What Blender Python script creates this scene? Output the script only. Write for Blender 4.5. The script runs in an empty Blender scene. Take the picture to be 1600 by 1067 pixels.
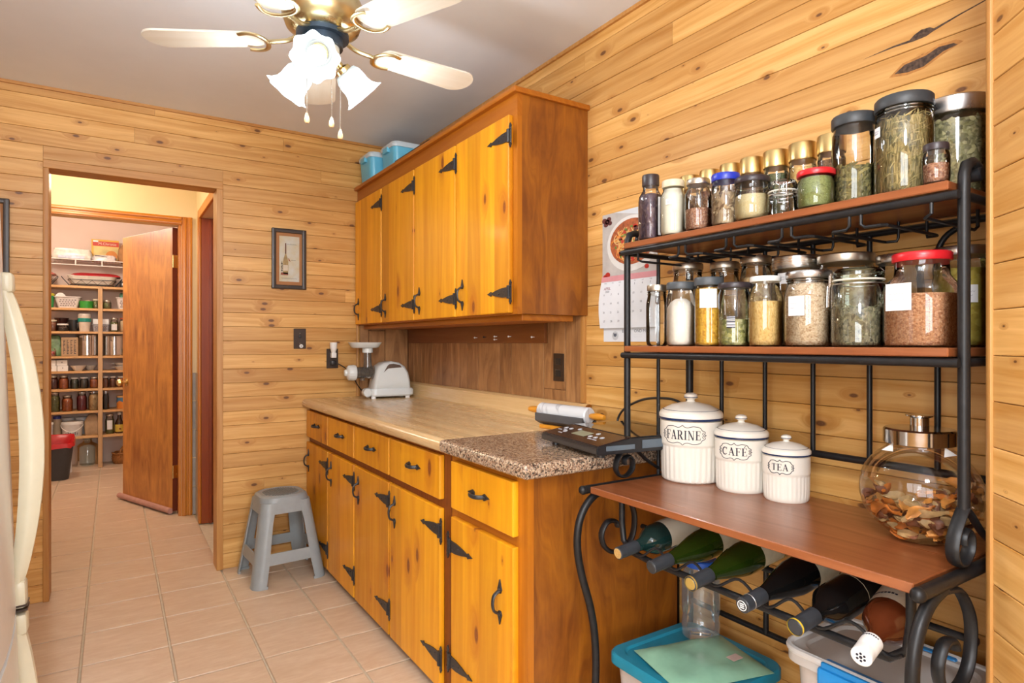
import bpy, bmesh, math, random
from mathutils import Vector, Matrix
random.seed(7)
S = bpy.context.scene
COL = S.collection
R = math.radians

# ---------------------------------------------------------------- camera
cam = bpy.data.cameras.new('camera')
cam.sensor_fit = 'HORIZONTAL'
cam.sensor_width = 36.0
cam.lens = 965.0 / 1600.0 * 36.0
cam.shift_y = 2.5 / 1600.0
cam.clip_start = 0.02
cam_o = bpy.data.objects.new('camera', cam)
cam_o.location = (0, 0, 1.205)
cam_o.rotation_euler = (R(90), 0, R(-32.86))
COL.objects.link(cam_o)
S.camera = cam_o

# ---------------------------------------------------------------- world, added fill light, exposure
W = bpy.data.worlds.new('world')
S.world = W
W.use_nodes = True
W.node_tree.nodes['Background'].inputs[0].default_value = (0.80, 0.88, 1.0, 1)
W.node_tree.nodes['Background'].inputs[1].default_value = 1.0

def area(name, loc, rot, sx, sy, power, col):
    l = bpy.data.lights.new(name, 'AREA')
    l.shape = 'RECTANGLE'
    l.size = sx
    l.size_y = sy
    l.energy = power
    l.color = col
    o = bpy.data.objects.new(name, l)
    o.location = loc
    o.rotation_euler = rot
    COL.objects.link(o)
    return o

# fill lights added at two invented, unseen windows behind the camera
area('added_window_fill', (-0.1, -2.72, 1.45), (R(90), 0, 0), 2.0, 1.5, 95, (0.95, 0.98, 1.0))
area('added_window_fill_side', (-1.72, -0.95, 1.45), (R(90), 0, R(-90)), 1.8, 1.4, 60, (0.95, 0.98, 1.0))

vs = S.view_settings
vs.view_transform = 'Standard'
vs.look = 'None'
vs.exposure = 0.50
vs.gamma = 1.0
vs.use_curve_mapping = False

# ---------------------------------------------------------------- helpers: objects
def thing(name, label, cat, loc=(0, 0, 0), rz=0.0, group=None):
    o = bpy.data.objects.new(name, None)
    o.empty_display_size = 0.05
    COL.objects.link(o)
    o.location = loc
    o.rotation_euler = (0, 0, rz)
    tag(o, label, cat, group)
    return o

def tag(o, label=None, cat=None, group=None, kind=None):
    if label: o['label'] = label
    if cat: o['category'] = cat
    if group: o['group'] = group
    if kind: o['kind'] = kind
    return o

def mesh_of(bm, name, mat, smooth=True, ang=40):
    bmesh.ops.recalc_face_normals(bm, faces=bm.faces)
    if smooth:
        lim = R(ang)
        for f in bm.faces: f.smooth = True
        for e in bm.edges:
            if len(e.link_faces) != 2: continue
            a = e.calc_face_angle(0.0)
            if a > lim: e.smooth = False
            elif a > 0.17:          # keep large flat faces flat next to their narrow bevels
                p, q = e.link_faces[0].calc_area(), e.link_faces[1].calc_area()
                if max(p, q) > 14 * max(min(p, q), 1e-12): e.smooth = False
    me = bpy.data.meshes.new(name)
    bm.to_mesh(me)
    bm.free()
    if mat: me.materials.append(mat)
    return me

def obj(name, bm, mat, parent=None, loc=None, rot=None, smooth=True, ang=40):
    me = bm if isinstance(bm, bpy.types.Mesh) else mesh_of(bm, name, mat, smooth, ang)
    o = bpy.data.objects.new(name, me)
    COL.objects.link(o)
    if parent: o.parent = parent
    if loc: o.location = loc
    if rot: o.rotation_euler = rot
    return o

def struct(name, bm, mat, parent=None, label=None, **k):
    o = obj(name, bm, mat, parent, **k)
    if not parent: o['kind'] = 'structure'
    if label: o['label'] = label
    return o

def sroot(name, loc=(0, 0, 0), rz=0.0):
    o = bpy.data.objects.new(name, None)
    o.empty_display_size = 0.05
    COL.objects.link(o)
    o.location = loc
    o.rotation_euler = (0, 0, rz)
    o['kind'] = 'structure'
    return o

def copy_tree(o, parent=None):
    c = o.copy()
    COL.objects.link(c)
    if parent: c.parent = parent
    for ch in list(o.children):
        copy_tree(ch, c)
    return c

# ---------------------------------------------------------------- helpers: shapes (all add to a bmesh)
def B(): return bmesh.new()

def xf(bm, vs_, M):
    if M is not None: bmesh.ops.transform(bm, matrix=M, verts=vs_)

def bx(bm, x0, x1, y0, y1, z0, z1, bev=0.0, seg=2, M=None):
    t = bmesh.new()
    bmesh.ops.create_cube(t, size=1.0)
    sx, sy, sz = abs(x1 - x0), abs(y1 - y0), abs(z1 - z0)
    bmesh.ops.scale(t, vec=(sx, sy, sz), verts=t.verts)
    if bev > 0:
        bev = min(bev, 0.49 * min(sx, sy, sz))
        bmesh.ops.bevel(t, geom=list(t.edges), offset=bev, segments=seg, affect='EDGES', profile=0.5)
    bmesh.ops.translate(t, vec=((x0 + x1) / 2, (y0 + y1) / 2, (z0 + z1) / 2), verts=t.verts)
    if M is not None: bmesh.ops.transform(t, matrix=M, verts=t.verts)
    merge(bm, t)
    return bm

def merge(bm, t):
    vm = {}
    for v in t.verts: vm[v] = bm.verts.new(v.co)
    for f in t.faces:
        try: bm.faces.new([vm[v] for v in f.verts])
        except ValueError: pass
    t.free()

def box(x0, x1, y0, y1, z0, z1, bev=0.0, seg=2): return bx(B(), x0, x1, y0, y1, z0, z1, bev, seg)

def lathe(bm, prof, seg=24, c=(0, 0, 0), M=None, cap0=True, cap1=True, fn=None):
    rings = []
    made = []
    for (r, z) in prof:
        if r < 1e-6:
            v = bm.verts.new((0, 0, z)); rings.append([v]); made.append(v)
        else:
            ring = []
            for i in range(seg):
                a = 2 * math.pi * i / seg
                rr = fn(r, z, a) if fn else r
                v = bm.verts.new((rr * math.cos(a), rr * math.sin(a), z))
                ring.append(v); made.append(v)
            rings.append(ring)
    for p, q in zip(rings[:-1], rings[1:]):
        if len(p) == 1 and len(q) == 1: continue
        for i in range(seg):
            j = (i + 1) % seg
            if len(p) == 1: bm.faces.new((p[0], q[i], q[j]))
            elif len(q) == 1: bm.faces.new((p[i], q[0], p[j]))
            else: bm.faces.new((p[i], q[i], q[j], p[j]))
    if cap0 and len(rings[0]) > 1: bm.faces.new(list(reversed(rings[0])))
    if cap1 and len(rings[-1]) > 1: bm.faces.new(rings[-1])
    if M is not None: bmesh.ops.transform(bm, matrix=M, verts=made)
    if c != (0, 0, 0): bmesh.ops.translate(bm, vec=c, verts=made)
    return bm

def cyl(bm, r, z0, z1, seg=20, c=(0, 0, 0), M=None, bev=0.0):
    if bev > 0:
        pr = [(r - bev, z0), (r, z0 + bev), (r, z1 - bev), (r - bev, z1)]
    else: pr = [(r, z0), (r, z1)]
    return lathe(bm, pr, seg, c, M)

def smooth_path(pts, n=6, closed=False):
    P = [Vector(p) for p in pts]
    out = []
    m = len(P)
    rng = range(m if closed else m - 1)
    for i in rng:
        p0 = P[(i - 1) % m] if (closed or i > 0) else P[0]
        p1 = P[i]
        p2 = P[(i + 1) % m]
        p3 = P[(i + 2) % m] if (closed or i + 2 < m) else P[-1]
        for k in range(n):
            t = k / n
            out.append(0.5 * ((2 * p1) + (-p0 + p2) * t + (2 * p0 - 5 * p1 + 4 * p2 - p3) * t * t + (-p0 + 3 * p1 - 3 * p2 + p3) * t ** 3))
    if not closed: out.append(P[-1])
    return out

def tube(bm, pts, r, seg=8, closed=False, flat=None, up=None):
    """tube along a path; flat=(w, h) gives an oval/flat bar section, up sets the section's reference axis"""
    P = [Vector(p) for p in pts]
    n = len(P)
    rings = []
    prev = None
    for i in range(n):
        if closed: t = (P[(i + 1) % n] - P[i - 1])
        else: t = P[min(i + 1, n - 1)] - P[max(i - 1, 0)]
        if t.length < 1e-9: t = Vector((0, 0, 1))
        t.normalize()
        if prev is None:
            u = Vector(up) if up else (Vector((0, 0, 1)) if abs(t.z) < 0.9 else Vector((1, 0, 0)))
        else: u = Vector(up) if up else prev
        a = u - t * u.dot(t)
        if a.length < 1e-6: a = t.orthogonal()
        a.normalize()
        prev = a
        b = t.cross(a)
        rr = r[i] if isinstance(r, (list, tuple)) else r
        w, h = (flat if flat else (rr, rr))
        rings.append([bm.verts.new(P[i] + a * (w * math.cos(2 * math.pi * k / seg)) + b * (h * math.sin(2 * math.pi * k / seg))) for k in range(seg)])
    m = n if closed else n - 1
    for i in range(m):
        p, q = rings[i], rings[(i + 1) % n]
        for k in range(seg):
            l = (k + 1) % seg
            bm.faces.new((p[k], q[k], q[l], p[l]))
    if not closed:
        bm.faces.new(list(reversed(rings[0])))
        bm.faces.new(rings[-1])
    return bm

def prism(bm, poly, d0, d1, plane='XZ', M=None):
    """extrude a 2D polygon; plane XZ -> along y, YZ -> along x, XY -> along z"""
    def mk(a, b, d):
        return {'XZ': (a, d, b), 'YZ': (d, a, b), 'XY': (a, b, d)}[plane]
    v0 = [bm.verts.new(mk(a, b, d0)) for a, b in poly]
    v1 = [bm.verts.new(mk(a, b, d1)) for a, b in poly]
    bm.faces.new(v0)
    bm.faces.new(list(reversed(v1)))
    n = len(poly)
    for i in range(n):
        j = (i + 1) % n
        bm.faces.new((v0[i], v1[i], v1[j], v0[j]))
    if M is not None: bmesh.ops.transform(bm, matrix=M, verts=v0 + v1)
    return bm

def rrect(w, h, r, n=5, cx=0, cy=0):
    pts = []
    for (sx, sy, a0) in ((1, 1, 0), (-1, 1, 90), (-1, -1, 180), (1, -1, 270)):
        for k in range(n + 1):
            a = R(a0 + 90 * k / n)
            pts.append((cx + sx * (w / 2 - r) + r * math.cos(a), cy + sy * (h / 2 - r) + r * math.sin(a)))
    return pts

def loft(bm, loops, cap0=True, cap1=True):
    """loops: equal length lists of 3D points"""
    Rn = [[bm.verts.new(p) for p in L] for L in loops]
    n = len(Rn[0])
    for p, q in zip(Rn[:-1], Rn[1:]):
        for i in range(n):
            j = (i + 1) % n
            bm.faces.new((p[i], p[j], q[j], q[i]))
    if cap0: bm.faces.new(list(reversed(Rn[0])))
    if cap1: bm.faces.new(Rn[-1])
    return bm

def ball(bm, c, r, seg=12, sz=1.0, M=None):
    n = max(4, seg // 2)
    pr = [(r * math.sin(math.pi * i / n), -r * sz * math.cos(math.pi * i / n)) for i in range(n + 1)]
    pr[0] = (0, pr[0][1]); pr[-1] = (0, pr[-1][1])
    return lathe(bm, pr, seg, c, M)

def text_bm(s, size, depth=0.0004, align='CENTER'):
    cu = bpy.data.curves.new('txt', 'FONT')
    cu.body = s
    cu.size = size
    cu.align_x = align
    cu.align_y = 'CENTER'
    cu.extrude = depth
    cu.resolution_u = 2
    o = bpy.data.objects.new('txt', cu)
    me = o.to_mesh()
    bm = B()
    bm.from_mesh(me)
    o.to_mesh_clear()
    bpy.data.objects.remove(o)
    bpy.data.curves.remove(cu)
    return bm

def T(*v): return Matrix.Translation(Vector(v))
def RX(a): return Matrix.Rotation(a, 4, 'X')
def RY(a): return Matrix.Rotation(a, 4, 'Y')
def RZ(a): return Matrix.Rotation(a, 4, 'Z')

# ---------------------------------------------------------------- helpers: materials
class NT:
    def __init__(s, name):
        s.m = bpy.data.materials.new(name)
        s.m.use_nodes = True
        s.t = s.m.node_tree
        s.b = s.t.nodes['Principled BSDF']
    def n(s, ty, ins=None, **props):
        nd = s.t.nodes.new(ty)
        for k, v in props.items(): setattr(nd, k, v)
        if ins:
            for k, v in ins.items(): s.set(nd.inputs[k], v)
        return nd
    def set(s, sock, v):
        if isinstance(v, bpy.types.NodeSocket): s.t.links.new(v, sock)
        elif isinstance(v, (tuple, list)) and len(v) == 3 and sock.type == 'RGBA': sock.default_value = (*v, 1)
        else: sock.default_value = v
    def math(s, op, a, b=0.0, c=None, clamp=False):
        nd = s.n('ShaderNodeMath', operation=op, use_clamp=clamp)
        s.set(nd.inputs[0], a); s.set(nd.inputs[1], b)
        if c is not None: s.set(nd.inputs[2], c)
        return nd.outputs[0]
    def vec(s, x, y, z=0.0): return s.n('ShaderNodeCombineXYZ', {0: x, 1: y, 2: z}).outputs[0]
    def mix(s, f, a, b, bt='MIX'):
        nd = s.n('ShaderNodeMix', data_type='RGBA', blend_type=bt)
        s.set(nd.inputs[0], f); s.set(nd.inputs[6], a); s.set(nd.inputs[7], b)
        return nd.outputs[2]
    def mr(s, v, a, b, c=0.0, d=1.0, smooth=False):
        nd = s.n('ShaderNodeMapRange', interpolation_type='SMOOTHSTEP' if smooth else 'LINEAR')
        s.set(nd.inputs[0], v); s.set(nd.inputs[1], a); s.set(nd.inputs[2], b); s.set(nd.inputs[3], c); s.set(nd.inputs[4], d)
        return nd.outputs[0]
    def noise(s, v, scale, detail=3.0, rough=0.55, dist=0.0):
        return s.n('ShaderNodeTexNoise', {'Vector': v, 'Scale': scale, 'Detail': detail, 'Roughness': rough, 'Distortion': dist}).outputs[0]
    def coords(s): return s.n('ShaderNodeTexCoord').outputs['Object']
    def xyz(s):
        nd = s.n('ShaderNodeSeparateXYZ', {0: s.coords()})
        return nd.outputs[0], nd.outputs[1], nd.outputs[2]
    def rnd(s): return s.n('ShaderNodeObjectInfo').outputs['Random']
    def bump(s, h, strength=0.2, dist=0.002):
        nd = s.n('ShaderNodeBump', {'Strength': strength, 'Distance': dist, 'Height': h})
        s.t.links.new(nd.outputs[0], s.b.inputs['Normal'])
    def out(s, **k):
        names = {'col': 'Base Color', 'rough': 'Roughness', 'metal': 'Metallic', 'spec': 'Specular IOR Level', 'coat': 'Coat Weight',
                 'trans': 'Transmission Weight', 'ior': 'IOR', 'alpha': 'Alpha', 'emit': 'Emission Color', 'es': 'Emission Strength', 'sss': 'Subsurface Weight', 'coatr': 'Coat Roughness'}
        for a, v in k.items(): s.set(s.b.inputs[names[a]], v)
        return s.m

def plain(name, col, rough=0.5, metal=0.0, spec=0.5, coat=0.0, var=0.06, sc=25.0, bump=0.0):
    t = NT(name)
    nz = t.noise(t.coords(), sc, 3)
    c = t.mix(t.mr(nz, 0.3, 0.7), tuple(max(0, q * (1 - var)) for q in col), tuple(min(1, q * (1 + var)) for q in col))
    if bump: t.bump(nz, bump, 0.002)
    return t.out(col=c, rough=rough, metal=metal, spec=spec, coat=coat)

def wood(name, c1, c2, axis='X', knots=0.0, ck=(0.10, 0.035, 0.01), halo=(0.42, 0.16, 0.03), ku=3.2, kv=7.5, gscale=55.0, rough=0.42, coat=0.0, tone=0.22, wave=0.0, bump=0.12, strips=0.0, contrast=(0.34, 0.68)):
    t = NT(name)
    x, y, z = t.xyz()
    u, v, w = {'X': (x, z, y), 'Z': (z, y, x), 'Y': (y, x, z)}[axis]
    r = t.rnd()
    u = t.math('ADD', u, t.math('MULTIPLY', r, 37.0))
    v0 = v
    v = t.math('ADD', v, t.math('MULTIPLY', w, 0.8))
    v = t.math('ADD', v, t.math('MULTIPLY', r, 11.3))
    if strips > 0:      # glued staves: each stave has its own grain offset and tone
        st = t.math('FLOOR', t.math('DIVIDE', v0, strips))
        sr = t.n('ShaderNodeTexWhiteNoise', {'W': t.math('ADD', st, t.math('MULTIPLY', r, 50.0))}, noise_dimensions='1D').outputs[0]
        u = t.math('ADD', u, t.math('MULTIPLY', sr, 9.0))
    big = t.noise(t.vec(t.math('MULTIPLY', u, 1.1), t.math('MULTIPLY', v, 7.0)), 1.0, 2)
    hl = 0.0
    if knots > 0:
        vo = t.n('ShaderNodeTexVoronoi', {'Vector': t.vec(t.math('MULTIPLY', u, ku), t.math('MULTIPLY', v, kv)), 'Scale': 1.0, 'Randomness': 1.0}, voronoi_dimensions='2D', feature='F1')
        dd = vo.outputs['Distance']
        kr = t.n('ShaderNodeSeparateColor', {0: vo.outputs['Color']}).outputs[0]
        size = t.mr(kr, 1.0 - knots, 1.0, 0.0, 0.105)
        size = t.math('ADD', size, 0.0001)
        dn = t.math('ADD', dd, t.math('MULTIPLY', t.math('SUBTRACT', big, 0.5), 0.02))
        km = t.mr(dn, t.math('MULTIPLY', size, 0.5), size, 1.0, 0.0, True)
        hl = t.mr(dn, size, t.math('MULTIPLY', size, 3.6), 1.0, 0.0, True)
        gate = t.mr(size, 0.004, 0.02)
        km = t.math('MULTIPLY', km, gate)
        hl = t.math('MULTIPLY', hl, gate)
    gv = t.math('ADD', t.math('MULTIPLY', v, gscale), t.math('MULTIPLY', big, 3.2 + wave))
    if knots > 0: gv = t.math('ADD', gv, t.math('MULTIPLY', hl, 1.6))
    g = t.noise(t.vec(t.math('MULTIPLY', u, 1.6 + wave * 0.4), gv), 1.0, 4, 0.6)
    fine = t.noise(t.vec(t.math('MULTIPLY', u, 9.0), t.math('MULTIPLY', v, gscale * 6.0)), 1.0, 2)
    gg = t.math('ADD', t.math('MULTIPLY', g, 0.85), t.math('MULTIPLY', fine, 0.15))
    col = t.mix(t.mr(gg, contrast[0], contrast[1]), c2, c1)
    tn = t.math('ADD', t.math('MULTIPLY', r, tone), t.math('MULTIPLY', big, tone))
    tn = t.mr(tn, 0.0, tone * 2, 1.0 - tone, 1.0 + tone * 0.6)
    if strips > 0: tn = t.math('MULTIPLY', tn, t.mr(sr, 0, 1, 1.0 - tone * 0.7, 1.0 + tone * 0.6))
    col = t.mix(1.0, col, t.n('ShaderNodeCombineColor', {0: tn, 1: t.math('POWER', tn, 1.25), 2: t.math('POWER', tn, 1.5)}).outputs[0], 'MULTIPLY')
    if knots > 0:
        col = t.mix(t.math('MULTIPLY', hl, 0.55), col, halo)
        ring = t.mr(t.noise(t.vec(t.math('DIVIDE', dd, size), 0.0), 6.0, 1), 0.3, 0.7)
        kc = t.mix(ring, ck, tuple(min(1, q * 2.4) for q in ck))
        col = t.mix(t.math('MULTIPLY', km, 0.92), col, kc)
    t.bump(gg, bump, 0.0015)
    return t.out(col=col, rough=t.mr(gg, 0.2, 0.8, rough + 0.08, rough - 0.06), coat=coat, coatr=0.12)

def metal(name, col, rough=0.3, var=0.05, brushed=False):
    t = NT(name)
    c = t.coords()
    if brushed:
        x, y, z = t.xyz()
        nz = t.noise(t.vec(t.math('MULTIPLY', x, 4.0), t.math('MULTIPLY', y, 4.0), t.math('MULTIPLY', z, 400.0)), 1.0, 2)
    else: nz = t.noise(c, 30.0, 3)
    cc = t.mix(nz, tuple(q * (1 - var) for q in col), tuple(min(1, q * (1 + var)) for q in col))
    return t.out(col=cc, metal=1.0, rough=t.mr(nz, 0.2, 0.8, rough - 0.05, rough + 0.08))

def glass(name, tint=(1, 1, 1), gloss=0.5, rough=0.02, density=0.0):
    """thin clear wall of glass or plastic: lets light straight through, reflects at grazing angles"""
    m = bpy.data.materials.new(name)
    m.use_nodes = True
    t = m.node_tree
    t.nodes.remove(t.nodes['Principled BSDF'])
    out = t.nodes['Material Output']
    tr = t.nodes.new('ShaderNodeBsdfTransparent'); tr.inputs[0].default_value = (*tint, 1)
    gl = t.nodes.new('ShaderNodeBsdfGlossy'); gl.inputs[0].default_value = (1, 1, 1, 1); gl.inputs['Roughness'].default_value = rough
    fr = t.nodes.new('ShaderNodeFresnel'); fr.inputs[0].default_value = 1.45
    mul = t.nodes.new('ShaderNodeMath'); mul.operation = 'MULTIPLY_ADD'; mul.use_clamp = True
    mul.inputs[1].default_value = gloss * 2; mul.inputs[2].default_value = 0.01
    mx = t.nodes.new('ShaderNodeMixShader')
    t.links.new(fr.outputs[0], mul.inputs[0]); t.links.new(mul.outputs[0], mx.inputs[0])
    t.links.new(tr.outputs[0], mx.inputs[1]); t.links.new(gl.outputs[0], mx.inputs[2])
    last = mx.outputs[0]
    if density > 0:
        df = t.nodes.new('ShaderNodeBsdfDiffuse'); df.inputs[0].default_value = (*tint, 1)
        nz = t.nodes.new('ShaderNodeTexNoise'); nz.inputs['Scale'].default_value = 14
        mp = t.nodes.new('ShaderNodeMapRange'); mp.inputs[3].default_value = density * 0.8; mp.inputs[4].default_value = density * 1.2
        t.links.new(nz.outputs[0], mp.inputs[0])
        m2 = t.nodes.new('ShaderNodeMixShader')
        t.links.new(mp.outputs[0], m2.inputs[0]); t.links.new(last, m2.inputs[1]); t.links.new(df.outputs[0], m2.inputs[2])
        last = m2.outputs[0]
    t.links.new(last, out.inputs[0])
    return m

def grains(name, cols, scale=220.0, stretch=(1, 1, 1), rough=0.7, bump=0.6):
    """a fill of grains / pellets / leaves: voronoi cells each with a colour of its own"""
    t = NT(name)
    x, y, z = t.xyz()
    v = t.vec(t.math('MULTIPLY', x, stretch[0]), t.math('MULTIPLY', y, stretch[1]), t.math('MULTIPLY', z, stretch[2]))
    wob = t.n('ShaderNodeTexNoise', {'Vector': v, 'Scale': scale * 0.6, 'Detail': 1.0})
    vv = t.n('ShaderNodeVectorMath', {0: v, 1: t.n('ShaderNodeVectorMath', {0: wob.outputs['Color'], 'Scale': 0.6 / scale}, operation='SCALE').outputs[0]}, operation='ADD').outputs[0]
    vo = t.n('ShaderNodeTexVoronoi', {'Vector': vv, 'Scale': scale})
    h = t.n('ShaderNodeSeparateColor', {0: vo.outputs['Color']}).outputs[0]
    rp = t.n('ShaderNodeValToRGB', {0: h})
    el = rp.color_ramp.elements
    n = len(cols)
    el[0].position = 0.0; el[0].color = (*cols[0], 1)
    el[1].position = 1.0; el[1].color = (*cols[-1], 1)
    for i in range(1, n - 1):
        e = el.new(i / (n - 1)); e.color = (*cols[i], 1)
    d = vo.outputs['Distance']
    col = rp.outputs[0]
    t.bump(t.math('SUBTRACT', 1.0, d), bump, 0.003)
    return t.out(col=col, rough=rough)
# ---------------------------------------------------------------- shared materials
M_PINE = wood('knotty_pine_board', (0.74, 0.435, 0.150), (0.54, 0.255, 0.050), 'X', knots=0.80, tone=0.36, gscale=36, kv=10.5, ku=5.0, ck=(0.07, 0.025, 0.008), halo=(0.40, 0.165, 0.03), contrast=(0.33, 0.63))
M_PINE_TRIM = wood('pine_trim', (0.56, 0.29, 0.085), (0.44, 0.19, 0.04), 'Z', knots=0.0, gscale=60)
M_PINE_TRIM_X = wood('pine_trim_level', (0.56, 0.29, 0.085), (0.44, 0.19, 0.04), 'X', knots=0.0, gscale=60)
M_CAB = wood('amber_pine_cabinet', (0.82, 0.375, 0.008), (0.68, 0.255, 0.004), 'Z', knots=0.75, ck=(0.12, 0.026, 0.004), halo=(0.46, 0.12, 0.006), ku=2.6, kv=6.0, gscale=30, rough=0.42, coat=0.04, strips=0.105, tone=0.22)
M_CAB_H = wood('amber_pine_rail', (0.44, 0.145, 0.009), (0.33, 0.090, 0.005), 'Y', knots=0.15, ck=(0.13, 0.03, 0.005), halo=(0.35, 0.10, 0.01), gscale=45, rough=0.38)
M_CAB_V = wood('amber_pine_stile', (0.50, 0.175, 0.010), (0.38, 0.110, 0.005), 'Z', knots=0.12, ck=(0.13, 0.03, 0.005), halo=(0.35, 0.10, 0.01), gscale=45, rough=0.38)
M_EDGE = wood('cabinet_frame_stain', (0.27, 0.070, 0.008), (0.18, 0.040, 0.005), 'Z', gscale=60, rough=0.45)
M_PLY = wood('stained_plywood', (0.34, 0.112, 0.009), (0.16, 0.042, 0.004), 'Z', gscale=22, wave=7.0, rough=0.42, tone=0.12)
M_DARKCAB = plain('cabinet_dark_brown', (0.20, 0.065, 0.012), 0.6)  # even dark brown of the base cabinet bodies and plinths
M_IRON = plain('hammered_black_iron', (0.018, 0.018, 0.020), 0.42, 0.0, 0.6, var=0.5, sc=180, bump=0.25)
M_WALNUT = wood('walnut_panelling', (0.52, 0.27, 0.105), (0.22, 0.095, 0.034), 'Z', gscale=20, wave=6.0, rough=0.45, tone=0.25)
M_ORANGE = wood('orange_varnished_trim', (0.66, 0.25, 0.012), (0.48, 0.145, 0.006), 'Z', gscale=38, rough=0.33, coat=0.1)
M_ORANGE_X = wood('orange_varnished_head', (0.66, 0.25, 0.012), (0.48, 0.145, 0.006), 'X', gscale=38, rough=0.33, coat=0.1)
M_DOORV = wood('flame_veneer_door', (0.72, 0.32, 0.06), (0.30, 0.085, 0.014), 'Z', gscale=9, wave=3.0, rough=0.38, coat=0.03, tone=0.25, contrast=(0.28, 0.62))
M_REDDOOR = wood('red_pine_door', (0.36, 0.075, 0.010), (0.27, 0.045, 0.006), 'Z', knots=0.3, ck=(0.06, 0.012, 0.004), halo=(0.2, 0.03, 0.006), gscale=30, rough=0.33)
M_SHELFW = wood('pale_shelf_wood', (0.66, 0.40, 0.17), (0.55, 0.29, 0.10), 'X', gscale=50)
M_SHELFV = wood('pale_shelf_post', (0.62, 0.40, 0.20), (0.52, 0.30, 0.12), 'Z', gscale=50)
M_CEIL = plain('ceiling_paint', (0.80, 0.85, 0.92), 0.85, var=0.015, sc=6)
M_CREAM = plain('cream_wall_paint', (0.80, 0.66, 0.42), 0.8, var=0.02, sc=5)
M_PINK = plain('pale_pink_wall_paint', (0.78, 0.64, 0.56), 0.8, var=0.02, sc=5)
M_GROUT = plain('tile_grout', (0.58, 0.50, 0.38), 0.9, var=0.08, sc=40, bump=0.3)
M_BACK = plain('wall_backing', (0.035, 0.018, 0.008), 0.9)
M_WHITE = plain('white_plastic', (0.80, 0.80, 0.78), 0.35, var=0.015)
M_BROWNPL = plain('dark_brown_plastic', (0.035, 0.020, 0.014), 0.35, var=0.1)
M_BLACKPL = plain('black_plastic', (0.018, 0.018, 0.019), 0.35, var=0.1)
M_GLASS = glass('clear_glass', (0.985, 0.995, 0.99), 0.55)
M_STEEL = metal('brushed_steel', (0.62, 0.61, 0.59), 0.26, brushed=True)
M_BRASS = metal('brass', (0.66, 0.50, 0.22), 0.22)

def tile_mat():
    t = NT('terracotta_beige_tile')
    x, y, z = t.xyz()
    r = t.rnd()
    v = t.vec(t.math('ADD', t.math('MULTIPLY', x, 2.2), t.math('MULTIPLY', r, 40.0)), t.math('ADD', t.math('MULTIPLY', y, 7.5), t.math('MULTIPLY', r, 17.0)))
    a = t.noise(v, 2.6, 5, 0.62, 0.6)
    b = t.noise(v, 7.0, 4, 0.6)
    c = t.mix(t.mr(a, 0.3, 0.7), (0.58, 0.43, 0.295), (0.68, 0.545, 0.41))
    c = t.mix(t.mr(b, 0.42, 0.72, 0, 0.60), c, (0.54, 0.37, 0.25))
    t.bump(b, 0.12, 0.002)
    return t.out(col=c, rough=t.mr(b, 0.2, 0.8, 0.42, 0.30), spec=0.5)
M_TILE = tile_mat()

# ---------------------------------------------------------------- floor of separate tiles
floor = struct('floor', box(-1.65, 1.70, -2.7, 7.7, -0.06, -0.006), M_GROUT)
PX, PY = 0.2925, 0.3055
tmesh = mesh_of(box(0.004, PX - 0.004, 0.004, PY - 0.004, -0.006, 0.0, 0.0022, 1), 'floor_tile', M_TILE, True, 50)
ntile = 0
for j in range(-8, 16):
    for i in range(-6, 6):
        x0 = -0.102 + i * PX
        y0 = 2.803 + (j - 0) * PY
        cx, cy = x0 + PX / 2, y0 + PY / 2
        if cy > 7.6 or cx > 1.62 or cx < -1.55: continue
        d = cx * 0.5426 + cy * 0.84
        r = cx * 0.84 - cy * 0.5426
        if d < 0.6 or abs(r / d) > 1.25: continue
        if cx < -0.30 and cy < 2.4: continue
        if cx > 1.0 and cy > 1.4 and cy < 3.7: continue
        if cy > 3.75 and (cx < -0.75 or cx > 0.62): continue
        obj('floor_tile', tmesh, None, floor, (x0, y0, 0))
        ntile += 1

# ---------------------------------------------------------------- plank walls
def board_mesh(L, h, t=0.012, ch=0.0014):
    bm = B()
    poly = [(0, 0), (0, h), (-t + ch, h), (-t, h - ch), (-t, ch), (-t + ch, 0)]
    v0 = [bm.verts.new((0, a, b)) for a, b in poly]
    v1 = [bm.verts.new((L, a, b)) for a, b in poly]
    bm.faces.new(v0); bm.faces.new(list(reversed(v1)))
    for i in range(6):
        j = (i + 1) % 6
        bm.faces.new((v0[i], v1[i], v1[j], v0[j]))
    return mesh_of(bm, 'board', M_PINE, False)

def board(parent, s, e, z0, z1, th=0.012):
    L = e - s
    if L < 0.012: return
    o = obj('board', board_mesh(L - 0.0008, z1 - z0 - 0.0012, th), None, parent, (s + 0.0004, 0, z0 + 0.0006))
    return o

def rows(phase, pitch, top=2.4):
    z = [0.0]
    k = phase
    while k < top - 0.01:
        if k > 0.012: z.append(k)
        k += pitch
    z.append(top)
    return list(zip(z[:-1], z[1:]))

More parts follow.
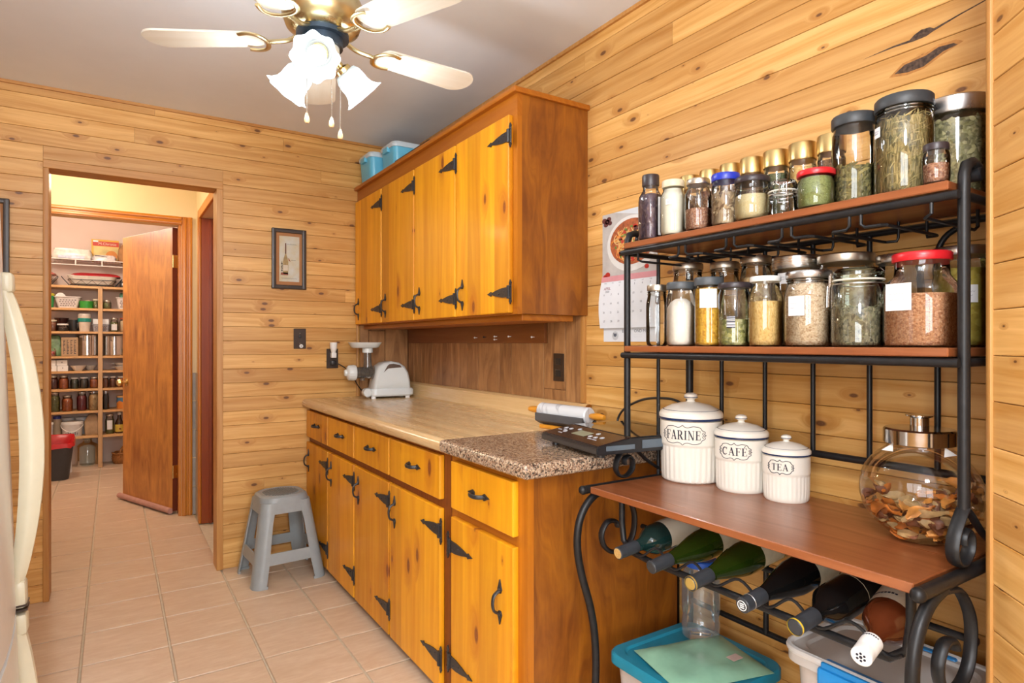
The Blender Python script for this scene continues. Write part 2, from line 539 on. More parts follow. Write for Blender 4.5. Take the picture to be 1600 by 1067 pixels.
# back wall (kitchen side faces -Y); local x = world X
WB = sroot('wall_back', (0, 3.612, 0))
struct('wall_backing', box(-1.65, -0.262, 0.0005, 0.09, 0, 2.4), M_BACK, WB)
struct('wall_backing', box(0.474, 1.70, 0.0005, 0.09, 0, 2.4), M_BACK, WB)
struct('wall_backing', box(-0.262, 0.474, 0.0005, 0.09, 2.035, 2.4), M_BACK, WB)
rb = random.Random(3)
for k, (z0, z1) in enumerate(rows(0.082, 0.0757)):
    if z1 <= 2.052:
        board(WB, -1.0, -0.274, z0, z1)
        spans = [(0.491, 1.548)]
    elif z0 < 2.052:
        board(WB, -1.0, -0.274, z0, z1)
        board(WB, 0.491, 1.548, z0, z1)
        if z1 - 2.062 > 0.008: board(WB, -0.274, 0.491, 2.062, z1)
        spans = []
    else: spans = [(-1.0, 1.548)]
    for (a, b) in spans:
        if b - a > 2.0:
            c = rb.uniform(a + 0.4, b - 0.4)
            board(WB, a, c, z0, z1); board(WB, c, b, z0, z1)
        elif rb.random() < 0.22:
            c = rb.uniform(a + 0.2, b - 0.25)
            board(WB, a, c, z0, z1); board(WB, c, b, z0, z1)
        else: board(WB, a, b, z0, z1)

# right wall (faces -X); local x = -Y
WR = sroot('wall_right', (1.568, 3.6, 0), R(-90))
struct('wall_backing', box(-0.1, 6.3, 0.0005, 0.09, 0, 2.4), M_BACK, WR)
for k, (z0, z1) in enumerate(rows(0.0448, 0.0767)):
    hidden = z1 < 2.10
    a = 1.70 if (hidden and z0 > 0.80) else (2.2 if hidden else 0.0)
    e = 3.19
    joint = None
    if not hidden: joint = [1.62, 0.62, 2.1][k % 3] + rb.uniform(-0.1, 0.1)
    elif rb.random() < 0.18: joint = rb.uniform(a + 0.3, e - 0.3)
    if joint:
        board(WR, a, joint, z0, z1); board(WR, joint, e, z0, z1)
    else: board(WR, a, e, z0, z1)

# big bark inclusion and a split knot in two boards of the right wall
M_BARK = plain('bark_inclusion', (0.075, 0.045, 0.030), 0.9, var=0.6, sc=140, bump=1.0)
M_BARK2 = plain('orange_knot_rim', (0.42, 0.18, 0.04), 0.7, var=0.25, sc=90)
def mark(name, poly, mat, d=0.0006):
    bm = B(); prism(bm, poly, -0.012 - d, -0.0118, 'XZ')
    obj(name, bm, mat, WR, smooth=False)
mark('bark_knot', [(2.850, 1.838), (2.880, 1.861), (2.930, 1.866), (2.955, 1.875), (2.990, 1.872), (3.004, 1.863), (2.965, 1.850), (2.925, 1.832), (2.890, 1.830)], M_BARK2, 0.0003)
mark('bark_knot', [(2.862, 1.842), (2.885, 1.856), (2.930, 1.860), (2.955, 1.869), (2.985, 1.866), (2.993, 1.860), (2.965, 1.856), (2.945, 1.847), (2.925, 1.837), (2.890, 1.836)], M_BARK)
mark('split_knot', [(2.790, 1.905), (2.860, 1.910), (2.895, 1.909), (2.905, 1.917), (2.920, 1.923), (2.938, 1.921), (2.946, 1.915), (3.000, 1.926), (3.060, 1.937), (3.060, 1.935), (2.995, 1.922), (2.944, 1.909), (2.930, 1.904), (2.905, 1.903), (2.860, 1.906)], M_BARK)

# slanted wall at the right edge of the picture: end face towards the rack, plank face at 45 degrees
EX, EY = 1.245, 0.440
WC = sroot('wall_corner', (EX + 0.0085, EY - 0.0085, 0), R(-135))
struct('wall_backing', box(0.0, 0.80, 0.0005, 0.06, 0, 2.4), M_BACK, WC)
for k, (z0, z1) in enumerate(rows(0.0365, 0.0765)):
    board(WC, 0.012, 0.80, z0, z1)
bm = B()
prism(bm, [(EX, EY), (EX + 0.010, EY - 0.012), (1.62, EY - 0.012), (1.62, EY)], 0, 2.4, 'XY')
struct('wall_corner_end', bm, M_PINE_TRIM, smooth=False, label='narrow pine return of the slanted wall beside the rack')
tr = obj('corner_trim', bx(B(), -0.002, 0.0125, -0.0165, 0.002, 0, 2.4, 0.002), M_PINE_TRIM, WC)

# unseen walls behind the camera, two windows added to carry the fill light
def wall_with_window(name, axis, pos, a0, a1, w0, w1, z0, z1, mat, t=0.1):
    r = sroot(name)
    def seg(p0, p1, q0, q1):
        if axis == 'Y': return box(p0, p1, pos - t, pos, q0, q1)
        return box(pos - t, pos, p0, p1, q0, q1)
    for (p0, p1, q0, q1) in ((a0, w0, 0, 2.4), (w1, a1, 0, 2.4), (w0, w1, 0, z0), (w0, w1, z1, 2.4)):
        struct('wall_panel', seg(p0, p1, q0, q1), mat, r)
    for (p0, p1, q0, q1) in ((w0, w0 + 0.05, z0, z1), (w1 - 0.05, w1, z0, z1), (w0, w1, z0, z0 + 0.05), (w0, w1, z1 - 0.05, z1), ((w0 + w1) / 2 - 0.02, (w0 + w1) / 2 + 0.02, z0, z1)):
        bm = B()
        if axis == 'Y': bx(bm, p0, p1, pos - 0.07, pos - 0.03, q0, q1)
        else: bx(bm, pos - 0.07, pos - 0.03, p0, p1, q0, q1)
        struct('window_frame', bm, M_WHITE, r)
M_PLAINPINE = wood('pine_wall_plain', (0.66, 0.37, 0.135), (0.50, 0.235, 0.065), 'Z', gscale=13)
wall_with_window('wall_rear', 'Y', -2.6, -1.65, 1.70, -1.1, 0.9, 0.7, 2.2, M_PLAINPINE)
wall_with_window('wall_left', 'X', -1.60, -2.7, 3.7, -1.85, -0.05, 0.75, 2.15, M_PLAINPINE)
struct('wall_closet', box(0.66, 1.70, -0.20, -0.12, 0, 2.4), M_PLAINPINE)

struct('ceiling', box(-1.70, 1.72, -2.75, 3.70, 2.4, 2.46), M_CEIL)
# thin cove strip where ceiling and plank walls meet
struct('trim_1', box(1.545, 1.557, 0.44, 3.6, 2.386, 2.4), M_PINE_TRIM)
struct('trim_2', box(-1.0, 1.545, 3.588, 3.6, 2.386, 2.4), M_PINE_TRIM_X)

# ---------------------------------------------------------------- doorway to the hall
struct('trim_3', box(-0.274, -0.251, 3.590, 3.72, 0, 2.0218, 0.002), M_PINE_TRIM, label='left pine jamb of the open doorway')
struct('trim_14', box(0.460, 0.491, 3.590, 3.72, 0, 2.0218, 0.002), M_PINE_TRIM, label='right pine jamb of the open doorway')
struct('trim_4', box(-0.274, 0.491, 3.590, 3.72, 2.022, 2.060, 0.002), M_PINE_TRIM_X, label='pine head of the open doorway')
# hall
struct('wall_hall_left', box(-1.10, -1.0, 3.70, 5.0, 0, 2.4), M_CREAM)
hr = sroot('wall_hall_right')
struct('wall_panel', box(0.495, 0.60, 3.72, 3.86, 0, 2.4), M_CREAM, hr)
struct('wall_panel', box(0.495, 0.60, 4.60, 4.99, 0, 2.4), M_CREAM, hr)
struct('wall_panel', box(0.495, 0.60, 3.86, 4.60, 2.04, 2.4), M_CREAM, hr)
struct('ceiling_hall', box(-1.1, 0.70, 3.70, 4.87, 2.4, 2.46), M_CREAM)
# hall end wall with the pantry doorway
he = sroot('wall_hall_end')
struct('wall_panel', box(-1.0, -0.40, 4.87, 4.97, 0, 2.4), M_CREAM, he)
struct('wall_panel', box(0.400, 0.60, 4.87, 4.97, 0, 2.4), M_CREAM, he)
struct('wall_panel', box(-0.40, 0.400, 4.87, 4.97, 2.026, 2.4), M_CREAM, he)
def casing(bm, a0, a1, axis, depth, prof=True):
    pass
# pantry door casing: stepped moulding, two legs and a head
def leg(bm, x0, x1, y, z0, z1):
    w = x1 - x0
    bx(bm, x0, x1, y - 0.012, y, z0, z1, 0.002)
    bx(bm, x0 + w * 0.10, x1 - w * 0.55, y - 0.018, y - 0.008, z0, z1, 0.003)
    bx(bm, x0 + w * 0.60, x1 - w * 0.04, y - 0.022, y - 0.008, z0, z1, 0.004)
bm = B(); leg(bm, 0.401, 0.468, 4.87, 0, 2.084)
struct('trim_5', bm, M_ORANGE, label='varnished right casing of the pantry door')
bm = B(); leg(bm, -0.468, -0.401, 4.87, 0, 2.084)
struct('trim_6', bm, M_ORANGE, label='varnished left casing of the pantry door')
bm = B()
bx(bm, -0.401, 0.401, 4.858, 4.87, 2.026, 2.084, 0.002)
bx(bm, -0.401, 0.401, 4.851, 4.862, 2.031, 2.051, 0.003)
bx(bm, -0.401, 0.401, 4.848, 4.862, 2.060, 2.082, 0.004)
struct('trim_7', bm, M_ORANGE_X, label='varnished head casing of the pantry door')
struct('trim_8', box(0.383, 0.401, 4.87, 4.975, 0, 2.026), M_ORANGE, label='right jamb lining of the pantry door')
struct('trim_15', box(-0.401, -0.383, 4.87, 4.975, 0, 2.026), M_ORANGE, label='left jamb lining of the pantry door')
# side door in the hall
struct('trim_9', box(0.478, 0.495, 4.585, 4.650, 0, 2.095, 0.004), M_ORANGE, label='varnished far casing of the side door in the hall')
struct('trim_16', box(0.478, 0.495, 3.80, 3.865, 0, 2.095, 0.004), M_ORANGE, label='varnished near casing of the side door in the hall')
struct('trim_10', box(0.478, 0.495, 3.865, 4.585, 2.035, 2.095, 0.004), M_ORANGE, label='varnished head of the side door in the hall')
d2 = sroot('door_2')
struct('door_leaf', box(0.560, 0.598, 3.868, 4.582, 0.012, 2.03, 0.003), M_REDDOOR, d2)
struct('door_jamb', box(0.495, 0.598, 4.583, 4.600, 0, 2.04), M_REDDOOR, d2)
struct('door_stop', box(0.54, 0.556, 4.565, 4.583, 0, 2.03), M_REDDOOR, d2)
# grey wall tiles low on the hall wall
wt = sroot('trim_11')
wt['label'] = 'grey tile strip low on the hall end wall'
M_GREYT = plain('grey_wall_tile', (0.40, 0.36, 0.32), 0.5, var=0.15, sc=14)
tm = mesh_of(box(0.470, 0.494, 4.862, 4.871, 0.002, 0.196, 0.002, 1), 'tile', M_GREYT)
for k in range(5): obj('tile', tm, None, wt, (0, 0, k * 0.2))
tm = mesh_of(box(0.487, 0.4955, 4.652, 4.860, 0.002, 0.196, 0.002, 1), 'tile', M_GREYT)
for k in range(5): obj('tile', tm, None, wt, (0, 0, k * 0.2))

# pantry door, swung open into the pantry
ang = math.atan2(5.66 - 4.955, 0.098 - 0.384)
D1 = sroot('door_1', (0.384, 4.955, 0), ang)
leaf = struct('door_leaf', box(0.0, 0.765, -0.0, 0.036, 0.022, 2.018, 0.002), M_DOORV, D1)
for z in (0.30, 1.78):
    bm = B(); bx(bm, -0.004, 0.002, 0.002, 0.034, z - 0.045, z + 0.045); cyl(bm, 0.006, z - 0.045, z + 0.045, 10, (-0.004, 0.034, 0))
    struct('hinge', bm, M_BRASS, D1)
struct('door_edge', box(-0.0012, 0.0, 0.0, 0.036, 0.022, 2.018), plain('dark_red_door_edge', (0.13, 0.022, 0.006), 0.5), D1)
for sgn, y in ((1, 0.036), (-1, 0.0)):
    bm = B()
    Mk = T(0.700, y, 0.905) @ RX(R(-90 * sgn))
    lathe(bm, [(0.030, 0), (0.030, 0.004), (0.012, 0.010), (0.010, 0.030), (0.022, 0.038), (0.028, 0.052), (0.022, 0.066), (0.0, 0.070)], 18, M=Mk)
    struct('door_knob', bm, M_BRASS, D1)
M_FOAM = plain('pink_foam_fabric', (0.46, 0.24, 0.19), 0.8, var=0.1)
struct('draught_stopper', tube(B(), [(0.00, 0.050, 0.028), (0.79, 0.050, 0.028)], 0.020, 12), M_FOAM, D1)
struct('draught_stopper', tube(B(), [(0.00, -0.012, 0.028), (0.79, -0.012, 0.028)], 0.014, 10), M_FOAM, D1)

# pantry room
struct('wall_pantry_back', box(-1.0, 0.95, 7.52, 7.6, 0, 2.6), M_PINK)
struct('wall_pantry_left', box(-1.08, -1.0, 4.97, 7.6, 0, 2.6), M_PINK)
struct('wall_pantry_right', box(0.90, 0.98, 4.97, 7.6, 0, 2.6), M_PINK)
struct('ceiling_pantry', box(-1.08, 0.98, 4.97, 7.6, 2.6, 2.66), M_PINK)
struct('wall_pantry_front', box(-1.08, 0.98, 4.968, 4.972, 2.4, 2.66), M_PINK)

# ceiling lamps added out of view to brighten kitchen, hall and pantry
def added_dome_lamp(label, loc, power, col, rad=0.11):
    t = thing('added_ceiling_lamp', label, 'lamp', loc)
    bm = B(); cyl(bm, rad + 0.012, -0.018, 0.0, 28, bev=0.004)
    obj('lamp_base', bm, M_BRASS, t)
    m = NT('lamp_dome_' + str(int(power)))
    m.out(col=(0.9, 0.87, 0.8), rough=0.4, emit=col, es=3.0)
    bm = B(); lathe(bm, [(rad, -0.018), (rad * 0.98, -0.04), (rad * 0.8, -0.07), (rad * 0.4, -0.088), (0, -0.092)], 28, cap0=False)
    obj('lamp_dome', bm, m.m, t)
    l = bpy.data.lights.new('fill_lamp_light', 'POINT')
    l.energy = power; l.color = col; l.shadow_soft_size = rad
    lo = bpy.data.objects.new('fill_lamp_light', l)
    COL.objects.link(lo)
    lo.parent = t
    lo.location = (0, 0, -0.13 - rad)
added_dome_lamp('round opal ceiling lamp added behind the camera to brighten the kitchen', (-0.20, -0.30, 2.4), 50, (0.98, 0.98, 1.0), 0.15)
added_dome_lamp('round opal ceiling lamp added out of view to brighten the hall', (-0.25, 4.30, 2.4), 13, (1.0, 0.82, 0.58))
added_dome_lamp('round opal ceiling lamp added out of view to brighten the pantry', (-0.45, 6.0, 2.6), 30, (1.0, 0.86, 0.72))
# ---------------------------------------------------------------- parts written in world coordinates
def wloc(o):
    v = Vector((0, 0, 0))
    while o:
        v += o.location
        o = o.parent
    return v

def wobj(name, bm, mat, parent, **k):
    bmesh.ops.translate(bm, vec=-wloc(parent), verts=bm.verts)
    return obj(name, bm, mat, parent, **k)

# ---------------------------------------------------------------- black iron hardware (faces -X)
def spear(cy, cz, dz, w=0.011, l=0.030):
    """small spear-head plate, pointing along dz from (cy, cz)"""
    s = 1 if dz > 0 else -1
    return [(cy - w * 0.45, cz), (cy - w, cz + s * l * 0.28), (cy - w * 0.55, cz + s * l * 0.55), (cy, cz + s * l), (cy + w * 0.55, cz + s * l * 0.55), (cy + w, cz + s * l * 0.28), (cy + w * 0.45, cz)]

def pull_bm():
    bm = B()
    for s in (1, -1):
        prism(bm, spear(0, s * 0.022, s, 0.0095, 0.034), -0.0045, 0.0, 'YZ')
        ball(bm, (-0.0045, 0, s * 0.032), 0.0035, 8)
    pts = [(-0.003, 0, 0.028), (-0.010, 0, 0.026), (-0.022, 0, 0.018), (-0.026, 0, 0.0), (-0.022, 0, -0.018), (-0.010, 0, -0.026), (-0.003, 0, -0.028)]
    tube(bm, smooth_path(pts, 3), 0.005, 8, flat=(0.0038, 0.006), up=(1, 0, 0))
    return bm
def hinge_bm():
    bm = B()
    w = 0.0155
    strap = [(0.004, -w), (0.004, w), (0.030, w * 0.95), (0.058, w * 0.62), (0.078, w * 0.26), (0.082, w * 0.2), (0.086, w * 0.5), (0.091, w * 0.30), (0.104, 0.0),
             (0.091, -w * 0.30), (0.086, -w * 0.5), (0.082, -w * 0.2), (0.078, -w * 0.26), (0.058, -w * 0.62), (0.030, -w * 0.95)]
    prism(bm, strap, -0.004, 0.0, 'YZ')
    cyl(bm, 0.0055, -0.020, 0.020, 10, (-0.004, 0.0, 0))
    bx(bm, -0.004, 0.0, -0.013, -0.003, -0.026, 0.026, 0.001, 1)
    for s in (1, -1): prism(bm, spear(-0.008, s * 0.024, s, 0.006, 0.014), -0.004, 0.0, 'YZ')
    for (y, z) in ((0.020, 0.006), (0.045, -0.003), (-0.009, 0.018), (-0.009, -0.018)): ball(bm, (-0.0045, y, z), 0.0028, 8, 0.8)
    return bm
def scaled(bm, v):
    bmesh.ops.scale(bm, vec=v, verts=bm.verts)
    return bm
ME_PULL = mesh_of(scaled(pull_bm(), (1.0, 1.1, 1.14)), 'handle', M_IRON)
ME_HINGE = mesh_of(scaled(hinge_bm(), (1.0, 1.45, 1.18)), 'hinge', M_IRON)

def door(parent, name, x, y0, y1, z0, z1, hinge=None, handle=None, t=0.020, hz=(0.10, 0.10), pull=None):
    """slab door: hinge = y of hinge edge and direction, handle = (y, z)"""
    d = obj(name, box(0, t, -(y1 - y0) / 2, (y1 - y0) / 2, 0, z1 - z0, 0.0035, 2), M_CAB, parent, loc=Vector((x, (y0 + y1) / 2, z0)) - wloc(parent))
    yc = (y0 + y1) / 2
    if hinge:
        side = hinge
        for zz in (hz[0], z1 - z0 - hz[1]):
            yh = (y0 - yc - 0.004) if side == 'near' else (y1 - yc + 0.004)
            obj('hinge', ME_HINGE, None, d, (-0.0005, yh, zz), None if side == 'near' else (R(180), 0, 0))
    if handle: obj('handle', ME_PULL, None, d, (-0.0005, handle[0] - yc, handle[1] - z0))
    if pull: obj('handle', ME_PULL, None, d, (-0.0005, pull[0] - yc, pull[1] - z0), (R(90), 0, 0))
    return d

# ---------------------------------------------------------------- upper wall cabinet
UC = thing('wall_cabinet', 'long amber pine wall cabinet with four plank doors and black strap hinges', 'cabinet', (1.39, 2.73, 1.31))
wobj('body', box(1.246, 1.555, 1.867, 3.598, 1.312, 2.108), M_PLY, UC)
wobj('side_panel', box(1.243, 1.555, 1.863, 1.868, 1.312, 2.108), M_PLY, UC)
for y0, y1 in ((1.862, 1.900), (2.296, 2.326), (2.716, 2.746), (3.146, 3.176), (3.575, 3.598)): wobj('frame_stile', box(1.226, 1.246, y0, y1, 1.312, 2.108), M_CAB_V, UC)
wobj('frame_top_rail', box(1.2255, 1.2465, 1.8615, 3.598, 2.030, 2.109), M_CAB_H, UC)
wobj('frame_bottom_rail', box(1.2255, 1.2465, 1.8615, 3.598, 1.310, 1.336), M_CAB_H, UC)
wobj('top_moulding', box(1.205, 1.555, 1.848, 3.598, 2.108, 2.128, 0.003), M_CAB_H, UC)
wobj('bottom_rail', box(1.262, 1.50, 1.885, 3.598, 1.288, 1.312, 0.002), M_CAB_H, UC)
for (y0, y1, hy) in ((1.890, 2.298, 2.240), (2.312, 2.722, 2.665), (2.738, 3.150, 3.095), (3.166, 3.580, 3.520)):
    door(UC, 'door', 1.206, y0, y1, 1.315, 2.036, 'near', (hy, 1.402), hz=(0.075, 0.080))

# ---------------------------------------------------------------- base cabinets
BC = thing('base_cabinet', 'long amber pine base cabinet with four drawers over four doors', 'cabinet', (1.25, 2.72, 0))
wobj('body', box(0.965, 1.55, 1.842, 3.598, 0.05, 0.838), M_DARKCAB, BC)
wobj('plinth', box(1.00, 1.50, 1.86, 3.598, 0.0, 0.06), M_DARKCAB, BC)
for y0, y1 in ((1.838, 1.884), (2.325, 2.352), (2.752, 2.780), (3.165, 3.195), (3.575, 3.598)): wobj('frame_stile', box(0.945, 0.965, y0, y1, 0.05, 0.838), M_EDGE, BC)
for z0, z1 in ((0.050, 0.075), (0.635, 0.685), (0.815, 0.838)): wobj('frame_rail', box(0.9455, 0.9645, 1.8385, 3.598, z0, z1), M_EDGE, BC)
YB = ((1.884, 2.330), (2.345, 2.757), (2.773, 3.172), (3.186, 3.588))
for k, (y0, y1) in enumerate(YB):
    door(BC, 'door', 0.925, y0, y1, 0.036, 0.646, 'near', ((2.275, 2.700, 3.112, 3.540)[k], 0.545), hz=(0.108, 0.072))
    door(BC, 'drawer', 0.925, y0, y1, 0.676, 0.826, pull=((y0 + y1) / 2 - 0.01, 0.756))

BG = thing('base_cabinet', 'single amber pine base cabinet under the granite top with one drawer', 'cabinet', (1.22, 1.6, 0))
wobj('body', box(0.965, 1.52, 1.392, 1.826, 0.05, 0.842), M_DARKCAB, BG)
wobj('plinth', box(1.00, 1.50, 1.396, 1.82, 0.0, 0.06), M_DARKCAB, BG)
wobj('side_panel', box(0.958, 1.53, 1.386, 1.3925, 0.0, 0.845), M_PLY, BG)
for y0, y1 in ((1.384, 1.436), (1.790, 1.828)): wobj('frame_stile', box(0.945, 0.965, y0, y1, 0.03, 0.845), M_CAB_V, BG)
for z0, z1 in ((0.050, 0.075), (0.625, 0.685), (0.805, 0.845)): wobj('frame_rail', box(0.9455, 0.9645, 1.385, 1.8275, z0, z1), M_CAB_H, BG)
door(BG, 'door', 0.925, 1.428, 1.800, 0.040, 0.640, 'far', (1.492, 0.470), hz=(0.130, 0.095))
door(BG, 'drawer', 0.925, 1.428, 1.800, 0.668, 0.822, pull=(1.615, 0.748))

# ---------------------------------------------------------------- worktops
M_BUTCHER = wood('butcher_block_laminate', (0.98, 0.78, 0.47), (0.84, 0.58, 0.29), 'Y', gscale=34, rough=0.25, coat=0.15, strips=0.042, tone=0.30)
def worktop_profile(x0, x1, z0, z1, r):
    pts = [(x1, z0), (x1, z1)]
    for k in range(7):
        a = R(90 + 90 * k / 6)
        pts.append((x0 + r + r * math.cos(a), z1 - r + r * math.sin(a)))
    for k in range(1, 5):
        a = R(180 + 90 * k / 4)
        q = r * 0.5
        pts.append((x0 + q + q * math.cos(a), z0 + q + q * math.sin(a)))
    return pts
WT = thing('worktop', 'striped butcher block laminate worktop with rounded front edge', 'worktop', (1.25, 2.7, 0.845))
wobj('top', prism(B(), worktop_profile(0.902, 1.548, 0.845, 0.887, 0.024), 1.838, 3.597, 'XZ'), M_BUTCHER, WT)
pr = [(1.555, 0.885), (1.555, 0.966), (1.545, 0.969), (1.532, 0.966), (1.524, 0.958), (1.522, 0.91), (1.516, 0.893), (1.502, 0.887), (1.502, 0.885)]
M_BUTCHER2 = wood('backsplash_lip_laminate', (0.86, 0.63, 0.33), (0.74, 0.49, 0.22), 'Y', gscale=60, rough=0.25, coat=0.25)
wobj('upstand', prism(B(), pr, 1.842, 3.597, 'XZ'), M_BUTCHER2, WT)
wobj('upstand_end', prism(B(), [(a - 0.001, b) for a, b in pr], 1.838, 1.842, 'XZ'), M_PLY, WT)

def granite_mat():
    t = NT('speckled_brown_granite')
    c = t.coords()
    vo = t.n('ShaderNodeTexVoronoi', {'Vector': c, 'Scale': 230.0})
    h = t.n('ShaderNodeSeparateColor', {0: vo.outputs['Color']}).outputs[0]
    rp = t.n('ShaderNodeValToRGB', {0: h})
    rp.color_ramp.interpolation = 'CONSTANT'
    e = rp.color_ramp.elements
    e[0].position = 0; e[0].color = (0.035, 0.026, 0.022, 1)
    e[1].position = 0.22; e[1].color = (0.20, 0.11, 0.07, 1)
    for p, q in ((0.42, (0.40, 0.27, 0.18)), (0.66, (0.52, 0.40, 0.28)), (0.86, (0.26, 0.20, 0.16))):
        x = e.new(p); x.color = (*q, 1)
    n = t.noise(c, 60, 3)
    return t.out(col=t.mix(t.mr(n, 0.35, 0.7, 0.0, 0.30), rp.outputs[0], (0.40, 0.29, 0.19)), rough=0.22, coat=0.2)
GT = thing('granite_worktop', 'speckled brown granite worktop end piece with rounded edge', 'worktop', (1.2, 1.58, 0.847))
def granite_top():
    bm = B()
    bx(bm, 0.898, 1.530, 1.328, 1.8365, 0.846, 0.888, 0.012, 4)
    return bm
wobj('slab', granite_top(), granite_mat(), GT)

# ---------------------------------------------------------------- walnut panelling behind the counter
BS = sroot('wall_backsplash')
struct('panel_backing', box(1.5535, 1.5565, 1.885, 3.5995, 0.888, 1.318), M_BACK, BS)
struct('panel_backing', box(1.233, 1.5565, 3.5965, 3.5995, 0.888, 1.318), M_BACK, BS)
def yw(px): return 1.552 / math.tan(math.atan((px - 800) / 965.0) + R(32.86))
ys = [3.594, 3.50] + [yw(p) for p in (648.4, 659.6, 677.6, 706.4, 732.3, 748, 782, 799.8, 830.6, 851.3, 885.3)] + [1.896]
for k, (a, b) in enumerate(zip(ys[:-1], ys[1:])):
    zz = [(0.966, 1.316)]
    if k == len(ys) - 3: zz = [(0.966, 1.012), (1.012, 1.316)]
    for z0, z1 in zz: struct('panel_plank', box(1.5465, 1.5537, b + 0.0028, a - 0.0028, z0 + 0.0015, z1, 0.0004, 1), M_WALNUT, BS)
xs = [1.236, 1.292, 1.395, 1.5455]
for k, (a, b) in enumerate(zip(xs[:-1], xs[1:])):
    for z0, z1 in ([(0.888, 1.28), (1.28, 1.316)] if k == 1 else [(0.888, 1.316)]):
        struct('panel_plank', box(a + 0.002, b - 0.002, 3.589, 3.5967, z0 + 0.001, z1 - 0.002, 0.0004, 1), M_WALNUT, BS)
struct('trim_12', box(1.541, 1.557, 1.872, 1.894, 0.970, 1.312, 0.003), M_PINE_TRIM, label='narrow pine strip ending the panelling')
struct('trim_13', box(1.218, 1.235, 3.586, 3.60, 0.888, 1.312, 0.002), M_PINE_TRIM, label='narrow pine strip beside the panelling on the back wall')

HR = thing('hook_rail', 'brown board with white pins under the wall cabinet', 'hook rail', (1.535, 2.83, 1.205))
wobj('rail_board', box(1.528, 1.5462, 2.115, 3.545, 1.205, 1.300, 0.002), wood('hook_rail_wood', (0.25, 0.085, 0.016), (0.19, 0.055, 0.010), 'Y', gscale=40), HR)
for (px, z) in ((746, 1.232), (760, 1.234), (777, 1.236), (777, 1.222), (799, 1.235), (835.5, 1.231)):
    y = 1.53 / math.tan(math.atan((px - 800) / 965.0) + R(32.86))
    bm = B()
    tube(bm, [(1.529, y, z), (1.516, y, z)], 0.0018, 8)
    ball(bm, (1.514, y, z), 0.0048, 10)
    wobj('pin', bm, M_WHITE if px != 760 else M_IRON, HR)

# ---------------------------------------------------------------- wall plates
def plate(label, name, loc, rz, extra):
    t = thing(name, label, name.replace('_', ' '), loc, rz)
    bm = B(); bx(bm, -0.034, 0.034, -0.006, 0.0, -0.057, 0.057, 0.002)
    obj('cover_plate', bm, M_BROWNPL, t)
    extra(t)
    return t
def ex_switch(t):
    bm = B(); bx(bm, -0.005, 0.005, -0.014, -0.005, 0.005, 0.020, 0.002); obj('toggle', bm, M_BLACKPL, t)
    bm = B(); ball(bm, (0, -0.0065, 0.030), 0.0032, 8); ball(bm, (0, -0.0065, -0.026), 0.0032, 8); obj('screw', bm, M_STEEL, t)
    bm = B(); cyl(bm, 0.0105, 0, 0.006, 18, M=T(0.006, -0.0135, -0.042) @ RX(R(90)) @ T(0, 0, -0.006), bev=0.001)
    obj('dial', bm, M_WHITE, t)
    bm = B(); cyl(bm, 0.0055, 0, 0.002, 14, M=T(0.006, -0.0135, -0.042) @ RX(R(90)))
    obj('dial_cap', bm, plain('dial_grey', (0.5, 0.5, 0.5), 0.4), t)
plate('dark brown switch plate with white dial on the back wall', 'switch_plate', (0.890, 3.600, 1.230), 0, ex_switch)
def ex_outlet(t):
    bm = B()
    for z in (0.024, -0.024): bx(bm, -0.016, 0.016, -0.0085, -0.004, z - 0.014, z + 0.014, 0.002)
    obj('socket', bm, M_BLACKPL, t)
plate('dark brown outlet plate behind the white juicer on the back wall', 'outlet_plate', (1.075, 3.600, 1.115), 0, ex_outlet)
plate('dark brown outlet plate on the walnut panelling', 'outlet_plate', (1.5462, 2.035, 1.105), R(-90), ex_outlet)
NL = thing('night_light', 'white plug-in night light in the outlet by the juicer', 'night light', (1.075, 3.5915, 1.14))
bm = B(); bx(bm, -0.014, 0.014, -0.032, 0.0, -0.02, 0.010, 0.004); obj('plug_body', bm, M_WHITE, NL)
bm = B(); lathe(bm, [(0.012, 0.010), (0.016, 0.024), (0.020, 0.040), (0.021, 0.066), (0.019, 0.069), (0.0, 0.069)], 18, (0, -0.018, 0)); obj('shade', bm, M_WHITE, NL)
PC = thing('power_cord', 'black power cord running from the outlet to the juicer', 'cord', (1.08, 3.59, 0.89))
bm = B(); bx(bm, 1.060, 1.090, 3.562, 3.5912, 1.078, 1.104, 0.004)
tube(bm, smooth_path([(1.085, 3.566, 1.090), (1.12, 3.555, 1.072), (1.17, 3.55, 1.030), (1.22, 3.565, 0.95), (1.27, 3.570, 0.905), (1.36, 3.56, 0.8915), (1.40, 3.52, 0.8915)], 5), 0.0030, 8)
wobj('cord', bm, M_BLACKPL, PC)
# ---------------------------------------------------------------- ceiling fan
M_FANW = wood('whitewashed_fan_blade', (0.76, 0.74, 0.66), (0.70, 0.66, 0.56), 'X', gscale=50, rough=0.4, tone=0.04)
M_FANBRASS = metal('antique_brass', (0.62, 0.52, 0.30), 0.28)
FX, FY = 0.540, 1.905
FAN = thing('ceiling_fan', 'five blade ceiling fan with brass motor, whitewashed blades and tulip lights', 'ceiling fan', (FX, FY, 2.4))
bm = B(); lathe(bm, [(0.0, 0.0), (0.072, 0.0), (0.072, -0.012), (0.055, -0.042), (0.020, -0.050), (0.014, -0.06), (0.014, -0.12)], 28)
obj('canopy', bm, M_FANBRASS, FAN)
bm = B(); lathe(bm, [(0.014, -0.105), (0.055, -0.110), (0.105, -0.130), (0.120, -0.160), (0.120, -0.200), (0.108, -0.232), (0.080, -0.248), (0.0, -0.248)], 36)
obj('motor_housing', bm, M_FANBRASS, FAN)
bm = B(); cyl(bm, 0.078, -0.262, -0.248, 28); cyl(bm, 0.060, -0.290, -0.262, 28)
obj('motor_ring', bm, plain('dark_blue_steel', (0.05, 0.075, 0.11), 0.35, 0.6), FAN)
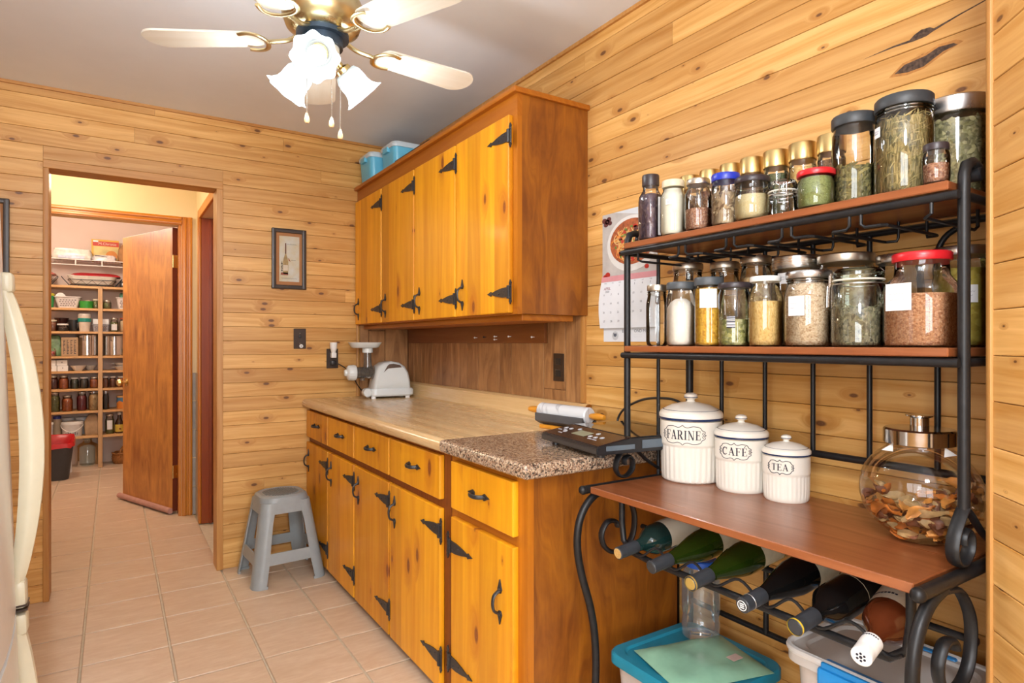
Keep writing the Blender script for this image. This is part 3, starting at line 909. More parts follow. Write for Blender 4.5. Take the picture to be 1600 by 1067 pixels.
M_ENAMEL = plain('cream_enamel', (0.72, 0.70, 0.60), 0.35, var=0.02)
bm = B(); lathe(bm, [(0.048, -0.268), (0.050, -0.274), (0.050, -0.320), (0.044, -0.326), (0.0, -0.326)], 28)
obj('switch_housing', bm, M_ENAMEL, FAN)
zb = -0.266
for k in range(5):
    a = R(76.5 + 72 * k)
    arm = obj('blade_arm', B(), M_FANBRASS, FAN)
    bm = B()
    tube(bm, smooth_path([(0.070, 0, -0.252), (0.105, 0, -0.268), (0.140, 0, zb - 0.006), (0.168, 0, zb - 0.008)], 4), 0.008, 10, flat=(0.006, 0.010))
    for s in (1, -1):
        pth = [(0.168, 0, zb - 0.008), (0.172, s * 0.022, zb - 0.009), (0.186, s * 0.044, zb - 0.009), (0.212, s * 0.053, zb - 0.009), (0.238, s * 0.046, zb - 0.009)]
        tube(bm, smooth_path(pth, 5), 0.006, 10, flat=(0.0045, 0.0075))
    bm_m = mesh_of(bm, 'blade_arm', M_FANBRASS)
    arm.data = bm_m
    arm.rotation_euler = (R(0), 0, a)
    bm = B()
    poly = []
    r0, r1, w0, w1 = 0.182, 0.538, 0.052, 0.066
    for q in range(9):
        t_ = R(90 + 180 * q / 8)
        poly.append((r0 + 0.030 + 0.030 * math.cos(t_), w0 * math.sin(t_)))
    for q in range(11):
        t_ = R(-90 + 180 * q / 10)
        poly.append((r1 - 0.055 + 0.055 * math.cos(t_), w1 * math.sin(t_)))
    prism(bm, poly, -0.003, 0.003, 'XY')
    bmesh.ops.transform(bm, matrix=RX(R(-5)), verts=bm.verts)
    bmesh.ops.translate(bm, vec=(0, 0, zb), verts=bm.verts)
    bl = obj('blade', bm, M_FANW, FAN, rot=(0, 0, a))

def shade_mat():
    m = bpy.data.materials.new('frosted_tulip_glass')
    m.use_nodes = True
    t = m.node_tree
    t.nodes.remove(t.nodes['Principled BSDF'])
    tl = t.nodes.new('ShaderNodeBsdfTranslucent'); tl.inputs[0].default_value = (0.30, 0.33, 0.34, 1)
    df = t.nodes.new('ShaderNodeBsdfDiffuse'); df.inputs[0].default_value = (0.50, 0.54, 0.55, 1)
    tr = t.nodes.new('ShaderNodeBsdfTransparent'); tr.inputs[0].default_value = (0.95, 0.97, 0.97, 1)
    gl = t.nodes.new('ShaderNodeBsdfGlossy'); gl.inputs['Roughness'].default_value = 0.15
    nz = t.nodes.new('ShaderNodeTexNoise'); nz.inputs['Scale'].default_value = 40
    mp = t.nodes.new('ShaderNodeMapRange'); mp.inputs[3].default_value = 0.42; mp.inputs[4].default_value = 0.52
    t.links.new(nz.outputs[0], mp.inputs[0])
    a = t.nodes.new('ShaderNodeMixShader'); b = t.nodes.new('ShaderNodeMixShader'); c = t.nodes.new('ShaderNodeMixShader')
    t.links.new(mp.outputs[0], a.inputs[0]); t.links.new(tl.outputs[0], a.inputs[1]); t.links.new(df.outputs[0], a.inputs[2])
    b.inputs[0].default_value = 0.12; t.links.new(a.outputs[0], b.inputs[1]); t.links.new(tr.outputs[0], b.inputs[2])
    c.inputs[0].default_value = 0.06; t.links.new(b.outputs[0], c.inputs[1]); t.links.new(gl.outputs[0], c.inputs[2])
    t.links.new(c.outputs[0], t.nodes['Material Output'].inputs[0])
    return m
M_SHADE = shade_mat()
mb = NT('lit_bulb'); mb.out(col=(1, 1, 1), emit=(0.94, 0.98, 1.0), es=1.8); M_BULB = mb.m
toCam = math.atan2(-FY, -FX)
for k in range(3):
    az = toCam + R(-8) + R(120) * k
    tilt = R(57 if k == 0 else 48)
    # light arm frame: local -z points out of the shade
    Mh = T(0, 0, -0.316) @ RZ(az) @ T(0.040, 0, 0) @ RY(-tilt)
    holder = thing('x', '', '') if False else None
    bm = B()
    tube(bm, [Mh @ Vector((0, 0, 0.02)), Mh @ Vector((0, 0, -0.030))], 0.011, 12)
    lathe(bm, [(0.012, -0.024), (0.024, -0.030), (0.026, -0.046), (0.023, -0.048)], 20, M=Mh, cap0=True, cap1=True)
    obj('light_socket', bm, M_BRASS, FAN)
    bm = B()
    def petal(r, z, a, z0=-0.040, z1=-0.130):
        q = max(0.0, (-z - 0.085) / 0.045)
        return r * (1 + 0.07 * q * math.cos(8 * a))
    lathe(bm, [(0.020, -0.040), (0.034, -0.044), (0.043, -0.060), (0.045, -0.080), (0.044, -0.095), (0.047, -0.110), (0.056, -0.124), (0.066, -0.132)], 48, M=Mh, cap0=False, cap1=False, fn=petal)
    sh = obj('lamp_shade', bm, M_SHADE, FAN)
    bm = B(); lathe(bm, [(0.012, -0.046), (0.014, -0.060), (0.024, -0.078), (0.0275, -0.094), (0.024, -0.110), (0.012, -0.120), (0.0, -0.1225)], 20, M=Mh)
    obj('bulb', bm, M_BULB, FAN)
    l = bpy.data.lights.new('fan_bulb_light', 'POINT')
    l.energy = 3.8; l.color = (0.93, 0.97, 1.0); l.shadow_soft_size = 0.03
    lo = bpy.data.objects.new('fan_bulb_light', l); COL.objects.link(lo)
    lo.parent = FAN; lo.location = Mh @ Vector((0, 0, -0.150))
M_CHAIN = metal('bead_chain_steel', (0.7, 0.7, 0.68), 0.2)
for (dx, dy, z1) in ((-0.045, 0.010, -0.495), (0.012, -0.05, -0.515), (0.058, 0.012, -0.525)):
    bm = B()
    z = -0.33
    tube(bm, [(dx, dy, -0.30), (dx, dy, z1)], 0.0006, 6)
    while z > z1:
        ball(bm, (dx, dy, z), 0.0017, 6); z -= 0.0052
    ch = obj('pull_chain', bm, M_CHAIN, FAN)
    bm = B(); lathe(bm, [(0.002, 0.0), (0.0045, -0.006), (0.0078, -0.018), (0.0080, -0.026), (0.005, -0.031), (0.0, -0.032)], 14, (dx, dy, z1))
    obj('chain_pull', bm, plain('pale_wood_bead', (0.72, 0.52, 0.28), 0.4), ch)

# ---------------------------------------------------------------- fridge at the left edge
M_FRIDGE = plain('white_fridge_enamel', (0.70, 0.71, 0.70), 0.25, var=0.02)
M_HANDLE = plain('ivory_handle_plastic', (0.62, 0.58, 0.44), 0.3, var=0.03)
FR = thing('fridge', 'white fridge freezer with bowed ivory door handles', 'fridge', (-0.503, 1.47, 0.0))
FR.rotation_euler = (0, R(-1.9), 0)
# local: front face towards +x at x=0.335 (door), y from -0.36 to 0.36
bm = B(); bx(bm, -0.33, 0.290, -0.355, 0.355, 0.03, 1.70, 0.008); obj('cabinet_body', bm, M_FRIDGE, FR)
def fdoor(z0, z1):
    lo = []
    for z in (z0, z1):
        row = []
        row += [(0.292, -0.36, z), (0.335, -0.36, z)]
        for k in range(1, 8):
            y = -0.36 + 0.72 * k / 8
            row.append((0.335 + 0.022 * math.sin(math.pi * k / 8), y, z))
        row += [(0.335, 0.36, z), (0.292, 0.36, z)]
        lo.append(row)
    return loft(B(), lo)
dU = obj('door', fdoor(0.610, 1.70), M_FRIDGE, FR)
dL = obj('freezer_door', fdoor(0.06, 0.596), M_FRIDGE, FR)
bm = B(); bx(bm, 0.286, 0.296, -0.35, 0.35, 0.05, 1.69); obj('door_gasket', bm, plain('grey_gasket', (0.35, 0.37, 0.40), 0.6), FR)
def bow(bm, za, zb_, y, bulge):
    n = 22
    loops = []
    for i in range(n + 1):
        t_ = i / n
        z = za + (zb_ - za) * t_
        off = bulge * math.sin(math.pi * t_) ** 0.85
        th = 0.012 + 0.010 * math.sin(math.pi * t_) ** 0.7
        xc = 0.342 + off
        sec = [(-th, -0.016), (-th, 0.016), (-th * 0.3, 0.021), (th * 0.4, 0.020), (th, 0.011), (th * 0.82, 0.0), (th, -0.011), (th * 0.4, -0.020), (-th * 0.3, -0.021)]
        loops.append([(xc + a, y + b, z) for a, b in sec])
    loft(bm, loops)
bm = B(); bow(bm, 0.650, 1.320, 0.290, 0.040)
for z0, z1 in ((0.604, 0.665), (1.305, 1.350)): bx(bm, 0.330, 0.362, 0.268, 0.312, z0, z1, 0.008)
obj('handle', bm, M_HANDLE, dU)
bm = B()
for z in (0.602, 0.612): bx(bm, 0.328, 0.3635, 0.2665, 0.3135, z - 0.0025, z + 0.0015)
obj('handle_seam', bm, M_BROWNPL, dU)
bm = B(); bow(bm, 0.10, 0.560, 0.290, 0.012)
bx(bm, 0.330, 0.362, 0.268, 0.312, 0.545, 0.592, 0.008)
obj('handle', bm, M_HANDLE, dL)
for (px_, py_) in ((-0.28, -0.3), (-0.28, 0.3), (0.24, -0.3), (0.24, 0.3)): obj('foot', cyl(B(), 0.02, -0.008 if px_ > 0 else 0.009, 0.035, 12, (px_, py_, 0)), M_BLACKPL, FR)

# ---------------------------------------------------------------- grey plastic step stool
def stool():
    t = thing('step_stool', 'grey plastic stool with slotted top in front of the base cabinet', 'stool', (0.738, 3.375, 0), R(4))
    M_ST = plain('grey_moulded_plastic', (0.285, 0.315, 0.325), 0.4, var=0.04)
    H = 0.430
    def ring(z):
        k = z / H
        w = 0.365 + (0.235 - 0.365) * k      # base width -> top width
        return w
    # seat: rounded square with rim
    bm = B()
    lo = []
    for (z, grow, rr) in ((H - 0.060, 0.016, 0.075), (H - 0.030, 0.010, 0.075), (H - 0.008, 0.0, 0.078), (H, -0.022, 0.075), (H - 0.003, -0.034, 0.072)):
        w = ring(H) + grow
        lo.append([(x, y, z) for x, y in rrect(w, w, rr, 6)])
    loft(bm, lo, cap0=False)
    obj('seat', bm, M_ST, t)
    # slotted grid on the seat
    bm = B()
    for i in range(-7, 8):
        x = i * 0.0115
        hw = math.sqrt(max(0.0, 0.088 ** 2 - x ** 2))
        if hw > 0.01: bx(bm, x - 0.0032, x + 0.0032, -hw, hw, H - 0.004, H + 0.0006)
    obj('seat_grid', bm, plain('stool_grid_grey', (0.205, 0.23, 0.24), 0.5), t)
    # four corner legs, L-shaped and splayed, wide at the shoulder
    def corner(z, sx, sy, leg, th):
        w = ring(z) / 2
        r = 0.045
        out = []
        ins = []
        # outer edge from (w-leg, w) round the corner to (w, w-leg)
        o = [(w - leg, w)]
        for q in range(7):
            a = R(90 - 90 * q / 6)
            o.append((w - r + r * math.cos(a), w - r + r * math.sin(a)))
        o.append((w, w - leg))
        i_ = [(w - th, w - leg)]
        for q in range(7):
            a = R(90 * q / 6)
            i_.append((w - r + (r - th) * math.cos(a), w - r + (r - th) * math.sin(a)))
        i_.append((w - leg, w - th))
        return [(sx * x, sy * y, z) for x, y in o + i_]
    for sx, sy in ((1, 1), (-1, 1), (-1, -1), (1, -1)):
        bm = B()
        zs = [0.0, 0.012, 0.013, 0.10, 0.20, 0.30, H - 0.065, H - 0.030]
        lg = [0.068, 0.068, 0.062, 0.064, 0.062, 0.060, 0.064, 0.085]
        loops = [corner(z, sx, sy, l + (0.0 if i > 1 else 0.0), 0.007 if i > 1 else 0.011) for i, (z, l) in enumerate(zip(zs, lg))]
        loft(bm, loops)
        obj('leg', bm, M_ST, t)
    # stretcher band between the legs and apron under the seat
    for k in range(4):
        bm = B()
        def band(z0, z1, inset, wleg):
            L = []
            for z in (z0, z1):
                w = ring(z) / 2
                h = w - wleg + 0.012
                L.append([(-h, w - 0.0015, z), (h, w - 0.0015, z), (h, w - inset, z), (-h, w - inset, z)])
            loft(bm, L)
        band(0.105, 0.160, 0.0075, 0.062)
        bmesh.ops.transform(bm, matrix=RZ(R(90 * k)), verts=bm.verts)
        obj('stretcher', bm, M_ST, t, smooth=False)
        bm = B()
        band(H - 0.085, H - 0.028, 0.0075, 0.066)
        bmesh.ops.transform(bm, matrix=RZ(R(90 * k)), verts=bm.verts)
        obj('apron', bm, M_ST, t, smooth=False)
stool()

# ---------------------------------------------------------------- pictures on the back wall
def picture(label, loc, w, h, full=True):
    t = thing('picture_frame', label, 'picture', loc)
    M_FR = plain('dark_brown_frame', (0.030, 0.020, 0.016), 0.35, var=0.15, sc=50)
    fw = 0.022
    obj('frame_rail', box(-w / 2, w / 2, -0.02, 0, h / 2 - fw, h / 2, 0.003), M_FR, t)
    obj('frame_rail', box(-w / 2, w / 2, -0.02, 0, -h / 2, -h / 2 + fw, 0.003), M_FR, t)
    obj('frame_stile', box(-w / 2, -w / 2 + fw, -0.0202, 0, -h / 2 + 0.001, h / 2 - 0.001, 0.003), M_FR, t)
    obj('frame_stile', box(w / 2 - fw, w / 2, -0.0202, 0, -h / 2 + 0.001, h / 2 - 0.001, 0.003), M_FR, t)
    obj('mat_board', box(-w / 2 + 0.01, w / 2 - 0.01, -0.006, -0.002, -h / 2 + 0.01, h / 2 - 0.01), plain('tan_mat_board', (0.36, 0.16, 0.06), 0.8, var=0.06), t)
    nt = NT('print_paper')
    nz = nt.noise(nt.coords(), 16, 4)
    nt.out(col=nt.mix(nt.mr(nz, 0.35, 0.65), (0.52, 0.53, 0.50), (0.50, 0.42, 0.26)), rough=0.7)
    x0, x1, z0, z1 = -w / 2 + 0.041, w / 2 - 0.037, -h / 2 + 0.042, h / 2 - 0.040
    pr_ = obj('print', box(x0, x1, -0.0068, -0.0055, z0, z1), nt.m, t)
    yy0, yy1 = -0.0074, -0.0066
    # bottle
    def sil(cx, zb_, s):
        return [(cx - 0.013 * s, zb_), (cx + 0.013 * s, zb_), (cx + 0.0135 * s, zb_ + 0.065 * s), (cx + 0.010 * s, zb_ + 0.085 * s), (cx + 0.0035 * s, zb_ + 0.105 * s), (cx + 0.003 * s, zb_ + 0.165 * s),
                (cx - 0.003 * s, zb_ + 0.165 * s), (cx - 0.0035 * s, zb_ + 0.105 * s), (cx - 0.010 * s, zb_ + 0.085 * s), (cx - 0.0135 * s, zb_ + 0.065 * s)]
    bm = B(); prism(bm, sil(-0.018, z0 + 0.042, 1.05), yy0, yy1, 'XZ'); obj('printed_bottle', bm, plain('print_bottle', (0.32, 0.22, 0.09), 0.6, var=0.25, sc=60), pr_, smooth=False)
    bm = B(); bx(bm, -0.031, -0.006, yy0 - 0.0004, yy1, z0 + 0.060, z0 + 0.092); obj('printed_label', bm, plain('print_label', (0.55, 0.48, 0.38), 0.7), pr_)
    bm = B(); bx(bm, -0.0213, -0.0147, yy0 - 0.0004, yy1, z0 + 0.155, z0 + 0.214); obj('printed_neck', bm, plain('print_neck', (0.12, 0.04, 0.02), 0.6), pr_)
    # glass foot, chess-like corkscrew, red base
    bm = B(); prism(bm, [(-0.045, z0 + 0.036), (-0.004, z0 + 0.036), (-0.006, z0 + 0.050), (-0.043, z0 + 0.050)], yy0, yy1, 'XZ')
    prism(bm, [(-0.002, z0 + 0.118), (0.008, z0 + 0.112), (0.004, z0 + 0.122), (-0.004, z0 + 0.134)], yy0, yy1, 'XZ')
    obj('printed_red', bm, plain('print_red', (0.26, 0.06, 0.03), 0.6, var=0.2), pr_, smooth=False)
    bm = B()
    for k in range(5): bx(bm, -0.043 + (k % 2) * 0.003, -0.034, yy0, yy1, z0 + 0.058 + k * 0.010, z0 + 0.063 + k * 0.010)
    bx(bm, -0.0395, -0.0375, yy0, yy1, z0 + 0.055, z0 + 0.112)
    obj('printed_corkscrew', bm, plain('print_dark', (0.05, 0.03, 0.025), 0.6), pr_)
    return t, x0, x1, z0, z1
t, x0, x1, z0, z1 = picture('small framed wine bottle print in dark brown frame', (0.830, 3.600, 1.676), 0.186, 0.336)
M_INK = plain('print_grey_ink', (0.16, 0.15, 0.14), 0.7)
for (xa, xb, z_, amp) in ((-0.010, 0.040, z1 - 0.045, 0.0045), (0.012, 0.036, -0.005, 0.0030), (-0.042, 0.044, z0 + 0.018, 0.0045)):
    # faded script lines of the print, too blurred to read
    tube_pts = [(xa + (xb - xa) * i / 30, -0.0074, z_ + amp * math.sin(i * 1.9) * (0.6 + 0.4 * math.sin(i * 0.7))) for i in range(31)]
    obj('printed_script', tube(B(), tube_pts, 0.0006, 5), M_INK, t)
picture('dark framed picture at the left edge beside the fridge', (-0.488, 3.600, 1.690), 0.186, 0.336)

# ---------------------------------------------------------------- boxes on top of the wall cabinet
M_BLUEB = plain('sky_blue_plastic', (0.13, 0.50, 0.72), 0.35, var=0.03)
M_BLUELID = plain('pale_blue_lid', (0.56, 0.66, 0.72), 0.4, var=0.02)
def bluebox(label, x0, x1, y0, y1):
    t = thing('storage_box', label, 'box', ((x0 + x1) / 2, (y0 + y1) / 2, 2.128), group='blue boxes on the wall cabinet')
    w, d, h = x1 - x0, y1 - y0, 0.150
    bm = B()
    lo = []
    for z, g in ((0, -0.024), (0.01, -0.018), (h, 0.0)): lo.append([(x, y, z) for x, y in rrect(w + g, d + g, 0.028, 5)])
    loft(bm, lo)
    obj('tub', bm, M_BLUEB, t)
    bm = B()
    lo = []
    for z, g in ((h - 0.012, 0.012), (h + 0.004, 0.016), (h + 0.016, 0.004), (h + 0.022, -0.03)): lo.append([(x, y, z) for x, y in rrect(w + g, d + g, 0.034, 5)])
    loft(bm, lo)
    obj('lid', bm, M_BLUELID, t)
    bm = B(); bx(bm, -w / 2 - 0.014, -w / 2 + 0.004, -0.035, 0.035, h - 0.032, h - 0.004, 0.004)
    obj('latch', bm, M_BLUEB, t)
bluebox('sky blue lidded box in the corner on top of the wall cabinet', 1.225, 1.52, 3.375, 3.57)
bluebox('sky blue lidded box behind the dark tray on the wall cabinet', 1.265, 1.52, 3.125, 3.325)
BT = thing('baking_tray', 'dark flat baking tray lying on the wall cabinet', 'tray', (1.38, 2.86, 2.128))
bm = B()
lo = []
for z, g in ((0.0, -0.02), (0.034, 0.0), (0.034, -0.008), (0.006, -0.026)): lo.append([(x, y, z) for x, y in rrect(0.27 + g, 0.44 + g, 0.02, 4)])
loft(bm, lo)
obj('pan', bm, plain('dark_tray_enamel', (0.03, 0.022, 0.02), 0.4), BT)
FB = thing('folded_paper_bag', 'crumpled white bag at the end of the dark tray', 'bag', (1.40, 2.60, 2.128))
bm = B()
lo = []
for z, g in ((0, 0.0), (0.02, 0.01), (0.038, -0.01), (0.045, -0.04)): lo.append([(x * (1 + 0.08 * math.sin(9 * x + z * 80)), y * (1 + 0.1 * math.cos(30 * x)), z + 0.004 * math.sin(40 * x)) for x, y in rrect(0.16 + g, 0.06 + g, 0.02, 4)])
loft(bm, lo)
obj('bag', bm, M_WHITE, FB)
# ---------------------------------------------------------------- baker's rack
M_RACK = plain('satin_black_iron_tube', (0.010, 0.010, 0.011), 0.40, 0.0, 0.35, var=0.3, sc=60)
M_CHERRY = wood('cherry_shelf_board', (0.33, 0.108, 0.036), (0.20, 0.056, 0.016), 'Y', gscale=30, rough=0.30, coat=0.15, tone=0.15)
RK = thing('bakers_rack', "black wrought iron baker's rack with three cherry brown shelves and wine holder", 'rack', (1.28, 0.885, 0))
YL, YR, XP, XB = 1.297, 0.470, 1.228, 1.487
ZL, ZM, ZT = 0.818, 1.197, 1.485
wobj('shelf', box(1.080, 1.480, 0.484, 1.284, ZL - 0.018, ZL, 0.002, 1), M_CHERRY, RK)
wobj('shelf', box(1.203, 1.478, 0.484, 1.284, ZM - 0.016, ZM, 0.002, 1), M_CHERRY, RK)
wobj('shelf', box(1.203, 1.478, 0.484, 1.284, ZT - 0.016, ZT, 0.002, 1), M_CHERRY, RK)
def rt(name, pts, r, n=0, seg=10, **k):
    bm = B()
    tube(bm, smooth_path(pts, n) if n else pts, r, seg, **k)
    return wobj(name, bm, M_RACK, RK)
for y in (YL, YR):
    rt('side_tube', [(1.066, y, ZL - 0.010), (XB, y, ZL - 0.010)], 0.0115, seg=14)
    bm = B(); ball(bm, (1.066, y, ZL - 0.010), 0.0125, 14); wobj('tube_cap', bm, M_RACK, RK)
    # upper post with the curled top
    rt('post', [(XP, y, 0.915), (XP, y, 1.20), (XP, y, 1.46), (XP + 0.001, y, 1.495), (XP + 0.010, y, 1.513), (XP + 0.030, y, 1.520), (XP + 0.052, y, 1.514), (XP + 0.058, y, 1.500)], 0.0095, seg=12)
    bm = B(); cyl(bm, 0.013, -0.010, 0.010, 16, M=T(XP + 0.048, y, 1.502) @ RX(R(90)), bev=0.003); wobj('post_curl', bm, M_RACK, RK)
    # scroll feet of the post
    c1 = [(XP, y, 0.922), (1.212, y, 0.908), (1.190, y, 0.880), (1.184, y, 0.852), (1.198, y, 0.832), (1.224, y, 0.829), (1.246, y, 0.846), (1.247, y, 0.870), (1.232, y, 0.884), (1.216, y, 0.876), (1.216, y, 0.862)]
    rt('scroll', c1, 0.006, 5, 10, flat=(0.0045, 0.011), up=None)
    rt('scroll_brace', [(XP, y, 0.922), (1.250, y, 0.910), (1.300, y, 0.868), (1.360, y, 0.832), (1.380, y, 0.826)], 0.005, 4, 8, flat=(0.0045, 0.008))
    # side rails of the upper shelves, thin side bar
    for z in (ZM - 0.026, ZT - 0.026): rt('side_rail', [(XP, y, z), (XB, y, z)], 0.0075)
    rt('side_bar', [(1.352, y, ZL), (1.352, y, ZT - 0.026)], 0.0055)
    # back post
    rt('back_post', [(XB, y, 0.0), (XB, y, ZT + 0.02)], 0.0115, seg=12)
    # bowed front leg
    leg_p = [(1.150, y, 0.800), (1.105, y, 0.788), (1.070, y, 0.757), (1.050, y, 0.712), (1.047, y, 0.650), (1.063, y, 0.575), (1.092, y, 0.485), (1.108, y, 0.395), (1.110, y, 0.280), (1.090, y, 0.13), (1.075, y, 0.0)]
    rt('front_leg', leg_p, 0.0105, 5, 12)
    rt('leg_brace', [(1.150, y, 0.797), (1.205, y, 0.785), (1.245, y, 0.742), (1.256, y, 0.700), (1.246, y, 0.652), (1.215, y, 0.625), (1.172, y, 0.622), (1.140, y, 0.645), (1.132, y, 0.680), (1.152, y, 0.708), (1.182, y, 0.706), (1.192, y, 0.690)], 0.008, 5, 10, flat=(0.0065, 0.0105))
# front rails under the shelves
rt('front_rail', [(1.209, YL, ZT - 0.026), (1.209, YR, ZT - 0.026)], 0.0080)
rt('front_rail', [(1.209, YL, ZM - 0.026), (1.209, YR, ZM - 0.026)], 0.0080)
rt('back_rail', [(XB, YL, ZT - 0.026), (XB, YR, ZT - 0.026)], 0.0080)
rt('back_rail', [(XB, YL, ZM - 0.026), (XB, YR, ZM - 0.026)], 0.0080)
rt('back_rail', [(XB, YL, 0.927), (XB, YR, 0.927)], 0.0090)
rt('back_rail', [(XB, YL, 0.42), (XB, YR, 0.42)], 0.0080)
for k, y in enumerate((1.178, 1.036, 0.899, 0.760, 0.618)):
    c = {0: 0.055, 4: -0.055}.get(k, 0.0)
    rt('back_bar', [(XB, y, 0.927), (XB, y, 1.36), (XB, y, 1.40), (XB, y + c * 0.25, 1.43), (XB, y + c * 0.7, 1.447), (XB, y + c, 1.455)], 0.0062, 3)
for y in (1.03, 0.76): rt('back_leg', [(XB - 0.004, y, 0.42), (XB - 0.004, y, ZL - 0.012)], 0.0075)
# stemware hangers under the top shelf
for y in (1.079, 0.934, 0.790, 0.645):
    for s in (1, -1):
        rt('stemware_hanger', [(1.209, y + s * 0.011, ZT - 0.030), (1.209, y + s * 0.011, ZT - 0.052), (1.211, y + s * 0.018, ZT - 0.058), (1.213, y + s * 0.046, ZT - 0.058), (1.222, y + s * 0.052, ZT - 0.058), (1.42, y + s * 0.052, ZT - 0.058), (1.43, y + s * 0.050, ZT - 0.058), (1.434, y + s * 0.030, ZT - 0.058), (1.436, y + s * 0.028, ZT - 0.050), (1.436, y + s * 0.028, ZT - 0.016)], 0.0032, seg=8)
for y, s in ((1.235, -1), (0.512, 1)):
    rt('stemware_hanger', [(1.209, y, ZT - 0.030), (1.209, y, ZT - 0.052), (1.213, y + s * 0.012, ZT - 0.058), (1.42, y + s * 0.014, ZT - 0.058), (1.436, y + s * 0.014, ZT - 0.050), (1.436, y + s * 0.014, ZT - 0.016)], 0.0032, seg=8)
# wine holder: front bar, wavy cradle wires, back bar
BY = (1.128, 1.017, 0.902, 0.772, 0.661, 0.540)
rt('wine_bar', [(1.122, 1.205, ZL - 0.018), (1.122, 1.205, 0.735), (1.122, 1.198, 0.690), (1.122, 1.170, 0.667), (1.122, 1.10, 0.662), (1.122, 0.60, 0.662), (1.122, 0.540, 0.664), (1.122, 0.512, 0.688), (1.122, 0.506, 0.735), (1.122, 0.506, ZL - 0.018)], 0.0080, 0, 10)
rt('wine_bar', [(1.285, YL, 0.676), (1.285, YR, 0.676)], 0.0070)
for x, zd, hz_ in ((1.113, 0.6705, 0.034),):
    pts = []
    ed = [1.188] + [(a + b) / 2 for a, b in zip(BY[:-1], BY[1:])] + [0.500]
    pts.append((x, 1.185, zd + hz_ * 0.6))
    for k, y in enumerate(BY):
        pts.append((x, y, zd))
        if k < 5: pts.append((x, ed[k + 1], zd + hz_))
    pts.append((x, 0.515, zd + 0.01))
    rt('cradle_wire', pts, 0.0032, 6, 8)

# ---------------------------------------------------------------- jars
M_GOLD = metal('brushed_gold_lid', (0.62, 0.46, 0.20), 0.30, brushed=True)
M_TIN = metal('tin_lid', (0.56, 0.52, 0.44), 0.34)
M_ZINC = metal('steel_lid', (0.55, 0.55, 0.55), 0.28)
M_LIDBLK = plain('matte_black_lid', (0.035, 0.040, 0.045), 0.45)
M_LIDGREY = plain('slate_grey_lid', (0.065, 0.075, 0.085), 0.45)
M_LIDDARK = plain('dark_lid', (0.030, 0.022, 0.026), 0.35)
M_LIDCREAM = plain('cream_lid', (0.62, 0.55, 0.40), 0.4)
M_LIDWHITE = plain('white_lid', (0.72, 0.72, 0.70), 0.4)
M_LIDRED = plain('red_lid', (0.50, 0.012, 0.018), 0.3)
M_LIDBLUE = plain('blue_lid', (0.015, 0.035, 0.40), 0.3)
M_PAPER = plain('white_paper_label', (0.74, 0.75, 0.76), 0.7, var=0.02)
M_PEN = plain('pen_ink', (0.30, 0.30, 0.36), 0.6)

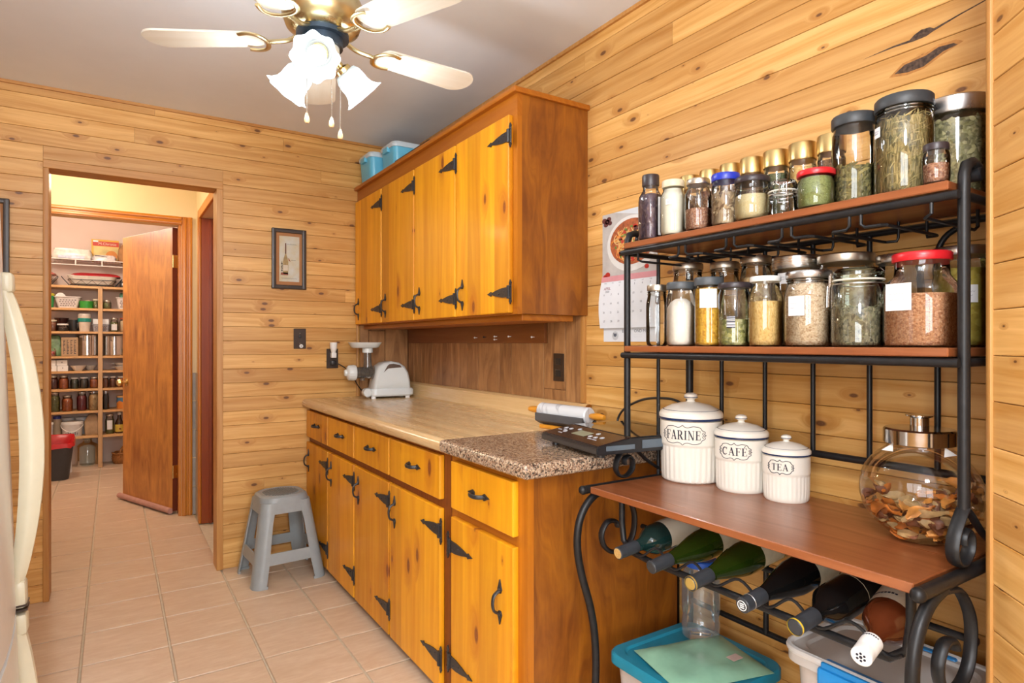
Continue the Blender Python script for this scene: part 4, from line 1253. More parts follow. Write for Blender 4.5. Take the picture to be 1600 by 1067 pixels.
def jar(label, loc, r, h, lid=None, lid_h=0.018, lid_r=None, shape='mason', fill=None, f=0.8, group=None, paper=None, name='glass_jar', rim=None, cat='jar', square=0.0, gmat=None, dome=0.0, writing=True, ribs=False):
    """clear jar with lid and fill. shape: mason (shoulder and neck), straight, round (bulging), square"""
    t = thing(name, label, cat, loc, group=group)
    rn = lid_r if lid_r else {'mason': 0.80 * r, 'straight': 0.97 * r, 'round': 0.72 * r, 'square': 0.70 * r}[shape]
    zt = h - lid_h * 0.55 if lid else h
    zn = h - lid_h - 0.006
    if shape == 'mason': pr = [(0, 0.002), (r * 0.80, 0.0), (r * 0.93, 0.004), (r, 0.014), (r, h * 0.66), (r * 0.97, h * 0.72), (rn * 1.03, h * 0.80), (rn * 0.97, zn - 0.004), (rn * 0.97, zt)]
    elif shape == 'straight': pr = [(0, 0.002), (r * 0.86, 0.0), (r * 0.96, 0.003), (r, 0.010), (r, zn - 0.008), (rn * 0.96, zn), (rn * 0.96, zt)]
    elif shape == 'round': pr = [(0, 0.002), (r * 0.78, 0.0), (r * 0.92, 0.006), (r, h * 0.16), (r * 0.99, h * 0.52), (r * 0.90, h * 0.66), (rn * 1.05, h * 0.80), (rn * 0.96, zn), (rn * 0.96, zt)]
    else: pr = [(0, 0.002), (r * 0.88, 0.0), (r * 0.97, 0.004), (r, 0.012), (r, h * 0.60), (r * 0.95, h * 0.67), (rn, h * 0.76), (rn * 0.97, zn), (rn * 0.97, zt)]
    def sq(rr, z, a):
        if square <= 0: return rr
        k = square if rr > rn * 1.02 else 0.0
        m = 1.0 / max(abs(math.cos(a)), abs(math.sin(a)))
        return rr * (1 - k + k * min(m, 1.22) * 0.92)
    seg = 28 if r > 0.03 else 22
    bm = B(); lathe(bm, pr, seg, cap0=False, cap1=False, fn=sq if square else None)
    obj('glass_body', bm, gmat or M_GLASS, t, ang=60)
    if fill:
        zf = h * f
        g = []
        for (a, b) in pr:
            if a == 0: continue
            b2 = max(b, 0.004)
            if b2 >= zf: break
            g.append((a - 0.0022, b2))
        # radius at fill height
        ra = g[-1][0]
        for (p, q) in zip(pr[:-1], pr[1:]):
            if p[1] <= zf <= q[1] and q[1] > p[1]:
                ra = p[0] + (q[0] - p[0]) * (zf - p[1]) / (q[1] - p[1]) - 0.0022
        g.append((ra, zf))
        if dome: g += [(ra * 0.75, zf + dome * 0.6), (ra * 0.4, zf + dome), (0, zf + dome * 1.05)]
        else: g += [(ra * 0.6, zf + 0.002), (0, zf + 0.001)]
        bm = B(); lathe(bm, g, seg, fn=sq if square else None)
        tag(obj('contents', bm, fill, t, ang=60), kind='stuff')
    if lid:
        bm = B()
        rl = rn * 1.06 if shape != 'straight' else max(rn, r) * 1.01
        z0 = h - lid_h
        def rb_(rr, z, a): return rr * (1 + (0.012 * math.cos(40 * a)))
        lathe(bm, [(rl, z0), (rl * 1.02, z0 + 0.002), (rl * 1.02, h - 0.003), (rl * 0.97, h), (0, h)], 40 if ribs else seg, fn=rb_ if ribs else None)
        obj('lid', bm, lid, t)
    if rim:
        bm = B()
        for q in range(rim): 
            z = h - lid_h - 0.004 - q * 0.006
            tube(bm, [((rn * 1.02) * math.cos(2 * math.pi * i / 20), (rn * 1.02) * math.sin(2 * math.pi * i / 20), z) for i in range(20)], 0.0014, 6, closed=True)
        obj('screw_thread', bm, gmat or M_GLASS, t)
    if paper:
        da, wz, z0, z1 = paper[:4]
        a0 = math.atan2(-loc[1], -loc[0]) + da
        wa = wz / r
        pmat = paper[4] if len(paper) > 4 else M_PAPER
        bm = B()
        n = 8
        rows_ = []
        for z in (z0, z1):
            rows_.append([bm.verts.new(((r + 0.0012) * (sq(1, z, a0 - wa / 2 + wa * i / n) if square else 1) * math.cos(a0 - wa / 2 + wa * i / n), (r + 0.0012) * (sq(1, z, a0 - wa / 2 + wa * i / n) if square else 1) * math.sin(a0 - wa / 2 + wa * i / n), z)) for i in range(n + 1)])
        for i in range(n): bm.faces.new((rows_[0][i], rows_[0][i + 1], rows_[1][i + 1], rows_[1][i]))
        p_ = obj('paper_label', bm, pmat, t)
        if writing:
            bm = B()
            for q in range(2):
                z = z0 + (z1 - z0) * (0.62 - 0.22 * q)
                pts = []
                for i in range(15):
                    a = a0 - wa * 0.34 + wa * (0.68 - 0.1 * q) * i / 14
                    rr = (r + 0.0016) * (sq(1, z, a) if square else 1)
                    pts.append((rr * math.cos(a), rr * math.sin(a), z + 0.0016 * math.sin(i * 2.3 + q)))
                tube(bm, pts, 0.0003, 4)
            obj('handwriting', bm, M_PEN, p_)
    return t

G_LAV = grains('lavender_buds', [(0.05, 0.03, 0.05), (0.14, 0.09, 0.12), (0.09, 0.05, 0.06), (0.22, 0.15, 0.15)], 190, (1, 1, 0.6))
G_WHITE = plain('white_powder', (0.66, 0.63, 0.52), 0.9, var=0.05)
G_SUGAR = plain('white_sugar', (0.72, 0.66, 0.58), 0.9, var=0.05, sc=120)
G_REDG = grains('red_spice_seed', [(0.26, 0.10, 0.05), (0.42, 0.22, 0.13), (0.16, 0.05, 0.03), (0.50, 0.33, 0.22)], 330)
G_MUSH = grains('dried_mushroom', [(0.16, 0.09, 0.04), (0.42, 0.31, 0.18), (0.07, 0.035, 0.02), (0.54, 0.42, 0.27)], 130, (1, 1, 0.4), bump=1.0)
G_TAN = grains('pale_tan_powder', [(0.46, 0.38, 0.20), (0.52, 0.44, 0.25), (0.42, 0.34, 0.18)], 600, bump=0.2)
G_GREENP = grains('green_herb_powder', [(0.17, 0.20, 0.055), (0.24, 0.27, 0.09), (0.13, 0.15, 0.04)], 420, bump=0.4)
G_DKGREEN = grains('dark_green_herb', [(0.03, 0.045, 0.02), (0.08, 0.10, 0.045), (0.12, 0.13, 0.06)], 260)
G_YEL = grains('golden_flakes', [(0.50, 0.33, 0.11), (0.62, 0.44, 0.18), (0.36, 0.21, 0.06)], 170)
G_BRN = grains('brown_seed', [(0.14, 0.07, 0.03), (0.26, 0.15, 0.08), (0.08, 0.035, 0.02)], 300)
G_HERB = grains('dried_leaf_herb', [(0.08, 0.075, 0.025), (0.20, 0.17, 0.06), (0.05, 0.045, 0.015), (0.30, 0.25, 0.10)], 210, (1, 1, 0.6), bump=1.0)
G_STRAW = grains('dried_stalk_herb', [(0.13, 0.10, 0.03), (0.34, 0.26, 0.10), (0.07, 0.06, 0.02), (0.45, 0.34, 0.14)], 300, (1.0, 1.0, 0.25), bump=1.0)
G_MINT = grains('dried_mint_leaves', [(0.12, 0.11, 0.045), (0.24, 0.215, 0.10), (0.06, 0.055, 0.02), (0.32, 0.28, 0.15)], 150, bump=1.0)
G_BSUGAR = grains('brown_sugar', [(0.40, 0.24, 0.09), (0.48, 0.30, 0.13), (0.33, 0.18, 0.06)], 500, bump=0.3)
G_PASTA = grains('yellow_couscous', [(0.52, 0.29, 0.02), (0.66, 0.40, 0.04), (0.42, 0.20, 0.01)], 210)
G_PEAS = grains('split_peas', [(0.24, 0.24, 0.05), (0.42, 0.39, 0.16), (0.12, 0.13, 0.03), (0.52, 0.48, 0.26)], 150)
G_RICE = grains('parboiled_rice', [(0.58, 0.39, 0.13), (0.66, 0.47, 0.19), (0.50, 0.31, 0.09)], 320, (1, 1, 0.6))
G_OATS = grains('pearl_barley', [(0.50, 0.38, 0.24), (0.62, 0.50, 0.35), (0.34, 0.22, 0.12), (0.56, 0.44, 0.29)], 300)
G_OATB = grains('rolled_oats', [(0.44, 0.30, 0.14), (0.56, 0.42, 0.22), (0.32, 0.19, 0.08)], 140)
G_HERB2 = grains('grey_green_herb', [(0.12, 0.10, 0.06), (0.24, 0.195, 0.12), (0.06, 0.05, 0.03), (0.32, 0.26, 0.16)], 280, (1, 1, 0.6))
G_LENT = grains('red_wheat_kernels', [(0.38, 0.17, 0.07), (0.50, 0.26, 0.13), (0.27, 0.10, 0.04), (0.56, 0.33, 0.18)], 330)
G_OLIVE = grains('olive_yellow_flakes', [(0.34, 0.26, 0.03), (0.42, 0.33, 0.06), (0.28, 0.20, 0.02)], 120, bump=0.4)

gt = 'jars on the top shelf of the rack'
z = ZT
jar('square glass bottle of lavender with tall black cap, left end of the top shelf', (1.236, 1.214, z), 0.030, 0.178, M_LIDDARK, 0.030, 0.0215, 'square', G_LAV, 0.70, gt, (R(75), 0.034, 0.012, 0.115), square=0.9, name='glass_bottle', cat='bottle', writing=False)
jar('glass jar full of white powder under a cream metal lid', (1.236, 1.133, z), 0.0335, 0.145, M_LIDCREAM, 0.018, None, 'mason', G_WHITE, 0.84, gt, (R(-20), 0.014, 0.078, 0.092))
jar('glass jar of reddish seed with coppery lid beside the blue lidded jar', (1.236, 1.050, z), 0.0335, 0.130, M_TIN, 0.014, None, 'mason', G_REDG, 0.42, gt)
J4 = jar('glass jar of dried mushroom pieces with blue lid', (1.236, 0.968, z), 0.0325, 0.124, M_LIDBLUE, 0.017, 0.0315, 'straight', G_MUSH, 0.62, gt)
jar('wide glass jar of pale tan powder with dark lid', (1.238, 0.896, z), 0.040, 0.100, M_LIDDARK, 0.013, 0.036, 'round', G_TAN, 0.58, gt)
jar('low glass jar of green herb powder with red lid', (1.238, 0.742, z), 0.0365, 0.080, M_LIDRED, 0.012, 0.034, 'straight', G_GREENP, 0.80, gt)
cols = (G_BRN, G_REDG, G_BRN, G_BRN, G_DKGREEN, G_YEL, G_BRN)
lb = ('leftmost slim spice jar with brushed gold lid in the back row', 'second slim gold lidded spice jar from the left, behind the coppery lid', 'third slim gold lidded spice jar, behind the blue lidded jar', 'fourth slim gold lidded spice jar, above the dark lidded wide jar',
      'slim gold lidded spice jar holding dark green herb', 'slim gold lidded spice jar holding golden flakes', 'rightmost slim gold lidded spice jar, beside the leaf filled mason jar')
for k, (y, r_) in enumerate(((1.163, 0.0258), (1.096, 0.0255), (1.030, 0.0258), (0.967, 0.0272), (0.900, 0.0285), (0.832, 0.0295), (0.764, 0.0285))):
    jar(lb[k], (1.335, y, z), r_, 0.178, M_GOLD, 0.040, None, 'straight', cols[k], 0.68, 'slim spice jars with gold lids', name='spice_jar')
J1 = jar('large mason jar half full of dried leaves with black lid', (1.290, 0.690, z), 0.0430, 0.188, M_LIDBLK, 0.022, 0.040, 'mason', G_HERB, 0.42, gt)
J2 = jar('tall mason jar packed with dried stalks under a black lid', (1.282, 0.591, z), 0.0505, 0.191, M_LIDBLK, 0.022, 0.046, 'mason', G_STRAW, 0.76, gt, (R(-58), 0.018, 0.115, 0.135), rim=2)
J3 = jar('wide jar of dried mint leaves with steel lid, right end of top shelf', (1.405, 0.553, z), 0.0620, 0.196, M_ZINC, 0.032, None, 'straight', G_MINT, 0.76, gt)
jar('tiny glass jar of brown spice with dark lid beside the right post', (1.226, 0.512, z), 0.0215, 0.072, M_LIDDARK, 0.012, 0.0185, 'mason', G_REDG, 0.50, gt)

def flake_mat(name, cols, rough=0.8):
    t = NT(name)
    ri = t.n('ShaderNodeNewGeometry').outputs['Random Per Island']
    rp = t.n('ShaderNodeValToRGB', {0: ri})
    el = rp.color_ramp.elements
    el[0].color = (*cols[0], 1); el[1].color = (*cols[-1], 1)
    for i in range(1, len(cols) - 1):
        e = el.new(i / (len(cols) - 1)); e.color = (*cols[i], 1)
    return t.out(col=rp.outputs[0], rough=rough)

def flakes(t, name, mat, r, z0, z1, n, ln, wd, seed, rn=None, zs=None, flat=0.35):
    """loose dried stalks or leaves packed against the inside of the jar"""
    rr = random.Random(seed)
    bm = B()
    for k in range(n):
        a = rr.uniform(0, 2 * math.pi)
        z = rr.uniform(z0, z1)
        q = r
        if zs and z > zs: q = r + (rn - r) * min(1, (z - zs) / max(1e-4, z1 - zs))
        top = rr.random() < 0.18
        rad = q * (rr.random() ** 0.5 if top else rr.uniform(0.93, 0.985))
        if top: z = z1 - rr.uniform(0, 0.006)
        l = ln * rr.uniform(0.5, 1.2); w = wd * rr.uniform(0.5, 1.2)
        th = rr.gauss(0.6, 0.7)
        c = Vector((rad * math.cos(a), rad * math.sin(a), z))
        e1 = Vector((-math.sin(a), math.cos(a), 0)); e3 = Vector((math.cos(a), math.sin(a), 0))
        d = (e1 * math.cos(th) + Vector((0, 0, 1)) * math.sin(th)).normalized()
        nrm = d.cross(e3).normalized()
        b = (nrm * (1 - flat) + e3 * flat * rr.uniform(-1, 1)).normalized()
        pts = []
        for s_, wk in ((-1, 0.15), (-0.35, 1.0), (0.35, 0.9), (1, 0.12)):
            p = c + d * (l * s_ / 2) + e3 * (rr.uniform(-0.3, 0.3) * w)
            if (p.x ** 2 + p.y ** 2) ** 0.5 > q * 0.985:
                f_ = q * 0.985 / (p.x ** 2 + p.y ** 2) ** 0.5; p.x *= f_; p.y *= f_
            p.z = min(max(p.z, 0.004), z1 + 0.008)
            pts.append((p + b * (w * wk / 2), p - b * (w * wk / 2)))
        V = [(bm.verts.new(x), bm.verts.new(y)) for x, y in pts]
        for i in range(3): bm.faces.new((V[i][0], V[i + 1][0], V[i + 1][1], V[i][1]))
    tag(obj(name, bm, mat, t, ang=80), kind='stuff')

def clip_jar(label, loc, r, h, fill, f, group, gm=None):
    t = jar(label, loc, r, h - 0.012, None, 0.014, r * 0.90, 'straight', fill, f, group, gmat=gm, name='clip_top_jar')
    bm = B(); lathe(bm, [(r * 0.90, h - 0.024), (r * 0.93, h - 0.020), (r * 0.93, h - 0.010), (r * 0.80, h - 0.003), (r * 0.4, h), (0, h)], 28, cap0=False)
    obj('glass_lid', bm, gm or M_GLASS, t)
    bm = B(); tube(bm, [(r * 0.915 * math.cos(2 * math.pi * i / 28), r * 0.915 * math.sin(2 * math.pi * i / 28), h - 0.026) for i in range(28)], 0.0020, 6, closed=True)
    obj('rubber_seal', bm, plain('pale_rubber', (0.62, 0.60, 0.52), 0.7), t)
    return t
def bail(t, loc, r, h, da):
    a = math.atan2(-loc[1], -loc[0]) + da
    u = Vector((math.cos(a), math.sin(a), 0)); w = Vector((-math.sin(a), math.cos(a), 0))
    bm = B()
    zs = h - 0.034
    tube(bm, [(r * 0.93 * math.cos(2 * math.pi * i / 28), r * 0.93 * math.sin(2 * math.pi * i / 28), zs) for i in range(28)], 0.0012, 6, closed=True)
    for (o_, z0, z1, hw) in ((0.004, h - 0.012, zs - 0.004, r * 0.22), (0.007, zs, zs - h * 0.28, r * 0.30)):
        pts = [u * (r * 0.94 + o_) + w * hw + Vector((0, 0, z0)), u * (r * 0.97 + o_) + w * hw + Vector((0, 0, z1)), u * (r * 0.97 + o_) - w * hw + Vector((0, 0, z1)), u * (r * 0.94 + o_) - w * hw + Vector((0, 0, z0))]
        tube(bm, pts, 0.0013, 6, closed=True)
    obj('wire_clip', bm, M_STEEL, t)
L = (1.238, 0.818, z); t = clip_jar('small empty clip-top glass jar on the top shelf', L, 0.032, 0.078, None, 0, gt); bail(t, L, 0.032, 0.078, R(0))

gm_ = 'jars on the middle shelf of the rack'
z = ZM
jar('empty clear preserving jar with gold lid, left end of the middle shelf', (1.256, 1.210, z), 0.0295, 0.167, M_TIN, 0.016, 0.025, 'mason', None, 0, gm_, rim=2)
jar('preserving jar of white sugar with slate grey lid', (1.256, 1.125, z), 0.0380, 0.167, M_LIDGREY, 0.018, 0.034, 'mason', G_SUGAR, 0.60, gm_, dome=0.024)
jar('jar of bright yellow couscous with slate grey lid and paper label', (1.258, 1.036, z), 0.0350, 0.172, M_LIDGREY, 0.020, 0.0345, 'straight', G_PASTA, 0.84, gm_, (R(-2), 0.042, 0.095, 0.142))
barcode = NT('barcode_print')
bxx, byy, bzz = barcode.xyz()
bw = barcode.mr(barcode.n('ShaderNodeTexWhiteNoise', {'W': barcode.math('FLOOR', barcode.math('MULTIPLY', bzz, 900.0))}, noise_dimensions='1D').outputs[0], 0.49, 0.51)
barcode.out(col=barcode.mix(bw, (0.03, 0.03, 0.05), (0.8, 0.8, 0.8)), rough=0.5)
jar('jar of split peas with dark lid and small barcode sticker', (1.256, 0.958, z), 0.0375, 0.152, M_LIDDARK, 0.013, 0.035, 'straight', G_PEAS, 0.42, gm_, (R(-12), 0.019, 0.044, 0.072, barcode.m), writing=False)
jar('jar of golden rice with white lid', (1.256, 0.874, z), 0.0378, 0.160, M_LIDWHITE, 0.012, 0.031, 'mason', G_RICE, 0.64, gm_)
jar('big preserving jar full of pearl barley with steel lid and paper label', (1.266, 0.775, z), 0.0500, 0.163, M_ZINC, 0.016, 0.043, 'mason', G_OATS, 0.83, gm_, (R(-30), 0.036, 0.066, 0.108), rim=2)
M_GLASSG = glass('greenish_glass', (0.94, 0.985, 0.955), 0.6)
L = (1.262, 0.667, z); t = J5 = clip_jar('greenish clip-top jar of grey green herb between barley and wheat', L, 0.0500, 0.160, G_HERB2, 0.52, gm_, M_GLASSG); bail(t, L, 0.050, 0.160, R(-82))
jar('large square jar of red wheat kernels with red lid', (1.272, 0.555, z), 0.0600, 0.176, M_LIDRED, 0.016, 0.045, 'square', G_LENT, 0.56, gm_, (R(-38), 0.047, 0.068, 0.118), square=0.55)
jar('jar of brown sugar with tin lid in the back row behind the white sugar', (1.405, 1.232, z), 0.0460, 0.238, M_TIN, 0.018, 0.040, 'mason', G_BSUGAR, 0.78, gm_, rim=2)
jar('dark glass jar with copper lid in the back row behind the yellow couscous', (1.405, 1.103, z), 0.0440, 0.228, M_TIN, 0.018, 0.036, 'mason', G_BSUGAR, 0.5, gm_, rim=2)
jar('round jar of rolled oats with tin lid in the back row', (1.405, 1.005, z), 0.0480, 0.232, M_TIN, 0.018, 0.036, 'round', G_OATB, 0.76, gm_, rim=1)
jar('wide storage jar with tall brushed steel lid behind the rice', (1.405, 0.890, z), 0.0560, 0.218, M_STEEL, 0.032, None, 'straight', G_OATB, 0.45, gm_, (R(-35), 0.026, 0.150, 0.176))
jar('wide storage jar of oats with gold lid behind the green clip-top jar', (1.405, 0.770, z), 0.0585, 0.209, M_TIN, 0.020, None, 'straight', G_OATB, 0.80, gm_)
jar('jar with ribbed steel lid behind the red wheat jar', (1.405, 0.655, z), 0.0440, 0.195, M_ZINC, 0.018, 0.041, 'mason', G_OATS, 0.5, gm_, ribs=True)
jar('tall jar of olive yellow flakes with ribbed steel lid at the right end', (1.415, 0.547, z), 0.0480, 0.197, M_ZINC, 0.018, 0.046, 'mason', G_OLIVE, 0.78, gm_, (R(12), 0.035, 0.086, 0.120), ribs=True)

FL_HERB = flake_mat('dried_leaf_flakes', [(0.05, 0.05, 0.015), (0.16, 0.14, 0.045), (0.30, 0.24, 0.08), (0.09, 0.09, 0.03), (0.40, 0.33, 0.13)])
FL_STRAW = flake_mat('dried_stalk_flakes', [(0.09, 0.075, 0.02), (0.28, 0.21, 0.075), (0.50, 0.39, 0.17), (0.16, 0.14, 0.045), (0.38, 0.30, 0.11)])
FL_MINT = flake_mat('dried_mint_flakes', [(0.09, 0.085, 0.03), (0.20, 0.18, 0.075), (0.34, 0.30, 0.15), (0.13, 0.12, 0.045)])
FL_MUSH = flake_mat('dried_mushroom_flakes', [(0.10, 0.05, 0.025), (0.42, 0.30, 0.16), (0.58, 0.46, 0.29), (0.22, 0.12, 0.05)])
FL_GREY = flake_mat('grey_herb_flakes', [(0.09, 0.085, 0.04), (0.24, 0.21, 0.11), (0.36, 0.31, 0.19), (0.14, 0.13, 0.07)])
flakes(J1, 'leaves', FL_HERB, 0.0425, 0.006, 0.082, 340, 0.016, 0.006, 21)
flakes(J2, 'stalks', FL_STRAW, 0.0500, 0.006, 0.150, 620, 0.030, 0.0022, 22, 0.044, 0.132)
flakes(J3, 'leaves', FL_MINT, 0.0615, 0.006, 0.150, 560, 0.017, 0.011, 23)
flakes(J4, 'mushroom_slices', FL_MUSH, 0.0320, 0.005, 0.078, 130, 0.020, 0.006, 24)
flakes(J5, 'leaves', FL_GREY, 0.0495, 0.006, 0.082, 480, 0.010, 0.0035, 25)
# ---------------------------------------------------------------- lettering with serifs (2D quads in a unit-high box)
def quad(p0, p1, w):
    p0 = Vector((*p0, 0)); p1 = Vector((*p1, 0))
    d = (p1 - p0).normalized()
    n = Vector((-d.y, d.x, 0)) * (w / 2)
    return [tuple((p0 + n).xy), tuple((p0 - n).xy), tuple((p1 - n).xy), tuple((p1 + n).xy)]
def arcq(cx, cy, rx, ry, a0, a1, w0, w1, n=10):
    out = []
    for i in range(n):
        ps = []
        for k in (i, i + 1):
            a = R(a0 + (a1 - a0) * k / n)
            w = w0 + (w1 - w0) * math.sin(math.pi * k / n)
            ps.append(((cx + (rx + w / 2) * math.cos(a), cy + (ry + w / 2) * math.sin(a)), (cx + (rx - w / 2) * math.cos(a), cy + (ry - w / 2) * math.sin(a))))
        out.append([ps[0][0], ps[0][1], ps[1][1], ps[1][0]])
    return out
TH, TN, SF = 0.17, 0.065, 0.055
GL = {
 'F': (0.62, [quad((0.16, 0), (0.16, 1), TH), quad((0, 0.03), (0.34, 0.03), SF), quad((0, 0.97), (0.60, 0.97), SF), quad((0.585, 1), (0.585, 0.76), SF), quad((0.2, 0.52), (0.46, 0.52), TN), quad((0.455, 0.64), (0.455, 0.40), SF)]),
 'A': (0.80, [quad((0.10, 0.0), (0.38, 1.0), TN), quad((0.37, 1.0), (0.66, 0.0), TH), quad((0.20, 0.34), (0.54, 0.34), TN), quad((0, 0.03), (0.24, 0.03), SF), quad((0.50, 0.03), (0.80, 0.03), SF)]),
 'R': (0.78, [quad((0.16, 0), (0.16, 1), TH), quad((0, 0.03), (0.34, 0.03), SF), quad((0, 0.97), (0.36, 0.97), SF), quad((0.2, 0.49), (0.38, 0.49), TN), quad((0.36, 0.50), (0.66, 0.02), TH), quad((0.56, 0.03), (0.80, 0.03), SF)] + arcq(0.36, 0.73, 0.20, 0.235, 90, -90, TN, TH)),
 'I': (0.36, [quad((0.17, 0), (0.17, 1), TH), quad((0, 0.03), (0.35, 0.03), SF), quad((0, 0.97), (0.35, 0.97), SF)]),
 'N': (0.86, [quad((0.14, 0), (0.14, 1), TN), quad((0.12, 1.0), (0.68, 0.0), TH), quad((0.70, 0), (0.70, 1), TN), quad((0.0, 0.03), (0.28, 0.03), SF), quad((0, 0.97), (0.22, 0.97), SF), quad((0.56, 0.97), (0.84, 0.97), SF)]),
 'E': (0.66, [quad((0.16, 0), (0.16, 1), TH), quad((0, 0.03), (0.62, 0.03), SF), quad((0, 0.97), (0.60, 0.97), SF), quad((0.585, 1), (0.585, 0.78), SF), quad((0.605, 0), (0.605, 0.24), SF), quad((0.2, 0.52), (0.46, 0.52), TN), quad((0.455, 0.64), (0.455, 0.40), SF)]),
 'C': (0.76, arcq(0.38, 0.5, 0.32, 0.45, 40, 320, TN, TH, 16) + [quad((0.63, 1.0), (0.63, 0.70), SF)]),
 'T': (0.70, [quad((0.34, 0), (0.34, 1), TH), quad((0.18, 0.03), (0.50, 0.03), SF), quad((0, 0.97), (0.68, 0.97), SF), quad((0.025, 1), (0.025, 0.74), SF), quad((0.655, 1), (0.655, 0.74), SF)]),
}
GL['\u00c9'] = (0.66, GL['E'][1] + [quad((0.30, 1.08), (0.46, 1.26), 0.09)])
def word(s, h, gap=0.10, sx=1.0):
    x = 0; out = []
    for ch in s:
        w, qs = GL[ch]
        out += [[((a + x) * h * sx, b * h) for a, b in q] for q in qs]
        x += w + gap
    W_ = (x - gap) * h * sx
    return [[(a - W_ / 2, b - h / 2) for a, b in q] for q in out]

# ---------------------------------------------------------------- canisters
M_CERAM = plain('cream_white_ceramic', (0.78, 0.74, 0.66), 0.16, var=0.015, sc=8)
M_NAVY = plain('navy_glaze', (0.012, 0.028, 0.085), 0.2)
M_BLACKINK = plain('black_blue_ink', (0.010, 0.013, 0.030), 0.35)
def canister(text, label, loc, r, h):
    t = thing('canister', label, 'canister', loc, group='ceramic canisters on the rack')
    hb = h * 0.695
    zs = hb * 0.60
    def rib(rr, z, a):
        if 0.012 < z < zs - 0.003: return rr * (1 - 0.030 + 0.030 * abs(math.cos(16 * a)))
        return rr
    bm = B()
    pr = [(0, 0.001), (r * 0.86, 0.0), (r * 0.92, 0.005), (r * 0.925, 0.013), (r * 0.935, 0.020), (r * 0.945, zs * 0.6), (r * 0.950, zs - 0.006), (r * 0.945, zs - 0.001), (r * 0.965, zs + 0.001), (r * 0.970, zs + 0.006), (r * 0.970, hb - 0.002), (r * 0.90, hb)]
    lathe(bm, pr, 144, fn=rib)
    body = obj('body', bm, M_CERAM, t, ang=50)
    bm = B()
    k = h - hb
    lathe(bm, [(r * 0.9, hb), (r * 0.985, hb + 0.001), (r * 1.0, hb + k * 0.05), (r * 1.0, hb + k * 0.22), (r * 0.96, hb + k * 0.30), (r * 0.88, hb + k * 0.37), (r * 0.80, hb + k * 0.42), (r * 0.60, hb + k * 0.54), (r * 0.30, hb + k * 0.62), (r * 0.15, hb + k * 0.65), (r * 0.115, hb + k * 0.70), (r * 0.13, hb + k * 0.75), (r * 0.215, hb + k * 0.80), (r * 0.22, hb + k * 0.86), (r * 0.19, hb + k * 0.94), (r * 0.10, hb + k * 0.99), (0, h)], 48)
    lid = obj('lid', bm, M_CERAM, t)
    for (rr, z0, z1) in ((r * 1.003, hb + 0.0015, hb + k * 0.105), (r * 0.886, hb + k * 0.372, hb + k * 0.383), (r * 0.223, hb + k * 0.815, hb + k * 0.845)):
        bm = B(); lathe(bm, [(rr - 0.004, z0), (rr, z0), (rr, z1), (rr - 0.004, z1)], 48)
        obj('painted_band', bm, M_NAVY, lid)
    a0 = math.atan2(-loc[1], -loc[0]) + R(-15)
    zc = (zs + hb) / 2 - 0.002
    rr = r * 0.972
    def cm(p, e=0.0): return ((rr + e) * math.cos(a0 + p[0] / rr), (rr + e) * math.sin(a0 + p[0] / rr), zc + p[1])
    hh = (hb - zs) * 0.37
    bm = B()
    for q in word(text, hh * 1.0, 0.10, 0.84 if len(text) == 6 else 1.0):
        bm.faces.new([bm.verts.new(cm(p, 0.0006)) for p in q])
    obj('lettering', bm, M_BLACKINK, body, smooth=False)
    # scalloped plaque outline
    W2, H2 = hh * (2.55 if len(text) == 6 else (2.15 if len(text) == 4 else 1.95)), hh * 0.98
    half = [(-W2, 0.0), (-W2 * 0.93, 0.10 * H2), (-W2 * 0.95, 0.38 * H2), (-W2 * 0.82, 0.55 * H2), (-W2 * 0.72, 0.86 * H2), (-W2 * 0.45, 0.98 * H2), (-W2 * 0.22, 0.84 * H2), (-W2 * 0.08, 0.92 * H2), (0, 1.10 * H2)]
    top = half + [(-a, b) for a, b in reversed(half[:-1])]
    loop = top + [(a, -b) for a, b in reversed(top[1:-1])]
    bm = B(); tube(bm, [cm((p[0], p[1]), 0.0) for p in smooth_path([(a, b, 0) for a, b in loop], 4, True)], 0.0009, 6, closed=True)
    for s in (-1, 1):
        for sg in (-1, 1):
            pts = [(s * W2 * 0.90, sg * H2 * 0.30), (s * W2 * 0.83, sg * H2 * 0.22), (s * W2 * 0.86, sg * H2 * 0.06), (s * W2 * 0.92, sg * H2 * 0.10)]
            tube(bm, [cm((p[0], p[1])) for p in smooth_path([(a, b, 0) for a, b in pts], 4)], 0.0007, 6)
    obj('plaque_outline', bm, M_BLACKINK, body)
canister('FARINE', 'tallest white ceramic canister lettered FARINE', (1.388, 1.206, ZL), 0.0885, 0.246)
canister('CAF\u00c9', 'middle sized white ceramic canister lettered CAFE', (1.402, 1.048, ZL), 0.0690, 0.198)
canister('TEA', 'smallest white ceramic canister lettered TEA', (1.406, 0.920, ZL), 0.0570, 0.160)

# ---------------------------------------------------------------- glass vase of dried peppers
VX, VY, VRX, VRY, VH = 1.338, 0.588, 0.098, 0.108, 0.190
VS = thing('glass_vase', 'bulging clear glass vase with chrome lid on the lower shelf', 'vase', (VX, VY, ZL))
def vprof(z):
    k = (z - 0.096) / 0.098
    return max(0.0, 1 - k * k) ** 0.5
bm = B()
pr = [(0, 0.004), (0.35, 0.0), (0.46, 0.004)] + [(max(0.46, vprof(z_ / 100.0)), z_ / 100.0) for z_ in (1.5, 3, 4.5, 6, 8, 9.6, 11, 12.5, 14, 15.5, 16.8)] + [(0.56, 0.178), (0.53, 0.184), (0.53, 0.192)]
lathe(bm, pr, 40, cap0=False, cap1=False)
bmesh.ops.scale(bm, vec=(VRX, VRY, 1), verts=bm.verts)
obj('glass_body', bm, glass('thin_vase_glass', (0.99, 0.99, 0.985), 0.28), VS, ang=60)
bm = B(); lathe(bm, [(0.057, 0.188), (0.062, 0.190), (0.062, 0.216), (0.059, 0.2195), (0, 0.2205)], 40)
